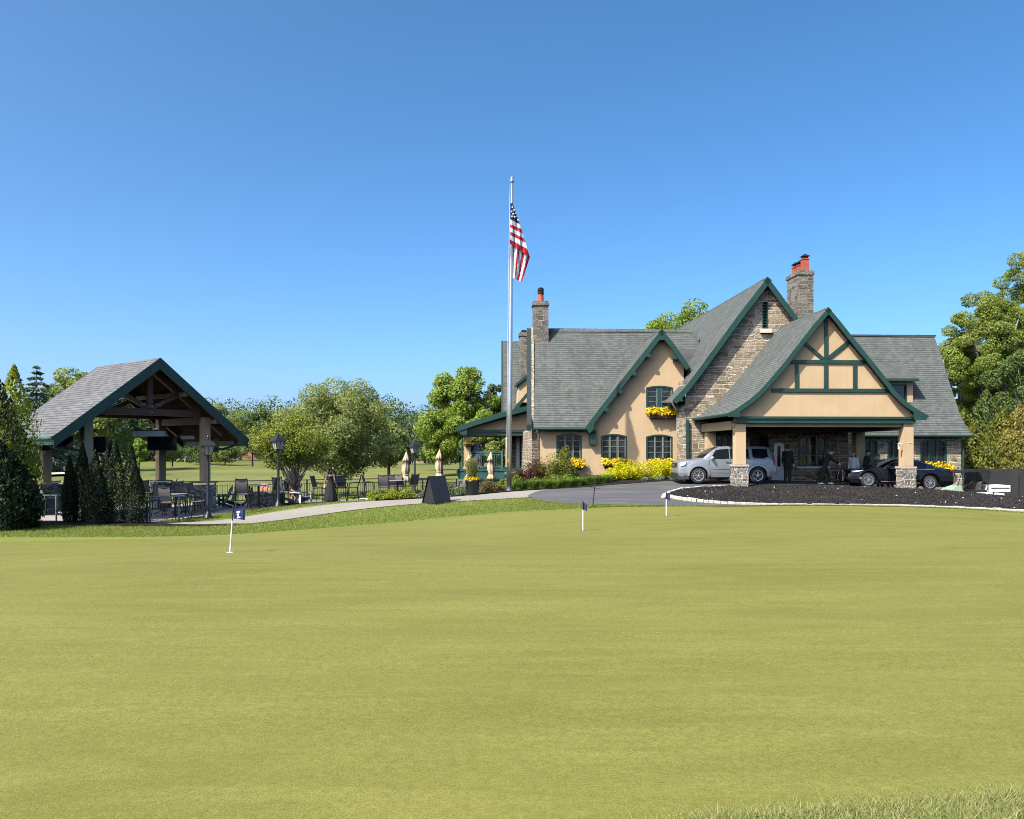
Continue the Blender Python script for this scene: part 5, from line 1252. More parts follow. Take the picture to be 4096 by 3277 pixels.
# black railing round the patio (one thing: posts, rails, pickets)
FL = [PX(a, b) for a, b in ((-120, 39.2), (60, 39.4), (330, 40.4), (620, 41.3), (860, 41.7), (1100, 41.9), (1228, 42.0), (1330, 42.4), (1457.6, 43.8), (1580, 45.2), (1690, 46.6), (1760, 48.3), (1826, 50.2))]
FN = empty('patio_railing', (FL[6][0], FL[6][1], zg(*FL[6]) + .03), 0, 'long black metal railing along the far edge of the patio', 'railing')
mr, mp = MB(), MB()
for (x0, y0), (x1, y1) in zip(FL[:-1], FL[1:]):
    z0, z1 = zg(x0, y0) + .03, zg(x1, y1) + .03; a, b = Vector((x0, y0, z0)), Vector((x1, y1, z1)); L = (b - a).length
    for h, t in ((1.12, .045), (.92, .03), (.12, .035)): mr.beam(a + ZV * h, b + ZV * h, .045, t)
    n = int(L / .125)
    for k in range(1, n): p = a.lerp(b, k / n); mp.obox(p + ZV * .52, (1, 0, 0), (0, 1, 0), ZV, .010, .010, .40)
mr.build('rail', M['blackmetal'], FN); o = mp.build('pickets', M['blackmetal'], FN)
for x, y in FL:
    mb = MB(); mb.obox((x, y, zg(x, y) + .58), (1, 0, 0), (0, 1, 0), ZV, .035, .035, .60); mb.build('post', M['blackmetal'], FN)
# pipe handrails by the arborvitae
def handrail(posts, label, loop=True):
    pts = [Vector((*PX(px, Y), zg(*PX(px, Y)))) for px, Y in posts]; r = empty('handrail', pts[0], 0, label, 'handrail', 'grey green pipe handrails')
    h = 1.0; mb = MB(); top = [p + ZV * h for p in pts]
    d0 = (pts[0] - pts[1]).normalized(); d1 = (pts[-1] - pts[-2]).normalized()
    mb.tube([top[0] + d0 * .28 - ZV * .28, top[0] + d0 * .33 - ZV * .1, top[0] + d0 * .25] + top + [top[-1] + d1 * .22, top[-1] + d1 * .32 - ZV * .1, top[-1] + d1 * .3 - ZV * .3], .03, 8); mb.build('rail', M['greymetal'], r)
    for p in pts: m2 = MB(); m2.tube([p - ZV * .05, p + ZV * h], .034, 8); m2.build('post', M['greymetal'], r)
handrail(((124, 30.4), (225, 30.6), (252, 31.6)), 'grey pipe handrail left of the arborvitae row'); handrail(((600, 30.9), (716, 31.7)), 'grey green pipe handrail right of the arborvitae row')
o = MB().tube([Vector((*PX(588, 31.1), zg(*PX(588, 31.1)) - .05)), Vector((*PX(588, 31.1), zg(*PX(588, 31.1)) + .8))], .05, 8).build('bollard', paint('rusty_post', (.2, .075, .04), .8, .25, 8), off=Vector((*PX(588, 31.1), zg(*PX(588, 31.1))))); tag(o, 'rusty brown post at the end of the arborvitae row', 'post')
# closed umbrellas
def umbrella(px, pyt, pyb, Y, label, seed):
    top = W(px, pyt, Y); bot = W(px, pyb, Y); g = gpt(px, Y, .03); r = empty('closed_umbrella', g, 0, label, 'umbrella', 'closed beige umbrellas on the patio'); L = top.z - bot.z; rr = random.Random(seed); mb = MB(); rings = []
    for t, e in ((0, .01), (.06, .05), (.22, .13), (.33, .185), (.34, .13), (.5, .17), (.64, .185), (.76, .14), (.80, .12), (.88, .17), (1.0, .24)):
        ring = []
        for j in range(24):
            a = 6.2832 * j / 24; f = 1 + .24 * math.sin(a * 8 + seed + t) * (t > .1) + .06 * math.sin(a * 3 + t * 9 + seed); ring.append(Vector((top.x + math.cos(a) * e * f + .02 * math.sin(t * 5 + seed), top.y + math.sin(a) * e * f, top.z - L * (t + (.03 * math.sin(a * 8 + seed) if t > .95 else 0)))))
        rings.append(ring)
    mb.loft(rings); o = mb.build('canopy', M['umb'], r, True)
    mb = MB(); mb.tube([g, top + ZV * .02], .022, 8); mb.ball(top + ZV * .04, .03); mb.lathe([(.3, 0), (.3, .06), (.06, .1), (.05, .3)], g, 12); mb.build('pole', M['wood'], r)
    mb = MB(); c = Vector((top.x, top.y, top.z - L * .78)); mb.lathe([(.15, -.02), (.16, 0), (.15, .02)], c, 14); mb.build('strap', M['umb'], r)
umbrella(1624, 1806, 1925, 42.8, 'closed beige umbrella left of the middle lamp post', 1); umbrella(1757, 1797, 1914, 43.5, 'closed beige umbrella standing above the chalkboard', 2); umbrella(1964, 1806, 1918, 44.5, 'closed beige umbrella in front of the porch railing', 3); umbrella(1877, 1818, 1912, 44.0, 'closed beige umbrella hidden behind the tall planter grass', 4)
# low dark tables and chairs behind the chalkboard
def low_table(label):
    o = empty('patio_table', (0, 0, 0), 0, label, 'table', 'low dark patio tables', world=False); Z = Vector(); mb = MB(); mb.box(-.5, .5, -.5, .5, .70, .73); mb.build('tabletop', M['blackmetal'], o, off=Z)
    for i in (-1, 1):
        for j in (-1, 1): mb = MB(); mb.box(i * .45 - .02, i * .45 + .02, j * .45 - .02, j * .45 + .02, 0, .699); mb.build('leg', M['blackmetal'], o, off=Z)
    return o
lt = low_table('low dark table under the umbrella above the chalkboard'); lt.location = on_patio(1757, 43.5)
copy_tree(lt, on_patio(1877, 44.0), .3, 'low dark table behind the black flower pot'); copy_tree(lt, on_patio(1964, 44.5), .3, 'low dark table in front of the porch deck')
def patio_chair(label):
    o = empty('patio_chair', (0, 0, 0), 0, label, 'chair', 'low dark patio chairs', world=False); Z = Vector(); mb = MB(); mb.box(-.25, .25, -.25, .25, .42, .45); mb.build('seat', M['sling'], o, off=Z)
    mb = MB(); mb.hexa([(-.24, .24, .47), (.24, .24, .47), (.24, .26, .47), (-.24, .26, .47)], [(-.24, .38, .98), (.24, .38, .98), (.24, .4, .98), (-.24, .4, .98)]); mb.build('backrest', M['sling'], o, off=Z)
    for i in (-1, 1):
        for j in (-1, 1): mb = MB(); mb.tube([(i * .24, j * .22, .43), (i * .27, j * .28, 0)], .016, 6); mb.build('leg', M['blackmetal'], o, off=Z)
        mb = MB(); mb.tube([(i * .25, .29, .66), (i * .28, .05, .66), (i * .27, -.22, .63), (i * .26, -.24, .44)], .016, 6); mb.build('armrest', M['blackmetal'], o, off=Z)
    return o
pc = patio_chair('low dark chair left of the chalkboard'); pc.location = on_patio(1706, 42.6); pc.rotation_euler.z = -1.2
for px, Y, rz, lb in ((1735, 45.0, .1, 'low dark chair behind the chalkboard'), (1800, 43.0, 1.4, 'low dark chair just right of the chalkboard'), (1840, 42.8, -1.0, 'low dark chair left of the black flower pot'), (1850, 45.6, .2, 'low dark chair at the corner of the porch deck'), (1930, 43.8, 2.0, 'low dark chair behind the bronze shrub')):
    copy_tree(pc, on_patio(px, Y), rz, lb)
# chalkboard, flower pot, pale box
g = gpt(1746, 33.0); r = empty('sandwich_board', g, .74, 'blank black folding chalkboard standing on the lawn by the path', 'signboard', world=False); r.location = g; Z = Vector()
def board(mb, s, inset, d0, d1):
    y0, y1 = s * .43, s * .035; n = Vector((0, s * 1.05, .39)).normalized(); P = lambda x, t: Vector((x, y0 + (y1 - y0) * t, .02 + 1.08 * t))
    q = lambda d: [P(-.42 + inset * 1.0, inset / 1.1) + n * d, P(.42 - inset, inset / 1.1) + n * d, P(.42 - inset, 1 - inset / 1.1) + n * d, P(-.42 + inset, 1 - inset / 1.1) + n * d]
    mb.hexa(q(d0), q(d1))
for s in (-1, 1):
    mb = MB(); board(mb, s, 0, -.012, .012)
    o = mb.build('frame', paint('board_frame', (.012, .013, .017), .5, .2), r, off=Z); mb = MB(); board(mb, s, .055, .0125, .0145); mb.build('panel', paint('chalkboard', (.010, .013, .021), .6, .25, 2.5), o, off=Z)
mb = MB(); mb.box(-.42, .42, -.05, .05, 1.09, 1.115); mb.build('hinge', M['blackmetal'], r, off=Z)
for s in (-1, 1):
    mb = MB(); mb.prism([(s * .37, -.41, .03), (s * .37, .41, .03), (s * .37, 0, 1.06)], (-s * .004, 0, 0)) if s < 0 else None
    if s < 0: mb.build('side_cloth', M['cloth_black'], r, off=Z)
g = gpt(1889, 35.6, .03); r = empty('planter', g, 0, 'black tapered flower pot with yellow flowers and tall grass beside the path', 'planter'); mb = MB()
mb.lathe([(.235, 0), (.25, .02), (.315, .60), (.335, .61), (.335, .66), (.30, .66), (.28, .58), (.0, .575)], g, 28); mb.build('pot', paint('black_pot', (.022, .022, .024), .4, .1), r, True)
rng = np.random.default_rng(21); n = 260; a = rng.uniform(0, 6.283, n); q = np.sqrt(rng.uniform(0, 1, n)) * .34
C = np.stack([g.x + np.cos(a) * q, g.y + np.sin(a) * q, g.z + .66 + .10 * (1 - (q / .34) ** 2) + rng.uniform(-.03, .06, n)], 1); V, Fq = leaves(C, .085, rng, .95, .5); np_mesh('flowers', V, Fq, LM['flower'], r, g)
C = C[:120] - np.array([0, 0, .04]); V, Fq = leaves(C, .08, rng, .6, .3); np_mesh('foliage', V, Fq, LM['leafy'], r, g)
V = []; Fq = []
for k in range(420):
    aa = rng.uniform(0, 6.283); h = rng.uniform(.35, 1.05); x, y = g.x + math.cos(aa) * .13, g.y + math.sin(aa) * .13; lx, ly = rng.normal() * .15 - .03, rng.normal() * .15; i = len(V); z = g.z + .62
    sd = np.array([math.sin(aa), -math.cos(aa), 0]) * .011
    p0 = np.array([x, y, z]); p1 = np.array([x + lx * .4, y + ly * .4, z + h * .65]); p2 = np.array([x + lx, y + ly, z + h]); V += [p0 - sd, p0 + sd, p1 + sd, p1 - sd, p2 + sd * .4, p2 - sd * .4]; Fq += [[i, i + 1, i + 2, i + 3], [i + 3, i + 2, i + 4, i + 5]]
np_mesh('grass_spray', V, Fq, LM['reed'], r, g)
C = np.stack([g.x + rng.normal(size=330) * .13 - .03, g.y + rng.normal(size=330) * .13, g.z + rng.uniform(.8, 1.6, 330)], 1); V, Fq = leaves(C, .085, rng, .4, .2); np_mesh('leafy_stems', V, Fq, LM['reed'], r, g)
g = gpt(1462, 39.4, .03); r = empty('stone_block', g, .2, 'small pale stone block at the left end of the golden shrub', 'block', world=False); r.location = g; mb = MB(); mb.box(-.28, .34, -.12, .12, .16, .21); mb.build('cap', M['white_dim'], r, off=Z); mb = MB(); mb.box(-.25, -.02, -.1, .1, 0, .159); mb.build('body', M['kerb'], r, off=Z)

# ------------------------------------------------------------------ flagpole and flags
g = gpt(2036, 36.5, .05); top = W(2048, 727, 36.5); r = empty('flagpole', g, 0, 'tall aluminium flagpole in front of the porch', 'flagpole')
mb = MB(); at = lambda t: g.lerp(top, t); mb.tube([at(0), at(.3), at(.6), at(.85), at(1)], [.112, .106, .085, .066, .056], 16); mb.build('pole', M['alu'], r, True)
mb = MB(); mb.tube([at(.0), at(.004)], .14, 16); mb.tube([top - ZV * .01, top + ZV * .05, top + ZV * .06, top + ZV * .2, top + ZV * .22], [.10, .10, .075, .07, .02], 14); mb.build('truck_cap', M['alu'], r)
mb = MB(); c = W(2037, 1842, 36.5); mb.tube([c - ZV * .07, c + ZV * .07], .113, 16); mb.build('brass_band', M['brass'], r)
mb = MB(); mb.tube([at(.99) + Vector((-.085, -.05, 0)), at(.6) + Vector((-.12, -.05, 0)), at(.14) + Vector((-.12, -.08, 0))], .008, 5); mb.build('halyard', M['white'], r)
# american flag: hanging cloth in two folds, stripes as bands of the same mesh
fm = [paint('flag_white', (.76, .76, .76), .8, .04), paint('flag_red', (.50, .018, .035), .8, .12, 6), paint('flag_blue', (.016, .022, .055), .8, .15)]
for m in fm:
    nt = m.node_tree; b = nt.nodes['Principled BSDF']; t = nd(nt, 'ShaderNodeBsdfTranslucent'); t.inputs['Color'].default_value = (*{'flag_white': (.7, .7, .7), 'flag_red': (.5, .03, .04), 'flag_blue': (.02, .03, .08)}[m.name], 1)
    mx = nd(nt, 'ShaderNodeMixShader'); mx.inputs[0].default_value = .3; L_(nt, b.outputs[0], mx.inputs[1]); L_(nt, t.outputs[0], mx.inputs[2]); L_(nt, mx.outputs[0], nt.nodes['Material Output'].inputs['Surface'])
FY = 36.5; q = lambda x, y: (1950 + x / 3.448, 680 + y / 3.45)
def fold(x, y): return FY + .035 * math.sin(x * .055 + y * .006) + .02 * math.sin(x * .13 - y * .01) + (x - 300) * .0012 - .15
def fpt(x, y, dy=0): px, py = q(x, y); return W(px, py, fold(x, y) + dy)
mb = MB()
def band(L0, R0, L1, R1, m, n=10, rows=3, dy=0):     # quad band between an upper edge (L0-R0) and a lower edge (L1-R1), in crop pixels
    V2 = lambda a, b, t: (a[0] + (b[0] - a[0]) * t, a[1] + (b[1] - a[1]) * t)
    for k in range(rows):
        for j in range(n):
            e = lambda tt, kk: V2(V2(L0, R0, tt), V2(L1, R1, tt), kk / rows)
            p = [e(j / n, k), e((j + 1) / n, k), e((j + 1) / n, k + 1), e(j / n, k + 1)]
            mb.face([fpt(*a, dy) for a in p], m=m)
ed = [(318, 455, 348, 455), (316, 685, 445, 750), (310, 748, 468, 815), (312, 795, 490, 880), (316, 852, 502, 945), (314, 900, 525, 1005), (308, 960, 550, 1090), (306, 1010, 585, 1205)]
for k, m in enumerate((2, 0, 1, 0, 1, 0, 1)):
    a, b = ed[k], ed[k + 1]; band((a[0], a[1]), (a[2], a[3]), (b[0], b[1]), (b[2], b[3]), m)
tp = [(306, 1012), (340, 1020), (375, 1028), (412, 1045), (445, 1072), (480, 1100), (520, 1138), (556, 1172), (585, 1205)]
bt = [(330, 1440), (336, 1480), (345, 1490), (372, 1500), (384, 1508), (412, 1520), (430, 1530), (452, 1545), (474, 1550)]
for k, m in enumerate((0, 1, 0, 1, 0, 1, 0, 1)): band(tp[k], tp[k + 1], bt[k], bt[k + 1], m, 4, 8, .06)
for x, y in ((342, 513), (366, 553), (332, 573), (385, 597), (352, 606), (401, 640), (374, 647), (419, 687), (337, 640)):
    c = fpt(x, y, -.025); ring = []
    for k in range(10): rr = .05 if k % 2 == 0 else .026; a = math.pi * k / 5; ring.append(c + Vector((math.sin(a) * rr, 0, math.cos(a) * rr)))
    mb.face(ring, m=0)
o = mb.build('american_flag', fm, None, True, off=W(2040, 975, FY)); tag(o, 'american flag with stars and stripes hanging limp from the flagpole', 'flag')
# putting green pins
def pin(px, pyb, Y, py_top, label, drape, emblem):
    g = gpt(px, Y, .035); H = (HC + (HY - py_top) / F * Y) - g.z; r = empty('flagstick', g, 0, label, 'flagstick', 'practice pins on the putting green'); mb = MB()
    lean = Vector((.04 if emblem else 0, 0, 0)); mb.tube([g, g + lean + ZV * (H * .70)], .013, 8); mb.build('stick', M['white'], r)
    mb = MB(); mb.tube([g + lean + ZV * (H * .7), g + lean * 1.4 + ZV * (H * .985)], .012, 8); mb.ball(g + lean * 1.4 + ZV * H, .014); mb.build('tip', M['blackmetal'], r)
    mb = MB(); t0 = g + lean * 1.4 + ZV * (H * .96); n = 8; wd, ht = drape[0], drape[1]
    for i in range(n):
        for j in range(6):
            P = lambda a, b: t0 + Vector((wd * a + .008, .035 * math.sin(a * 6) * a, -ht * b - drape[2] * a ** 1.4))
            mb.face([P(i / n, j / 6), P(i / n, (j + 1) / 6), P((i + 1) / n, (j + 1) / 6), P((i + 1) / n, j / 6)])
    o = mb.build('flag', M['navy'], r, True)
    if emblem:      # blackletter style L, drawn as raised shapes on the cloth
        mb = MB(); s = ht * .0118; x0, z0 = wd * .48, -ht * .22 - drape[2] * .35
        for poly in (((12, -4), (22, -4), (22, -46), (12, -46)), ((2, -2), (10, 3), (34, 0), (32, -8), (22, -9), (12, -8), (4, -13)), ((6, -46), (22, -46), (36, -41), (34, -54), (20, -52), (8, -59)), ((4, -24), (12, -22), (12, -29), (5, -30))):
            mb.face([t0 + Vector((x0 + (a - 14) * s, -.045, z0 + b * s)) for a, b in poly])
        mb.build('emblem', M['white'], o)
    mb = MB(); mb.lathe([(.056, .001), (.056, .004), (.0, .004)], g, 16); mb.build('cup', M['white'] if emblem else M['dark'], r)
pin(920, 2217, 13.6, 2028, 'flagstick with a navy flag bearing a white letter L, nearest the camera', (.19, .17, .02), True)
pin(2332, 2130, 19.8, 2005, 'flagstick with a drooping navy flag near the middle of the green', (.09, .17, .06), False)
pin(2665, 2071, 23.6, 1968, 'small flagstick with a navy flag in front of the mulch island tip', (.10, .19, .05), False)
g = gpt(2371, 28.2, .03); H = 112 / F * 28.2; r = empty('ball_stand', g, 0, 'black metal stake with a small cross shelf at the edge of the green', 'stand'); tp_ = g + Vector((.09, 0, H))
mb = MB(); mb.tube([g, tp_], .018, 8); mb.ball(tp_, (.022, .022, .05)); mb.build('stake', M['blackmetal'], r)
mb = MB(); c = g.lerp(tp_, .68)
for k in range(3): mb.tube([c + Vector((-.16, -.05 + k * .04, .03)), c + Vector((0, -.05 + k * .04, -.01)), c + Vector((.18, -.05 + k * .04, -.02))], .010, 6)
mb.build('shelf', M['bark_dark'], r); mb = MB(); mb.lathe([(.115, 0), (.12, .02), (.05, .05), (.02, .08)], g, 14); mb.build('foot', M['blackmetal'], r)
g = gpt(2656, 31.0, .05); mb = MB(); mb.ball(g + ZV * .07, (.11, .1, .1), 14, 9); o = mb.build('round_stone', M['kerb'], None, True, off=g); tag(o, 'round pale stone lying at the tip of the mulch island', 'stone')
# ------------------------------------------------------------------ vegetation
# arborvitae in front of the pavilion
for k, (px, pyt, Y, r_, tips, lb) in enumerate(((279, 1827, 30.0, .27, ((0, 0, 1),), 'slimmest dark arborvitae at the left end of the row'), (330, 1774, 30.3, .36, ((0, 0, 1),), 'tall dark arborvitae second from the left in the row'),
        (380, 1806, 29.7, .46, ((0, 0, 1), (.12, -.05, .8)), 'broad dark arborvitae standing forward in the middle of the row'), (448, 1760, 30.0, .42, ((.12, 0, 1), (-.16, 0, .91)), 'twin-topped dark arborvitae, the tallest of the row'),
        (528, 1778, 30.2, .42, ((-.03, 0, 1), (.16, -.05, .72)), 'dark arborvitae at the right end of the row by the handrail'))):
    g = gpt(px, Y); H = HC + (HY - pyt) / F * Y - g.z
    column_tree('arborvitae', lb, 'conifer', g, H, r_, 'arbor', 16000, .058, 30 + k, 'arborvitae row in front of the pavilion', tips, skin=.5, lumpy=.55)
g = gpt(42, 28.6); column_tree('golden_arborvitae', 'large evergreen with bright yellow green top at the left edge', 'conifer', g, HC + (HY - 1462) / F * 28.6 - g.z, .80, 'gold', 10000, .13, 41, None, ((.12, 0, 1), (-.3, .1, .82), (.28, -.15, .62)), .5, 1.0, .6)
g = gpt(-40, 27.4); column_tree('dark_arborvitae', 'large dark evergreen cut by the left edge of the picture', 'conifer', g, HC + (HY - 1462) / F * 27.4 - g.z, 1.05, 'arbor', 12000, .13, 42, None, ((0, 0, 1), (.45, -.35, .55), (.6, -.2, .38)), .45, 1.05, .6)
g = gpt(70, 27.6); column_tree('dark_arborvitae', 'shadowy lower evergreen at the foot of the golden topped one', 'conifer', g, 2.35, .62, 'arbor', 8000, .11, 43, None, ((0, 0, 1), (.2, -.1, .7)), .4, 1.0, .6)
# small many-stemmed tree and the big tree behind it
g = gpt(1182, 38.8)
LM['maple_d'] = leafmat('lime_leaves', (.12, .165, .018), (.25, .30, .04), (.30, .33, .05))
broadleaf('small_tree', 'small vase-shaped tree with many stems beside the patio', 'tree', g, HC + (HY - 1655) / F * 38.8 - g.z, 1.65, 1.9, 'maple_d', 11500, .14, 56, .33, 51, None, 'bark', 1.6, -.28, tr=.075, stems=5, limbs=30, shift=(-.15, 0), lo=.35)
c = gpt(1182, 38.6); mb = MB(); mb.lathe([(1.05, -.06), (.9, .07), (.3, .13), (0, .14)], c, 24, sy=.6); o = mb.build('tree_mulch', M['bed'], None, True, off=c); tag(o, 'mound of dark mulch round the small tree', kind='structure')
g = gpt(1325, 52); broadleaf('big_tree', 'big spreading grey green tree beyond the patio railing', 'tree', g, HC + (HY - 1520) / F * 52 - g.z, 1.0, 4.1, 'sage', 42000, .19, 110, .23, 57, None, 'bark_dark', 3.8, .0, tr=.2, shift=(.6, 0), limbs=24, lo=.35)
# trees around and beyond
def far_tree(px, pyt, pyb, hwpx, Y, mat, lb, seed, N=3600, ls=None, name='tree', group='trees along the far side of the golf course', **kw):
    g = gpt(px, Y); H = HC + (HY - pyt) / F * Y - g.z; cb = max(.15, HC + (HY - pyb - 14) / F * Y - g.z); rx = hwpx / F * Y
    return broadleaf(name, lb, 'tree', g, H, cb, rx, mat, N, ls or rx * .11, kw.pop('ncl', 34), kw.pop('cr', .3), seed, group, 'bark_dark', kw.pop('ry', rx * .8), kw.pop('egg', 0), True, limbs=8, **kw)
far_tree(330, 1432, 1830, 165, 115, 'oak', 'broad deep green tree rising behind the pavilion ridge', 61, 9000, .55, ncl=60, cr=.24)
far_tree(440, 1500, 1830, 110, 120, 'oak', 'green tree half hidden by the pavilion roof', 62, 3000, .6)
for k, (px, pyt, rb, Y, lb) in enumerate(((145, 1448, 4.2, 92, 'spire-shaped blue spruce left of the pavilion roof'), (215, 1600, 4.5, 104, 'lower blue spruce beside the spire-shaped one'), (70, 1560, 4.0, 96, 'blue spruce behind the golden evergreen'), (190, 1530, 3.4, 112, 'thin dark spruce between the spire and the broad tree'))):
    g = gpt(px, Y); conifer('spruce', lb, 'conifer', g, HC + (HY - pyt) / F * Y - g.z, rb, 'spruce', 6500, .5, 70 + k, 'spruces beyond the left end of the fairway', 20, .22, .03)
for k, (px, pyt, rb, Y) in enumerate(((270, 1610, 5.5, 140), (345, 1600, 6, 150), (430, 1640, 6, 145), (500, 1590, 6.5, 150), (580, 1600, 6, 155), (655, 1610, 6, 150), (735, 1640, 6, 155), (800, 1660, 6, 150))):
    g = gpt(px, Y); words = ('first', 'second', 'third', 'fourth', 'fifth', 'sixth', 'seventh', 'eighth')
    conifer('pine', 'dark drooping pine seen through the pavilion, %s of the row counting from the left' % words[k], 'conifer', g, HC + (HY - pyt) / F * Y - g.z, rb, 'pine', 3600, .8, 80 + k, 'dark pines across the fairway behind the pavilion', 14, .3, .02)
far_tree(557, 1752, 1838, 34, 88, 'maple', 'young bright green tree standing on the fairway behind the pavilion', 90, 1500, .3, group=None, cr=.4)
far_tree(868, 1590, 1840, 55, 160, 'sage', 'wispy grey green tree right of the pavilion roof', 91, 2200, .55); far_tree(960, 1622, 1845, 60, 155, 'oak', 'mid green tree between the pavilion and the round maple', 92); far_tree(1060, 1618, 1830, 66, 150, 'dark', 'round dark green tree left of the big spreading tree', 93, 3600, .5, cr=.26)
far_tree(1010, 1720, 1835, 60, 130, 'oak', 'low green tree in front of the far brick house', 94); far_tree(800, 1765, 1832, 60, 140, 'dark', 'low dark bush tree at the far edge behind the lamp', 95); far_tree(900, 1775, 1832, 62, 138, 'oak', 'low green bush tree left of the far brick house', 96)
far_tree(690, 1760, 1832, 60, 128, 'oak', 'low green tree seen beside the television', 97); far_tree(1555, 1665, 1885, 90, 75, 'sage', 'grey green tree just right of the big spreading tree', 98, 6500, .33, ncl=50)
far_tree(1640, 1668, 1850, 90, 130, 'pine', 'dark tree behind the far tan house', 99); far_tree(1500, 1690, 1850, 110, 140, 'oak', 'green tree showing under the big spreading tree', 100); far_tree(1700, 1690, 1830, 90, 150, 'oak', 'green tree behind the far tan house', 101)
far_tree(1860, 1450, 1745, 140, 88, 'maple', 'tall bright green tree left of the clubhouse', 102, 10500, .40, ncl=64, cr=.24, group='bright trees left of the clubhouse'); far_tree(1765, 1625, 1835, 105, 82, 'maple', 'lower bright green tree in front of the tall one', 103, 6500, .36, ncl=46, group='bright trees left of the clubhouse')
far_tree(1975, 1495, 1850, 60, 94, 'dark', 'dark tree tucked against the rear roof of the clubhouse', 104, 4200, .4, ncl=44); far_tree(1930, 1640, 1850, 85, 80, 'maple', 'leafy green tree behind the porch', 105, 5000, .33, ncl=40); far_tree(2010, 1700, 1860, 80, 74, 'oak', 'green tree seen through the porch opening', 106, 4200, .3)
far_tree(1910, 1800, 1838, 70, 78, 'dark', 'dark low shrubby tree at the edge of the fairway by the porch', 107, 2500, .25); far_tree(1745, 1790, 1832, 90, 95, 'dark', 'dark hedge tree below the bright trees', 108, 2500, .3); far_tree(1840, 1785, 1834, 60, 90, 'dark', 'second dark hedge tree below the bright trees, near the porch', 109, 2000, .3)
far_tree(2762, 1213, 1520, 185, 80, 'maple', 'bright tree crown rising behind the clubhouse roof', 110, 14000, .34, ncl=90, cr=.22, group=None, lo=.3)
# distant treeline as one mass
rng = np.random.default_rng(77); C = []
for px in np.arange(-500, 2300, 22):
    Y = 240 + rng.uniform(-12, 12); g = gpt(px, Y); hh = rng.uniform(11, 19); q_, _d = ballpts(1500, rng, .3); C.append(np.array([g.x, g.y, g.z + hh * .45]) + q_ * np.array([5.5, 5, hh * .55]))

for px, py_ in [(x_, -70 - 25 * math.sin(x_ * .05)) for x_ in range(-150, 151, 5)]:  # unseen trees added behind the camera to darken reflections and low sky light
    hh = rng.uniform(9, 16); q_, _d = ballpts(420, rng, .3); C.append(np.array([px, py_ + rng.uniform(-5, 5), hh * .45]) + q_ * np.array([5.5, 5, hh * .55]))
C = np.concatenate(C); V, Fq = leaves(C, .6, rng, .7, .3); o = np_mesh('treeline', V, Fq, LM['dark']); tag(o, 'far-off line of trees round the golf course, with unseen trees added behind the camera', 'woods', kind='stuff')
# right side trees
def big(px, pyt, pyb, hw, Y, mat, lb, seed, N, ls, **kw):
    g = gpt(px, Y); H = HC + (HY - pyt) / F * Y - g.z; rx = hw / F * Y
    return broadleaf('tall_tree', lb, 'tree', g, H, max(.4, HC + (HY - pyb) / F * Y - g.z), rx, mat, N, ls, kw.pop('ncl', 90), kw.pop('cr', .2), seed, 'tall trees right of the clubhouse', 'bark', kw.pop('ry', rx * .8), kw.pop('egg', 0), True, limbs=22, **kw)
LM['locust'] = leafmat('locust_leaves', (.13, .19, .030), (.27, .34, .068), (.36, .41, .10), .5)
big(4140, 990, 1560, 190, 66, 'locust', 'tallest leafy tree cut by the right edge', 120, 34000, .22, ncl=130, lo=.3, cr=.19); big(3960, 1130, 1660, 185, 62, 'locust', 'tall tree with light green crown right of the clubhouse roof', 121, 42000, .215, ncl=150, lo=.3, cr=.19)
big(3985, 1330, 1820, 150, 70, 'locust', 'leafy tree filling the gap below the two tall ones', 124, 24000, .22, ncl=100); big(3850, 1330, 1740, 120, 66, 'oak', 'mid-height tree tucked behind the roof edge', 122, 15000, .23); big(4110, 1400, 1800, 190, 58, 'dark', 'shadowy lower tree beneath the tallest one', 123, 18000, .22)
for k, (px, pyt, Y, rr_, mat, lb) in enumerate(((3855, 1640, 50, 1.5, 'yewgold', 'yellow green conifer next to the clubhouse corner'), (3945, 1560, 52, 1.8, 'arbor2', 'dark green conifer behind the mesh fence'), (4010, 1640, 50, 1.6, 'yewgold', 'yellow green conifer over the middle of the mesh fence'), (4080, 1620, 49, 1.6, 'ochre', 'ochre tinged conifer at the right edge'), (3895, 1700, 48.5, 1.4, 'yewgold', 'lower yellow green conifer above the golf cart'), (4040, 1720, 48.3, 1.5, 'ochre', 'ochre tinged lower conifer above the mesh fence'), (4150, 1560, 53, 1.9, 'arbor2', 'dark conifer cut by the right edge'))):
    if 'arbor2' not in LM: LM['arbor2'] = leafmat('cypress_sprays', (.04, .066, .014), (.12, .17, .032), (.14, .18, .03), .3)
    g = gpt(px, Y); column_tree('conifer', lb, 'conifer', g, HC + (HY - pyt) / F * Y - g.z, rr_, mat, 9000, .20, 130 + k, 'conifers behind the mesh fence', ((0, 0, 1), (.5, -.2, .8), (-.5, .1, .75)), .4, 1, .6)
# shrubs of the clubhouse bed
def sh(px, Y, w, d, h, mat, lb, seed, N=2200, ls=.07, group=None, name='shrub', **kw):
    return shrub(name, lb, gpt(px, Y, .05), w, d, h, mat, N, ls, seed, group, **kw)
sh(2098, 38.1, .85, .7, 1.2, 'red', 'dark red japanese maple shrub by the flagpole', 201, 6000, .07, cat='shrub'); sh(2140, 38.9, .7, .6, 1.45, 'red', 'taller dark red maple shrub against the stone corner', 202, 4000, .07)
sh(2225, 39.0, .95, .8, 1.35, 'yewgold', 'golden green cypress shrub under the leftmost window', 203, 9000, .07, ncl=24); sh(2262, 39.8, .55, .55, 1.85, 'yewgold', 'pointed top of the golden green cypress reaching the window', 204, 5000, .07); sh(2165, 39.2, .6, .6, 1.45, 'yewgold', 'golden green cypress shrub next to the red maple', 205, 5000, .07)
sh(2290, 39.6, .45, .5, .85, 'dark', 'dark green shrub at the right end of the cypress', 206, 1500)
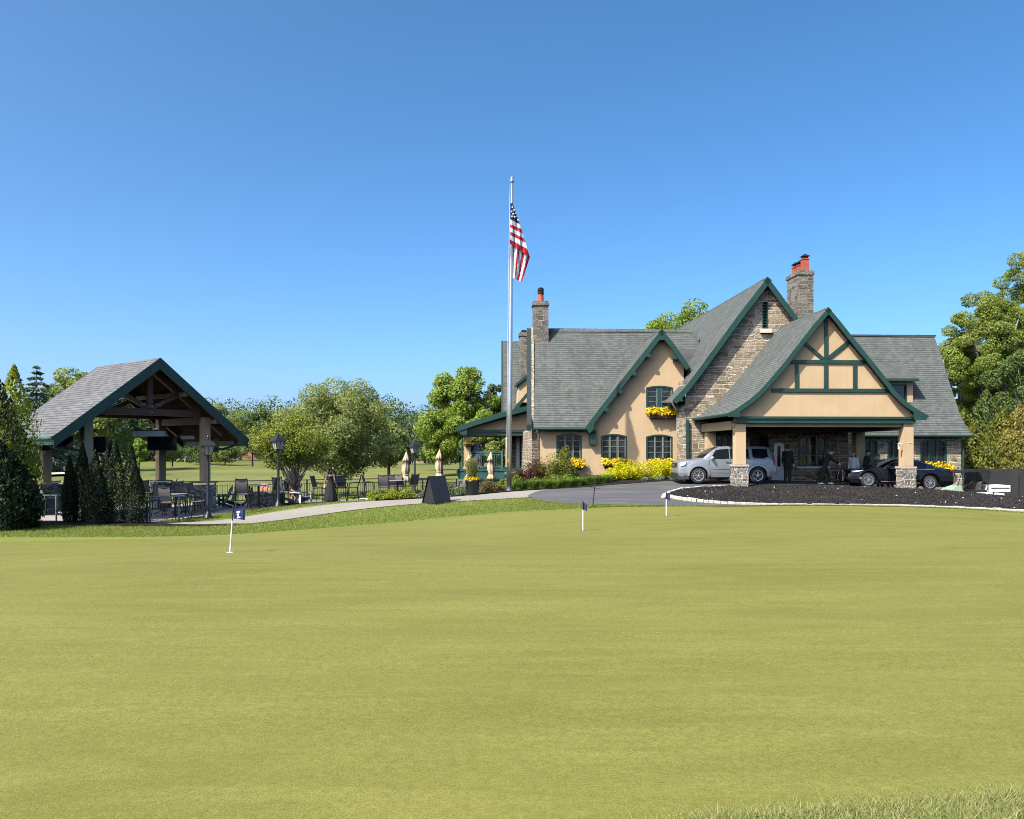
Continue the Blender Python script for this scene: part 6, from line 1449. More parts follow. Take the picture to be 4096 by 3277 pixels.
sh(1962, 36.9, .58, .5, .62, 'brown', 'bronze brown shrub between the flower pot and the flagpole', 207, 2600, .06); sh(1950, 38.0, .5, .5, .5, 'brown', 'small bronze shrub behind the flower pot', 208, 1200, .06)
for k, (px, Y, w, h, lb) in enumerate(((2015, 37.4, .4, .55, 'low green shrub just left of the flagpole'), (2068, 37.6, .5, .6, 'low green shrub just right of the flagpole'), (2130, 38.0, .6, .6, 'low green shrub in front of the red maple'), (2200, 38.3, .6, .58, 'low green shrub in front of the golden cypress'), (2262, 38.6, .5, .5, 'low green shrub at the right end of the low row'))):
    sh(px, Y, w, .5, h, 'maple', lb, 210 + k, 1500, .07, 'low green shrubs along the bed')
for k, (px, Y, w, h, lb) in enumerate(((2440, 40.2, .62, .62, 'leftmost and lowest yellow shrub under the flower boxes'), (2490, 40.4, .72, .85, 'rounded yellow shrub second from the left'), (2555, 40.7, .75, .95, 'tall yellow shrub in the middle of the yellow row'), (2625, 40.9, .7, .98, 'yellow shrub second from the silver car'), (2682, 41.0, .55, .95, 'yellow shrub touching the nose of the silver car'))):
    sh(px, Y, w, .6, h, 'yellow', lb, 220 + k, 5200, .065, 'bright yellow shrubs under the flower boxes')
for k, (px, Y, lb) in enumerate(((2585, 40.0, 'silvery low plant at the foot of the middle yellow shrub'), (2640, 40.25, 'silvery low plant at the foot of the yellow shrubs, middle of three'), (2695, 40.6, 'silvery low plant nearest the silver car'))):
    sh(px, Y, .36, .3, .24, 'silver', lb, 230 + k, 800, .075, 'silvery low plants at the driveway edge', stem=False, cat='plant')
for k, px in enumerate(range(2075, 2450, 24)):
    Y = 36.75 + max(0, (px - 2200)) * .0105 + (k % 2) * .2
    w = ('first', 'second', 'third', 'fourth', 'fifth', 'sixth', 'seventh', 'eighth', 'ninth', 'tenth', 'eleventh', 'twelfth', 'thirteenth', 'fourteenth', 'fifteenth', 'sixteenth')[k]
    tuft('grass_clump', '%s strappy green grass clump along the bed counting from the flagpole' % w, gpt(px, Y, .06), .42, .42, 'grassy', 230, 240 + k, 'strappy grass clumps along the bed', wd=.011)
for k, (px, Y, w, h, lb) in enumerate(((1500, 38.6, .5, .55, 'golden green shrub at the left end of the patio bed'), (1565, 38.4, .62, .72, 'golden green shrub in the middle of the patio bed'), (1630, 38.2, .55, .78, 'tallest golden green shrub under the middle lamp post'))):
    sh(px, Y, w, .5, h, 'gold', lb, 260 + k, 2400, .07, 'golden green shrubs along the patio')
for k, (px, Y, h, lb) in enumerate(((1688, 37.0, .42, 'grey green sage plant left of the chalkboard'), (1810, 37.2, .55, 'grey green sage plant right of the chalkboard'), (1845, 36.8, .45, 'grey green sage plant left of the flower pot'), (1775, 37.6, .5, 'grey green sage plant behind the chalkboard'))):
    sh(px, Y, .42, .4, h, 'silver' if False else 'sagep', lb, 270 + k, 1300, .07, 'grey green plants beside the chalkboard', stem=False, cat='plant') if 'sagep' in LM else None
LM['sagep'] = leafmat('sage_plant_leaves', (.09, .14, .075), (.18, .24, .12), (.15, .2, .09))
for k, (px, Y, h, lb) in enumerate(((1688, 37.0, .42, 'grey green sage plant left of the chalkboard'), (1810, 37.2, .55, 'grey green sage plant right of the chalkboard'), (1845, 36.8, .45, 'grey green sage plant left of the flower pot'), (1775, 37.6, .5, 'grey green sage plant behind the chalkboard'))):
    sh(px, Y, .42, .4, h, 'sagep', lb, 270 + k, 1300, .07, 'grey green plants beside the chalkboard', stem=False, cat='plant')
sh(1245, 44.5, .5, .4, .5, 'maple', 'low green shrub behind the railing left of the woman in black', 280, 1200); sh(1330, 45, .6, .4, .45, 'maple', 'low green shrub behind the railing right of the woman in black', 281, 1200); sh(1420, 45.5, .6, .4, .45, 'oak', 'low green shrub behind the railing by the side-on chair', 282, 1200)
sh(3280, 40.1, .4, .3, .8, 'dark', 'shaded potted shrub by the entrance wall', 283, 900)

# ------------------------------------------------------------------ far houses
def house(px0, px1, py_eave, py_base, py_ridge, Y, wallm, roofm, label, depth=9):
    a, b = W(px0, py_base, Y), W(px1, py_base, Y); ze = W(px0, py_eave, Y).z; zr = W(px0, py_ridge, Y).z; g = gpt((px0 + px1) / 2, Y); r = empty('far_house', g, 0, label, 'house', 'houses beyond the golf course'); mb = MB()
    mb.box(a.x, b.x, Y, Y + depth, g.z - 1, ze); mb.build('wall', wallm, r); mb = MB(); A = [Vector((a.x - .6, Y + depth / 2, zr)), Vector((a.x - .6, Y - .6, ze - .2))]; B = [Vector((b.x + .6, Y + depth / 2, zr)), Vector((b.x + .6, Y - .6, ze - .2))]; mb.slab(A, B, .2)
    A = [A[0], A[0] + Vector((0, depth / 2 + .6, ze - zr))]; B = [B[0], B[0] + Vector((0, depth / 2 + .6, ze - zr))]; mb.slab(A, B, .2); mb.build('roof', roofm, r)
    n = max(2, int((b.x - a.x) / 2.6)); mw = MB()
    for k in range(n):
        x = a.x + (b.x - a.x) * (k + .5) / n; m = MB(); m.box(x - .5, x + .5, Y - .05, Y, ze - 2.0, ze - .6); m.build('window', M['glass'], r)
    return r, a, b, ze, zr
r, a, b, ze, zr = house(1625, 1725, 1772, 1830, 1738, 165, M['stucco'], paint('brown_far_roof', (.16, .13, .1), .9), 'far tan house with a small front gable between the trees')
mb = MB(); cx = a.x + 1.6; mb.prism([(cx - 2, 164.2, ze - 2.5), (cx + 2, 164.2, ze - 2.5), (cx + 2, 164.2, ze + .2), (cx, 164.2, zr - .1), (cx - 2, 164.2, ze + .2)], (0, 2, 0)); o = mb.build('front_gable', M['stucco'], r)
mb = MB()
for s in (-1, 1): mb.beam((cx, 164.1, zr), (cx + s * 2.4, 164.1, ze + .0), .3, .35, (0, 0, 1))
mb.build('rake_trim', M['white'], o)
house(965, 1030, 1778, 1832, 1752, 175, paint('brick_wall', (.30, .11, .075), .9, .2), paint('grey_far_roof', (.2, .2, .2), .9), 'far red brick house left of the small many-stemmed tree')
house(880, 915, 1775, 1830, 1758, 180, M['white'], paint('dark_far_roof', (.12, .12, .13), .9), 'far white house showing under the right end of the pavilion roof')
# black mesh fence at right
SF = [PX(3846, 45.2), PX(3935, 45.4), PX(3955, 45.0), PX(4075, 44.4), PX(4180, 44.0), PX(4300, 43.6)]
r = empty('mesh_fence', (SF[2][0], SF[2][1], -.8), 0, 'black mesh screen fence at the right edge below the conifers', 'fence')
mm, mp = MB(), None
for (x0, y0), (x1, y1) in zip(SF[:-1], SF[1:]):
    a, b = Vector((x0, y0, -1.2)), Vector((x1, y1, -1.2)); d = (b - a).normalized(); m = MB(); m.obox((a + b) / 2 + ZV * .93, d, (-d.y, d.x, 0), ZV, (b - a).length / 2 - .04, .012, .90); m.build('screen_panel', paint('mesh_screen', (.016, .017, .018), .9, .3, 1.5) if 'ms' not in M else M['ms'], r)
for x, y in SF: m = MB(); m.tube([(x, y, -1.3), (x, y, .72)], .035, 8); m.build('post', M['blackmetal'], r)

# ------------------------------------------------------------------ vehicles
def interp(tab, x):
    xs_, ys_ = zip(*tab); return float(np.interp(x, xs_, ys_))
def car(label, L, Wd, top, belt, wroof, wheels, rw, zsill, windows, ws, rear, paintm, wheel_spokes, loc, rz, tilt, details, rimfat=.03):
    root = empty('parked_car', loc, rz, label, 'car', world=False); root.rotation_euler = (0, tilt, rz); Z = Vector()
    nx_ = int(L / .04) + 1; X = np.linspace(0, L, nx_)
    def bottom(x):
        z = zsill + (.10 if x < .25 else 0) * (1 - x / .25 if x < .25 else 0) + (.12 * max(0, (x - (L - .35)) / .35))
        for wx in wheels:
            d = abs(x - wx); ra = rw + .075
            if d < ra: z = max(z, rw + math.sqrt(ra * ra - d * d))
        return z
    def halfw(x):
        f = 1.0
        if x < .9: f = .80 + .20 * math.sqrt(max(0, 1 - ((.9 - x) / .9) ** 2.2))
        if x > L - .8: f = .84 + .16 * math.sqrt(max(0, 1 - ((x - (L - .8)) / .8) ** 2.2))
        return Wd / 2 * f
    rows = []
    for x in X:
        zt, zb_, zbe, w = interp(top, x), bottom(x), interp(belt, x), halfw(x); zbe = min(zbe, zt - .03); zb_ = min(zb_, zbe - .03); wr = interp(wroof, x) * w
        flare = 0
        for wx in wheels:
            d = abs(x - wx)
            if d < rw + .22: flare = max(flare, .022 * min(1, (rw + .22 - d) / .12))
        K = [(w * .95 + flare, zb_), (w + flare, zb_ + (zbe - zb_) * .30), (w * 1.0 + flare * .5, zb_ + (zbe - zb_) * .62), (w * .975, zbe), (w * .955, zbe + .012)]
        zr_ = zt - min(.07, (zt - zbe) * .5); K += [(max(wr, .05) + .0, zr_), (wr * .93, zt - min(.025, (zt - zbe) * .2)), (wr * .5, zt - .004), (0, zt)]
        seg = [4, 6, 6, 1, 8, 3, 5, 5]; ring = []
        for (a, b), n in zip(zip(K[:-1], K[1:]), seg):
            for k in range(n): t = k / n; ring.append((a[0] + (b[0] - a[0]) * t, a[1] + (b[1] - a[1]) * t))
        ring.append(K[-1]); rows.append(ring)
    nr = len(rows[0]); V = []; 
    for s in (-1, 1):
        for i, x in enumerate(X):
            for (y, z) in rows[i]: V.append((x, s * y, z))
    def inside(p, poly):
        c = False; n = len(poly)
        for i in range(n):
            (x0, y0), (x1, y1) = poly[i], poly[i - 1]
            if (y0 > p[1]) != (y1 > p[1]) and p[0] < (x1 - x0) * (p[1] - y0) / (y1 - y0) + x0: c = not c
        return c
    body = []; glass = {(k, e): [] for k in range(len(windows)) for e in (0, 1)}; wsf = []; rearf = []; off2 = nx_ * nr
    i_belt = 17
    for s in (0, 1):
        for i in range(nx_ - 1):
            for j in range(nr - 1):
                a = s * off2 + i * nr + j; q = [a, a + 1, a + nr + 1, a + nr]
                if s == 1: q.reverse()
                xm = (X[i] + X[i + 1]) / 2; zm = (rows[i][j][1] + rows[i + 1][j + 1][1]) / 2; ym = (rows[i][j][0] + rows[i][j + 1][0]) / 2
                hit = None
                if i_belt <= j < i_belt + 8:
                    for k, poly in enumerate(windows):
                        if inside((xm, zm), poly): hit = k; break
                if hit is not None: glass[(hit, s)].append(q)
                elif j >= i_belt + 8 and ws[0] < xm < ws[1] and zm > interp(belt, xm) + .05 and ym < interp(wroof, xm) * halfw(xm) * .955: wsf.append(q)
                elif j >= i_belt + 8 and rear[0] < xm < rear[1] and zm > interp(belt, xm) + .08 and ym < interp(wroof, xm) * halfw(xm) * .9: rearf.append(q)
                else: body.append(q)
    def sub(name, faces, mat, parent, push=0.0):
        used = sorted({v for f in faces for v in f}); mp_ = {v: k for k, v in enumerate(used)}
        return np_mesh(name, [V[v] for v in used], [[mp_[v] for v in f] for f in faces], mat, parent, smooth=True)
    bo = sub('body', body, paintm, root); OFF[bo.name] = Z; bo.data.set_sharp_from_angle(angle=R(14))
    for i, x in ((0, X[0]), (nx_ - 1, X[-1])):
        m = MB(); pts = [(x, -y, z) for y, z in rows[i]] + [(x, y, z) for y, z in reversed(rows[i][:-1])]; m.face(pts); m.build('end_panel', paintm, bo, off=Z)
    for k in glass:
        if glass[k]: sub('side_window', glass[k], M['carglass'], root)
    if wsf: sub('windscreen', wsf, M['carglass'], root)
    if rearf: sub('rear_window', rearf, M['carglass'], root)
    m = MB(); m.box(.25, L - .3, -Wd * .36, Wd * .36, zsill - .05, zsill + .35); m.box(wheels[0] + rw + .1, wheels[1] - rw - .1, -Wd * .46, Wd * .46, zsill - .04, zsill + .02)
    for wx in wheels: m.box(wx - rw - .06, wx + rw + .06, -Wd * .34, Wd * .34, rw * .6, rw * 2 + .02)
    m.box(1.2, L - .6, -Wd * .42, Wd * .42, zsill + .36, interp(belt, L / 2) - .06)
    m.build('underbody', M['plastic'], root, off=Z)
    for wx in wheels:
        for s in (-1, 1):
            yc = s * (Wd / 2 - .115); m = MB(); n = 28; rings = []
            for rr_, yy in ((rw * .66, -.10), (rw * .93, -.11), (rw, -.07), (rw, .07), (rw * .93, .105), (rw * .66, .09)):
                rings.append([(wx + math.cos(6.2832 * j / n) * rr_, yc + s * yy, rw + math.sin(6.2832 * j / n) * rr_) for j in range(n)])
            m.loft(rings); wo = m.build('wheel', M['tyre'], root, True, off=Z)
            m = MB(); yf = yc + s * .088; P = lambda a, r, d=0: (wx + math.cos(a) * r, yf + s * d, rw + math.sin(a) * r)
            for j in range(n): a0, a1 = 6.2832 * j / n, 6.2832 * (j + 1) / n; m.hexa([P(a0, rw * .67), P(a1, rw * .67), P(a1, rw * .60), P(a0, rw * .60)], [P(a0, rw * .67, .015), P(a1, rw * .67, .015), P(a1, rw * .60, .01), P(a0, rw * .60, .01)])
            for j in range(wheel_spokes):
                a = 6.2832 * j / wheel_spokes + .3; dw = rimfat
                for e in ((-1, 1) if wheel_spokes < 8 else (0,)):
                    A0, A1 = a + e * .10, a + e * .24; t = .055 if wheel_spokes < 8 else .05
                    m.hexa([P(A0 - t * 1.6, rw * .14), P(A0 + t * 1.6, rw * .14), P(A1 + t * .9, rw * .62), P(A1 - t * .9, rw * .62)], [P(A0 - t * 1.6, rw * .14, .02), P(A0 + t * 1.6, rw * .14, .02), P(A1 + t * .9, rw * .62, .012), P(A1 - t * .9, rw * .62, .012)])
            m.lathe([], c=Z) if False else None
            for j in range(n): a0, a1 = 6.2832 * j / n, 6.2832 * (j + 1) / n; m.face([P(a0, rw * .16, .022), P(a1, rw * .16, .022), P(0, 0, .026)] if s < 0 else [P(a1, rw * .16, .022), P(a0, rw * .16, .022), P(0, 0, .026)])
            m.build('rim', M['rim'], wo, off=Z)
            m = MB(); m.face([P(6.2832 * j / n, rw * .62, -.03) for j in range(n)]); m.build('brake_disc', M['plastic'], wo, off=Z)
    details(root, bo, Z, halfw, lambda x: interp(top, x))
    return root
def side_box(m, x0, x1, z0, z1, hw, s, th=.012, taper=0):
    y = lambda x: s * (hw(x) + .004); m.hexa([(x0, y(x0), z0), (x1, y(x1), z0), (x1, y(x1), z1), (x0, y(x0), z1)], [(x0, y(x0) + s * th, z0), (x1, y(x1) + s * th, z0), (x1, y(x1) + s * th, z1), (x0, y(x0) + s * th, z1)])
def suv_details(root, bo, Z, hw, top):
    for s in (-1, 1):
        m = MB(); m.ball((1.58, s * 1.10, 1.19), (.075, .13, .10), 12, 8); m.tube([(1.62, s * .94, 1.13), (1.58, s * 1.06, 1.17)], .03, 6); m.build('wing_mirror', M['silver'], root, True, off=Z)
        m = MB(); q = [(.10, s * .62, .80), (.16, s * .92, .80), (.34, s * .985, .86), (.40, s * .985, 1.00), (.18, s * .90, .97), (.06, s * .62, .94)]; m.prism(q, (-.03, s * .02, .012)); m.build('headlight', M['headlamp'], root, off=Z)
        m = MB(); m.prism([(4.58, s * .74, .86), (4.47, s * .925, .84), (4.40, s * .935, 1.18), (4.50, s * .80, 1.22)], (.035, s * .03, .0)); m.build('taillight', M['redlens'], root, off=Z)
        m = MB(); side_box(m, 1.55, 3.2, .66, .72, hw, s, .018); m.build('side_moulding', M['silver'], root, off=Z)
        for x in (2.22, 3.26): m = MB(); side_box(m, x, x + .22, .985, 1.03, hw, s, .03); m.build('door_handle', M['chrome'], root, off=Z)
        m = MB()
        for x in (1.44, 2.42, 3.44): side_box(m, x, x + .012, .45 if x < 3 else .82, 1.12, lambda x: hw(x) - .004, s, .006)
        m.build('door_seams', M['plastic'], root, off=Z)
        m = MB()
        for wx in (.95, 3.725):       # body-coloured wheel arch flares
            for k in range(16):
                a0, a1 = math.pi * k / 16, math.pi * (k + 1) / 16; P = lambda a, r, d: (wx + math.cos(a) * r, s * (hw(wx) + d), .37 + math.sin(a) * r)
                m.hexa([P(a0, .44, .0), P(a1, .44, .0), P(a1, .53, .0), P(a0, .53, .0)], [P(a0, .44, .035), P(a1, .44, .035), P(a1, .53, .022), P(a0, .53, .022)])
        m.build('wheel_arch', M['silver'], root, off=Z)
        m = MB(); m.box(.02, .62, s * .96 - .02, s * .96 + .02, .30, .46) if False else m.prism([(.03, s * .80, .20), (.50, s * 1.0, .20), (.50, s * 1.005, .37), (.0, s * .80, .42)], (0, -s * .06, 0)); m.build('bumper_trim', M['plastic'], root, off=Z)
        m = MB(); m.box(1.36, 1.42, s * .82, s * .98, .16, .42); m.build('mud_flap', M['plastic'], root, off=Z)
    m = MB()
    for k in range(3): m.box(-.03 + k * .012, .04, -.52, .52, .77 + k * .065, .81 + k * .065)
    m.box(-.01, .03, -.56, .56, .74, .965); m.build('grille', M['plastic'], root, off=Z)
    m = MB(); m.box(-.045, -.03, -.09, .09, .82, .90); m.build('badge', M['chrome'], root, off=Z); m = MB(); m.box(-.02, .12, -.80, .80, .20, .50); m.build('lower_grille', M['plastic'], root, off=Z)
suv_top = [(0, .76), (.03, .95), (.08, 1.03), (.3, 1.08), (.7, 1.13), (1.05, 1.175), (1.16, 1.20), (1.42, 1.43), (1.76, 1.675), (2.0, 1.735), (2.5, 1.765), (3.5, 1.765), (4.1, 1.745), (4.30, 1.715), (4.40, 1.58), (4.50, 1.28), (4.55, 1.08), (4.62, .97), (4.66, .72)]
suv_belt = [(0, .66), (.1, .9), (.7, 1.04), (1.15, 1.09), (1.8, 1.12), (4.2, 1.15), (4.45, 1.10), (4.66, .64)]
suv_roof = [(0, .95), (.3, .92), (1.1, .90), (1.4, .83), (1.8, .765), (2.3, .75), (3.9, .75), (4.25, .75), (4.42, .79), (4.56, .88), (4.66, .9)]
g = Vector((W(2795, 1941, 37.8).x - .95, 37.8 + .99, .02)); gz = zg(10, 38.5) + .05
car('silver blue suv parked under the porte-cochere', 4.66, 1.98, suv_top, suv_belt, suv_roof, (.95, 3.725), .37, .30,
    [[(1.50, 1.11), (2.40, 1.13), (2.40, 1.63), (1.95, 1.61), (1.74, 1.50)], [(2.45, 1.13), (3.36, 1.15), (3.32, 1.64), (2.45, 1.64)], [(3.52, 1.17), (4.26, 1.20), (4.20, 1.63), (3.48, 1.65)]], (1.18, 1.90), (4.30, 4.54), M['silver'], 5, (g.x, g.y, gz), 0.0, -.004, suv_details)
def sed_details(root, bo, Z, hw, top):
    for s in (-1, 1):
        m = MB(); m.ball((1.78, s * 1.02, .98), (.07, .12, .07), 12, 8); m.tube([(1.8, s * .88, .94), (1.78, s * 1.0, .97)], .025, 6); m.build('wing_mirror', M['blackcar'], root, True, off=Z)
        m = MB(); m.prism([(.12, s * .52, .63), (.20, s * .78, .64), (.52, s * .92, .70), (.72, s * .92, .78), (.36, s * .82, .745), (.14, s * .56, .70)], (-.025, s * .02, .012)); m.build('headlight', M['headlamp'], root, off=Z)
        m = MB(); m.prism([(4.88, s * .5, .86), (4.80, s * .82, .86), (4.55, s * .925, .93), (4.74, s * .86, .98), (4.87, s * .56, .96)], (.02, s * .025, .01)); m.build('taillight', M['redlens'], root, off=Z)
        m = MB(); pts = [(1.62, .945), (2.02, 1.20), (2.5, 1.345), (3.1, 1.345), (3.6, 1.23), (4.0, 1.04), (3.86, .965), (3.0, .945), (1.62, .93)]; yy = lambda z: s * (.915 - max(0, z - .93) * .50)
        m.tube([(x, yy(z) + s * .012, z) for x, z in pts], .011, 5); m.build('window_trim', M['chrome'], root, off=Z)
        m = MB(); side_box(m, 1.5, 3.3, .30, .325, hw, s, .012); m.build('sill_trim', M['chrome'], root, off=Z)
        for x in (2.45, 3.42): m = MB(); side_box(m, x, x + .2, .83, .855, hw, s, .025); m.build('door_handle', M['blackcar'], root, off=Z)
        m = MB(); side_box(m, .25, .62, .36, .46, lambda x: hw(x) - .03, s, .02); m.build('fog_light', M['chrome'], root, off=Z)
    m = MB(); m.prism([(.0, -.22, .70), (.0, .22, .70), (-.02, .30, .46), (0, .34, .26), (0, -.34, .26), (-.02, -.30, .46)], (.05, 0, 0)); m.build('grille', M['plastic'], root, off=Z)
    m = MB(); m.tube([(-.01, -.23, .71), (-.01, .23, .71), (-.03, .31, .46), (-.01, .35, .25), (-.01, -.35, .25), (-.03, -.31, .46), (-.01, -.23, .71)], .014, 5); m.build('grille_surround', M['chrome'], root, off=Z)
sed_top = [(0, .50), (.04, .68), (.15, .75), (.5, .83), (1.0, .91), (1.35, .965), (1.5, 1.02), (1.85, 1.22), (2.2, 1.38), (2.55, 1.44), (2.95, 1.445), (3.35, 1.40), (3.8, 1.25), (4.2, 1.09), (4.5, 1.065), (4.78, 1.04), (4.86, .95), (4.9, .55)]
sed_belt = [(0, .44), (.1, .62), (.6, .76), (1.4, .91), (2.5, .94), (3.6, .96), (4.3, .98), (4.8, .92), (4.9, .5)]
sed_roof = [(0, .9), (.4, .84), (1.3, .82), (1.6, .78), (2.2, .66), (2.6, .62), (3.1, .62), (3.6, .64), (4.1, .78), (4.4, .82), (4.9, .9)]
xs0 = W(3475, 1951, 37.5).x - .95; gz = zg(xs0 + 2.4, 38.0) + .05
car('black saloon car parked behind the right stone pillar', 4.9, 1.82, sed_top, sed_belt, sed_roof, (.95, 3.77), .335, .22,
    [[(1.72, .96), (2.55, .965), (2.55, 1.31), (2.2, 1.25), (1.98, 1.14)], [(2.61, .965), (3.50, .985), (3.56, 1.18), (3.2, 1.30), (2.61, 1.325)], [(3.55, .99), (3.86, 1.0), (3.92, 1.05), (3.60, 1.17)]], (1.45, 2.3), (3.4, 4.2), M['blackcar'], 15, (xs0, 37.5 + .91, -.03), -.035, .05, sed_details)
# golf cart
cg = Vector((W(3800, 1980, 40.4).x, 40.4, zg(W(3900, 1980, 40.4).x, 40.4) + .03)); r = empty('golf_cart', cg, 0, 'golf cart with pale green nose and white cargo box behind the mulch island', 'golf cart', world=False); r.location = cg; Z = Vector()
cs = 40.4 / F; cz = lambda py: HC + (HY - py) * cs - cg.z; cxx = lambda px: (px - 3800) * cs
mb = MB(); Pn = lambda a, y: [(cxx(px), y, cz(py)) for px, py in a]
A = ((3790, 1975), (3790, 1958), (3802, 1944), (3820, 1940), (3828, 1958), (3842, 1985), (3842, 2004), (3795, 2004)); mb.loft([[(x * 1.0, y, z) for x, _, z in Pn(A, 0)] for y in (-.52, -.3, .3, .52)]); mb.build('front_cowl', paint('pale_green_body', (.30, .42, .30), .35, .06, coat=.4), r, off=Z)
mb = MB(); mb.box(cxx(3842), cxx(3960), -.5, .5, cz(2004), cz(1992)); mb.box(cxx(3884), cxx(3945), -.54, .54, cz(1999), cz(1968)); mb.prism([(cxx(3940), -.54, cz(2000)), (cxx(4000), -.54, cz(2000)), (cxx(3990), -.54, cz(1972)), (cxx(3955), -.54, cz(1968))], (0, 1.08, 0)); mb.build('body', M['white'], r, off=Z)
mb = MB(); mb.box(cxx(3862), cxx(3925), -.48, .48, cz(1970), cz(1958)); mb.build('seat', M['plastic'], r, off=Z)
for y in (-.26, .26): mb = MB(); mb.loft([[(cxx(3900) + a[0], y + a[1], z) for a in ((-.06, -.2), (.05, -.2), (.05, .2), (-.06, .2))] for z in (cz(1958), cz(1945), cz(1931))] + [[(cxx(3912) + a[0], y + a[1], cz(1926)) for a in ((-.04, -.14), (.03, -.14), (.03, .14), (-.04, .14))]]); mb.build('backrest', paint('olive_vinyl', (.07, .075, .06), .5, .2), r, off=Z)
mb = MB()
for y in (-.5, .5):
    mb.tube([(cxx(3808), y, cz(1945)), (cxx(3824), y, cz(1890))], .02, 6); mb.tube([(cxx(3828), y, cz(1945)), (cxx(3844), y, cz(1888))], .02, 6); mb.tube([(cxx(3926), y, cz(1960)), (cxx(3934), y, cz(1888))], .022, 6)
mb.build('strut', M['blackmetal'], r, off=Z)
mb = MB(); mb.loft([[(cxx(3818), -.58, cz(1892)), (cxx(3818), .58, cz(1892)), (cxx(3818), .58, cz(1889)), (cxx(3818), -.58, cz(1889))], [(cxx(3842), -.62, cz(1888)), (cxx(3842), .62, cz(1888)), (cxx(3842), .62, cz(1880)), (cxx(3842), -.62, cz(1880))], [(cxx(3920), -.62, cz(1887)), (cxx(3920), .62, cz(1887)), (cxx(3920), .62, cz(1879)), (cxx(3920), -.62, cz(1879))], [(cxx(3938), -.6, cz(1892)), (cxx(3938), .6, cz(1892)), (cxx(3938), .6, cz(1888)), (cxx(3938), -.6, cz(1888))]]); mb.build('roof', M['blackmetal'], r, off=Z)
mb = MB(); mb.tube([(cxx(3836), -.25, cz(1958)), (cxx(3864), -.25, cz(1932))], .022, 6); c = Vector((cxx(3866), -.25, cz(1930))); ax = Vector((.72, 0, -.69)); e1 = Vector((.69, 0, .72)); mb.tube([c + (e1 * math.cos(t) + Vector((0, 1, 0)) * math.sin(t)) * .17 for t in np.linspace(0, 6.2832, 17)], .016, 6); mb.build('steering_wheel', M['blackmetal'], r, off=Z)
mb = MB(); mb.box(cxx(3936), cxx(4016), -.52, .5, cz(1966), cz(1940)); mb.build('cargo_box', M['white'], r, off=Z)
mb = MB(); mb.box(cxx(3940), cxx(4012), -.53, -.521, cz(1953), cz(1949)); mb.box(cxx(3930), cxx(4019), -.53, .51, cz(1968.5), cz(1966.2)); mb.box(cxx(4016.2), cxx(4021), -.53, .51, cz(1968), cz(1940)); mb.build('box_trim', M['blackmetal'], r, off=Z)
for px in (3818, 3968):
    for y in (-.45, .45):
        mb = MB(); n = 18; rad = .23; cx_ = cxx(px); mb.loft([[(cx_ + math.cos(6.2832 * j / n) * q[0], y + q[1], rad + math.sin(6.2832 * j / n) * q[0]) for j in range(n)] for q in ((.1, -.09), (.21, -.09), (.23, -.05), (.23, .05), (.21, .09), (.1, .09))]); mb.build('wheel', M['tyre'], r, True, off=Z)

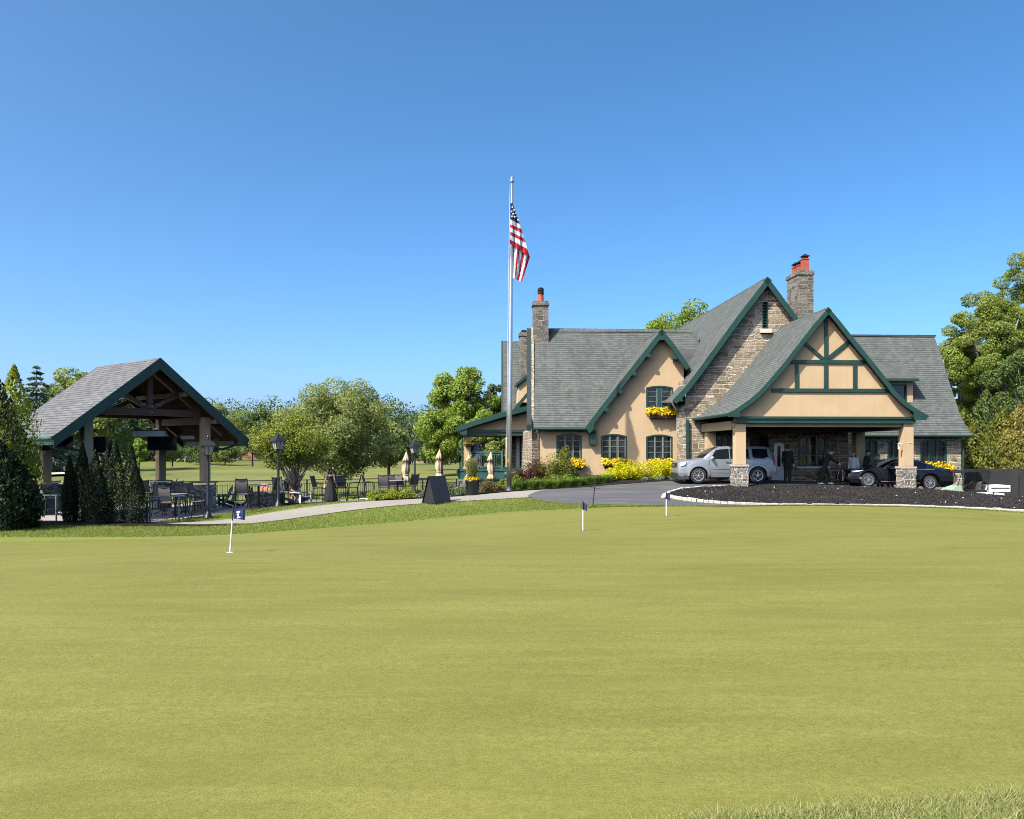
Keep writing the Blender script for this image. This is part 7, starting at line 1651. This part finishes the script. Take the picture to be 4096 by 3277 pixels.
# ------------------------------------------------------------------ people
def capsule_chain(mb, pts, rad, n=10): mb.tube(pts, rad, n); [mb.ball(p, r * .99, n, 6) for p, r in zip(pts, rad)]
def remesh(o, vox):
    m = o.modifiers.new('Remesh', 'REMESH'); m.mode = 'VOXEL'; m.voxel_size = vox; m.use_smooth_shade = True
    s = o.modifiers.new('Smooth', 'SMOOTH'); s.factor = .5; s.iterations = 3
def person(loc, rz, H, label, top=None, legs=None, hair=None, dress=None, lean=0.0, arms=None, long_hair=False, shoes=None, step=.0, skin_back=False, cap=False):
    """faces -y; arms: two (elbow, wrist) pairs; lean: forward tilt of the trunk (rad)"""
    r = empty('person', loc, rz, label, 'person', world=False); Z = Vector(); k = H / 1.75; r.scale = (k, k, k)
    hip = Vector((0, 0, .93)); up = Vector((0, -math.sin(lean), math.cos(lean))); fw = Vector((0, -math.cos(lean), -math.sin(lean)))
    T = lambda x, f, u: hip + Vector((x, 0, 0)) + fw * f + up * u
    neck, head = T(0, .0, .58), T(0, .03, .725); sh_ = [T(s * .175, 0, .50) for s in (-1, 1)]
    arms = arms or [(T(s * .23, -.02, .22), T(s * .25, .08, -.02)) for s in (-1, 1)]
    body = MB()
    body.loft([[T(math.cos(a) * rx, math.sin(a) * ry, u) for a in np.linspace(0, 6.2832, 17)[:-1]] for rx, ry, u in ((.10, .08, -.12), (.165, .115, -.04), (.16, .11, .05), (.135, .095, .18), (.155, .105, .32), (.175, .11, .43), (.15, .09, .52), (.06, .055, .57))])
    capsule_chain(body, [T(0, 0, .52), neck, T(0, .02, .64)], [.07, .055, .05]); body.ball(head, (.078, .098, .118), 16, 12); body.ball(head + fw * .04 - up * .06, (.055, .06, .06), 10, 8)
    body.obox(head + fw * .10 - up * .012, Vector((1, 0, 0)), fw, up, .013, .018, .022)
    for s in (-1, 1): body.ball(head + Vector((s * .08, 0, 0)) - up * .01, (.015, .022, .032), 8, 6)
    feet = []; knees = []
    for i, s in enumerate((-1, 1)):
        yk = -.03 - step * s * .5; ya = step * -s * .9 + .02; h0 = hip + Vector((s * .09, 0, -.04)); kn = Vector((s * .10, yk, .49)); an = Vector((s * .105, ya, .085)); feet.append(an); knees.append(kn)
        capsule_chain(body, [h0, h0.lerp(kn, .5), kn, kn.lerp(an, .35), an], [.088, .078, .056, .056, .038]); capsule_chain(body, [an - ZV * .03, an + Vector((0, -.09, -.05)), an + Vector((0, -.17, -.06))], [.04, .036, .026])
        el, wr = arms[i]; el, wr = Vector(el), Vector(wr); capsule_chain(body, [sh_[i], sh_[i].lerp(el, .5), el, el.lerp(wr, .35), wr], [.055, .046, .038, .038, .027])
        d = (wr - el).normalized(); sd = d.cross(fw); sd = sd.normalized() if sd.length > .1 else Vector((1, 0, 0)); nn = d.cross(sd)
        palm = wr + d * .05; body.obox(palm, d, sd, nn, .045, .038, .013)
        for f in range(4):
            b0 = wr + d * .09 + sd * (f - 1.5) * .019; Lf = (.068, .078, .073, .056)[f]; body.tube([b0, b0 + d * Lf * .55 + nn * .008, b0 + d * Lf + nn * .028], [.0095, .009, .0075], 6)
        t0_ = wr + d * .03 + sd * .036; body.tube([t0_, t0_ + d * .03 + sd * .03 + nn * .01, t0_ + d * .06 + sd * .035 + nn * .02], [.012, .011, .008], 6)
    bo = body.build('body', M['skin'], r, True, off=Z, uv=False); remesh(bo, .011)
    m = MB(); [m.ball(head + Vector((s * .032, 0, 0)) + fw * .088 + up * .012, .012, 8, 6) for s in (-1, 1)]; m.obox(head + fw * .094 - up * .055, Vector((1, 0, 0)), fw, up, .022, .006, .004); m.build('face_features', M['hair'], bo, True, off=Z, uv=False)
    if hair:
        m = MB(); m.ball(head - fw * .018 + up * .03, (.088, .10, .108), 14, 10)
        if long_hair:
            for k_ in range(9): x = (k_ - 4) * .014; capsule_chain(m, [head + Vector((x, 0, 0)) - fw * .06 + up * .02, head + Vector((x * 1.6, 0, 0)) - fw * .10 - up * .12, head + Vector((x * 1.9, 0, 0)) - fw * .105 - up * (.20 + .03 * ((k_ * 7) % 3))], [.032, .032, .014], 8)
        o = m.build('hair', M[hair], r, True, off=Z, uv=False); remesh(o, .014)
    if cap: m = MB(); m.ball(head + up * .055, (.093, .108, .085), 14, 9); m.obox(head + fw * .13 + up * .05, Vector((1, 0, 0)), fw, up, .07, .06, .008); m.build('cap', M['cloth_black'], r, True, off=Z, uv=False)
    if top:
        m = MB(); m.loft([[T(math.cos(a) * rx, math.sin(a) * ry, u) for a in np.linspace(0, 6.2832, 17)[:-1]] for rx, ry, u in ((.19, .145, -.10), (.185, .14, .0), (.165, .125, .18), (.18, .13, .32), (.20, .13, .43), (.17, .11, .53), (.075, .07, .575))])
        for i in range(2): el, wr = Vector(arms[i][0]), Vector(arms[i][1]); capsule_chain(m, [sh_[i], sh_[i].lerp(el, .5), el, el.lerp(wr, .5), wr.lerp(el, .06)], [.072, .062, .054, .050, .042])
        o = m.build('top', M[top], r, True, off=Z, uv=False); remesh(o, .016)
    if legs:
        m = MB(); m.loft([[T(math.cos(a) * rx, math.sin(a) * ry, u) for a in np.linspace(0, 6.2832, 17)[:-1]] for rx, ry, u in ((.12, .10, -.14), (.18, .13, -.05), (.172, .125, .06), (.155, .115, .1))])
        for i in range(2): h0 = hip + Vector(((-1, 1)[i] * .09, 0, -.04)); capsule_chain(m, [h0, h0.lerp(knees[i], .5), knees[i], knees[i].lerp(feet[i], .5), feet[i] + ZV * .0], [.105, .095, .075, .07, .06])
        o = m.build('trousers', M[legs], r, True, off=Z, uv=False); remesh(o, .016)
    if dress:
        m = MB(); n = 36; prof = [(.185, .125, 1.36), (.18, .13, 1.30), (.15, .115, 1.13), (.16, .13, 1.02), (.21, .18, .85), (.26, .22, .6), (.31, .27, .35), (.36, .32, .12), (.35, .31, .10)]
        m.loft([[Vector((math.cos(a) * rx * (1 + f * math.sin(a * 9)), math.sin(a) * ry * (1 + f * math.sin(a * 9)), z)) for a in np.linspace(0, 6.2832, n + 1)[:-1]] for (rx, ry, z), f in zip(prof, (0, 0, 0, .02, .05, .07, .08, .09, .06))]); m.build('dress', M[dress] if isinstance(dress, str) else dress, r, True, off=Z, uv=False)
    for i, an in enumerate(feet):
        m = MB(); capsule_chain(m, [an - ZV * .035 + Vector((0, .03, 0)), an + Vector((0, -.08, -.045)), an + Vector((0, -.18, -.055))], [.05, .046, .034], 8); m.build('shoe', M[shoes or 'cloth_black'], r, True, off=Z, uv=False)
    return r
p = gpt(1322, 38.6, .05); person(p, math.pi - .15, 1.66, 'woman seen from behind in a long strapless black dress walking on the patio', dress='cloth_black', hair='hair', long_hair=True, shoes='skin', step=.05, arms=[((-.24, .06, 1.16), (-.27, -.06, .95)), ((.25, .03, 1.16), (.29, .03, .92))])
p = on_patio(1176, 40.2); pr_ = person(p, .3, 1.74, 'man in grey shirt and tan trousers behind the small tree holding a dark jacket', 'cloth_grey', 'cloth_tan', 'hair_grey', arms=[((-.27, -.05, 1.17), (-.30, -.28, 1.1)), ((.24, .02, 1.16), (.26, -.05, .93))], step=.12)
a = pr_.matrix_basis @ Vector((-.30, -.33, 1.1)); a = Vector(p) + Matrix.Rotation(.3, 3, 'Z') @ Vector((-.31, -.34, 1.10)); mb = MB(); mb.loft([[a + Vector((math.cos(t) * q[0] * (1 + .2 * math.sin(3 * t)), math.sin(t) * q[1], q[2])) for t in np.linspace(0, 6.2832, 15)[:-1]] for q in ((.05, .04, .16), (.17, .1, .12), (.22, .12, -.05), (.2, .11, -.28), (.15, .1, -.42), (.06, .05, -.48))]); o = mb.build('jacket', M['cloth_black'], None, True, off=a); tag(o, 'dark jacket held by the man behind the small tree', 'jacket')
# on the porch
zd = zdk; P0 = lambda px, w, z: UW(uof(px, w), w, z)
fl = leafmat('floral_print', (.55, .09, .16), (.72, .62, .64), (.5, .2, .28), .1)
m_, nt, b = new_mat('floral_skirt'); v = nd(nt, 'ShaderNodeTexVoronoi'); v.inputs['Scale'].default_value = 9; L_(nt, mapping(nt, 'Object'), v.inputs['Vector']); sp_ = nd(nt, 'ShaderNodeSeparateColor'); L_(nt, v.outputs['Color'], sp_.inputs[0]); L_(nt, mixc(nt, ramp(nt, sp_.outputs[0], [(.45, 0), (.5, 1)]), (.50, .07, .15), (.70, .62, .64)), b.inputs['Base Color']); b.inputs['Roughness'].default_value = .9
person(P0(1912, 49.6, zd), .2, 1.62, 'woman with dark hair in a blue grey top and pink floral skirt on the porch', 'cloth_blue', None, 'hair', m_, long_hair=True, arms=[((-.25, -.05, 1.16), (-.2, -.27, 1.12)), ((.25, -.05, 1.16), (.2, -.27, 1.12))])
person(P0(1894, 50.6, zd), .8, 1.68, 'dark haired person in black beside the porch column', 'cloth_black', 'cloth_black', 'hair')
# under the porte-cochere and around the black car
gz = lambda x, y: zg(x, y) + .05
def at_px(px, Y): x = (px - CX) / F * Y; return Vector((x, Y, gz(x, Y)))
person(at_px(3150, 38.9), 2.6, 1.78, 'man in a dark suit standing behind the silver car with his back turned', 'cloth_black', 'cloth_black', 'hair')
person(at_px(3300, 38.6), 1.35, 1.72, 'person in black with white shoes leaning forward under the porte-cochere', 'cloth_black', 'cloth_black', 'hair', lean=.42, shoes='cloth_white', step=.27, arms=[((-.2, -.4, 1.15), (-.12, -.6, 1.02)), ((.2, -.4, 1.15), (.12, -.6, 1.0))])
person(at_px(3415, 40.0), -.6, 1.62, 'woman in a pale lilac top beyond the bonnet of the black car', 'cloth_white', 'cloth_black', 'hair', long_hair=True)
person(at_px(3462, 40.2), .95, 1.8, 'man in black suit and cap beside the black car', 'cloth_black', 'cloth_black', 'hair', cap=True, lean=.12)
person(at_px(3520, 40.4), -.9, 1.68, 'dark haired person behind the windscreen of the black car', 'cloth_mauve', 'cloth_black', 'hair', lean=.2)
person(at_px(3562, 40.6), 2.9, 1.6, 'grey haired person in mauve bending behind the roof of the black car', 'cloth_mauve', 'cloth_black', 'hair_grey', lean=.3)

c = BW(1868, 1776, 48.7); r = empty('hanging_basket', c, 0, 'half round flower basket on the porch column', 'flower basket'); mb = MB(); mb.loft([[c + Vector((math.cos(t) * q[0], math.sin(t) * q[0] - .02, q[1])) for t in np.linspace(math.pi, 2 * math.pi, 10)] for q in ((.03, -.22), (.15, -.14), (.2, 0))]); mb.build('basket', M['bark_dark'], r)
rng = np.random.default_rng(5); q_, _ = ballpts(160, rng, .2); C = np.array(c) + q_ * np.array([.26, .16, .14]) + np.array([0, -.08, .06]); V, Fq = leaves(C[:80], .09, rng, .6, .3); np_mesh('foliage', V, Fq, LM['brown'], r, c); V, Fq = leaves(C[80:], .09, rng, .9, .3); np_mesh('flowers', V, Fq, LM['flower'], r, c)
# ------------------------------------------------------------------ camera, sun, sky
cam = bpy.data.cameras.new('camera'); co = bpy.data.objects.new('camera', cam); COL.objects.link(co); SC.camera = co
co.location = (0, 0, HC); co.rotation_euler = (R(90), 0, 0); cam.sensor_width = 36; cam.lens = F / 4096 * 36; cam.shift_y = (HY - 1638.5) / 4096; cam.clip_start = .1; cam.clip_end = 5000
LX, LY, LZ = .65, .62, -1.0
el = math.atan2(1, math.hypot(LX, LY)); az = math.atan2(-LX, -LY)       # direction towards the sun
sun = bpy.data.lights.new('sun', 'SUN'); so = bpy.data.objects.new('sun', sun); COL.objects.link(so); sun.energy = 3.95; sun.angle = R(.53); sun.color = (1, .945, .86)
so.rotation_euler = Vector((LX, LY, LZ)).to_track_quat('-Z', 'Y').to_euler(); so.location = (-20, -20, 40)
w = bpy.data.worlds.new('World'); SC.world = w; w.use_nodes = True; nt = w.node_tree; bg = nt.nodes['Background']
sky = nt.nodes.new('ShaderNodeTexSky'); sky.sky_type = 'NISHITA'; sky.sun_disc = False; sky.sun_elevation = el; sky.sun_rotation = math.atan2(-LX, -LY)
sky.altitude = 0; sky.air_density = .5; sky.dust_density = 2.6; sky.ozone_density = 3
hs = nt.nodes.new('ShaderNodeHueSaturation'); hs.inputs['Saturation'].default_value = 1.25; hs.inputs['Hue'].default_value = .491; nt.links.new(sky.outputs[0], hs.inputs['Color']); nt.links.new(hs.outputs[0], bg.inputs[0]); bg.inputs[1].default_value = .15
SC.view_settings.view_transform = 'Standard'; SC.view_settings.look = 'None'; SC.view_settings.exposure = 1.12; SC.view_settings.gamma = 1
SC.cycles.max_bounces = 6; SC.cycles.transparent_max_bounces = 4; SC.cycles.diffuse_bounces = 0
SC.cycles.use_denoising = True; SC.cycles.denoiser = 'OPENIMAGEDENOISE'; SC.cycles.denoising_input_passes = 'RGB_ALBEDO_NORMAL'; SC.cycles.denoising_prefilter = 'NONE'; SC.cycles.filter_width = 1.0
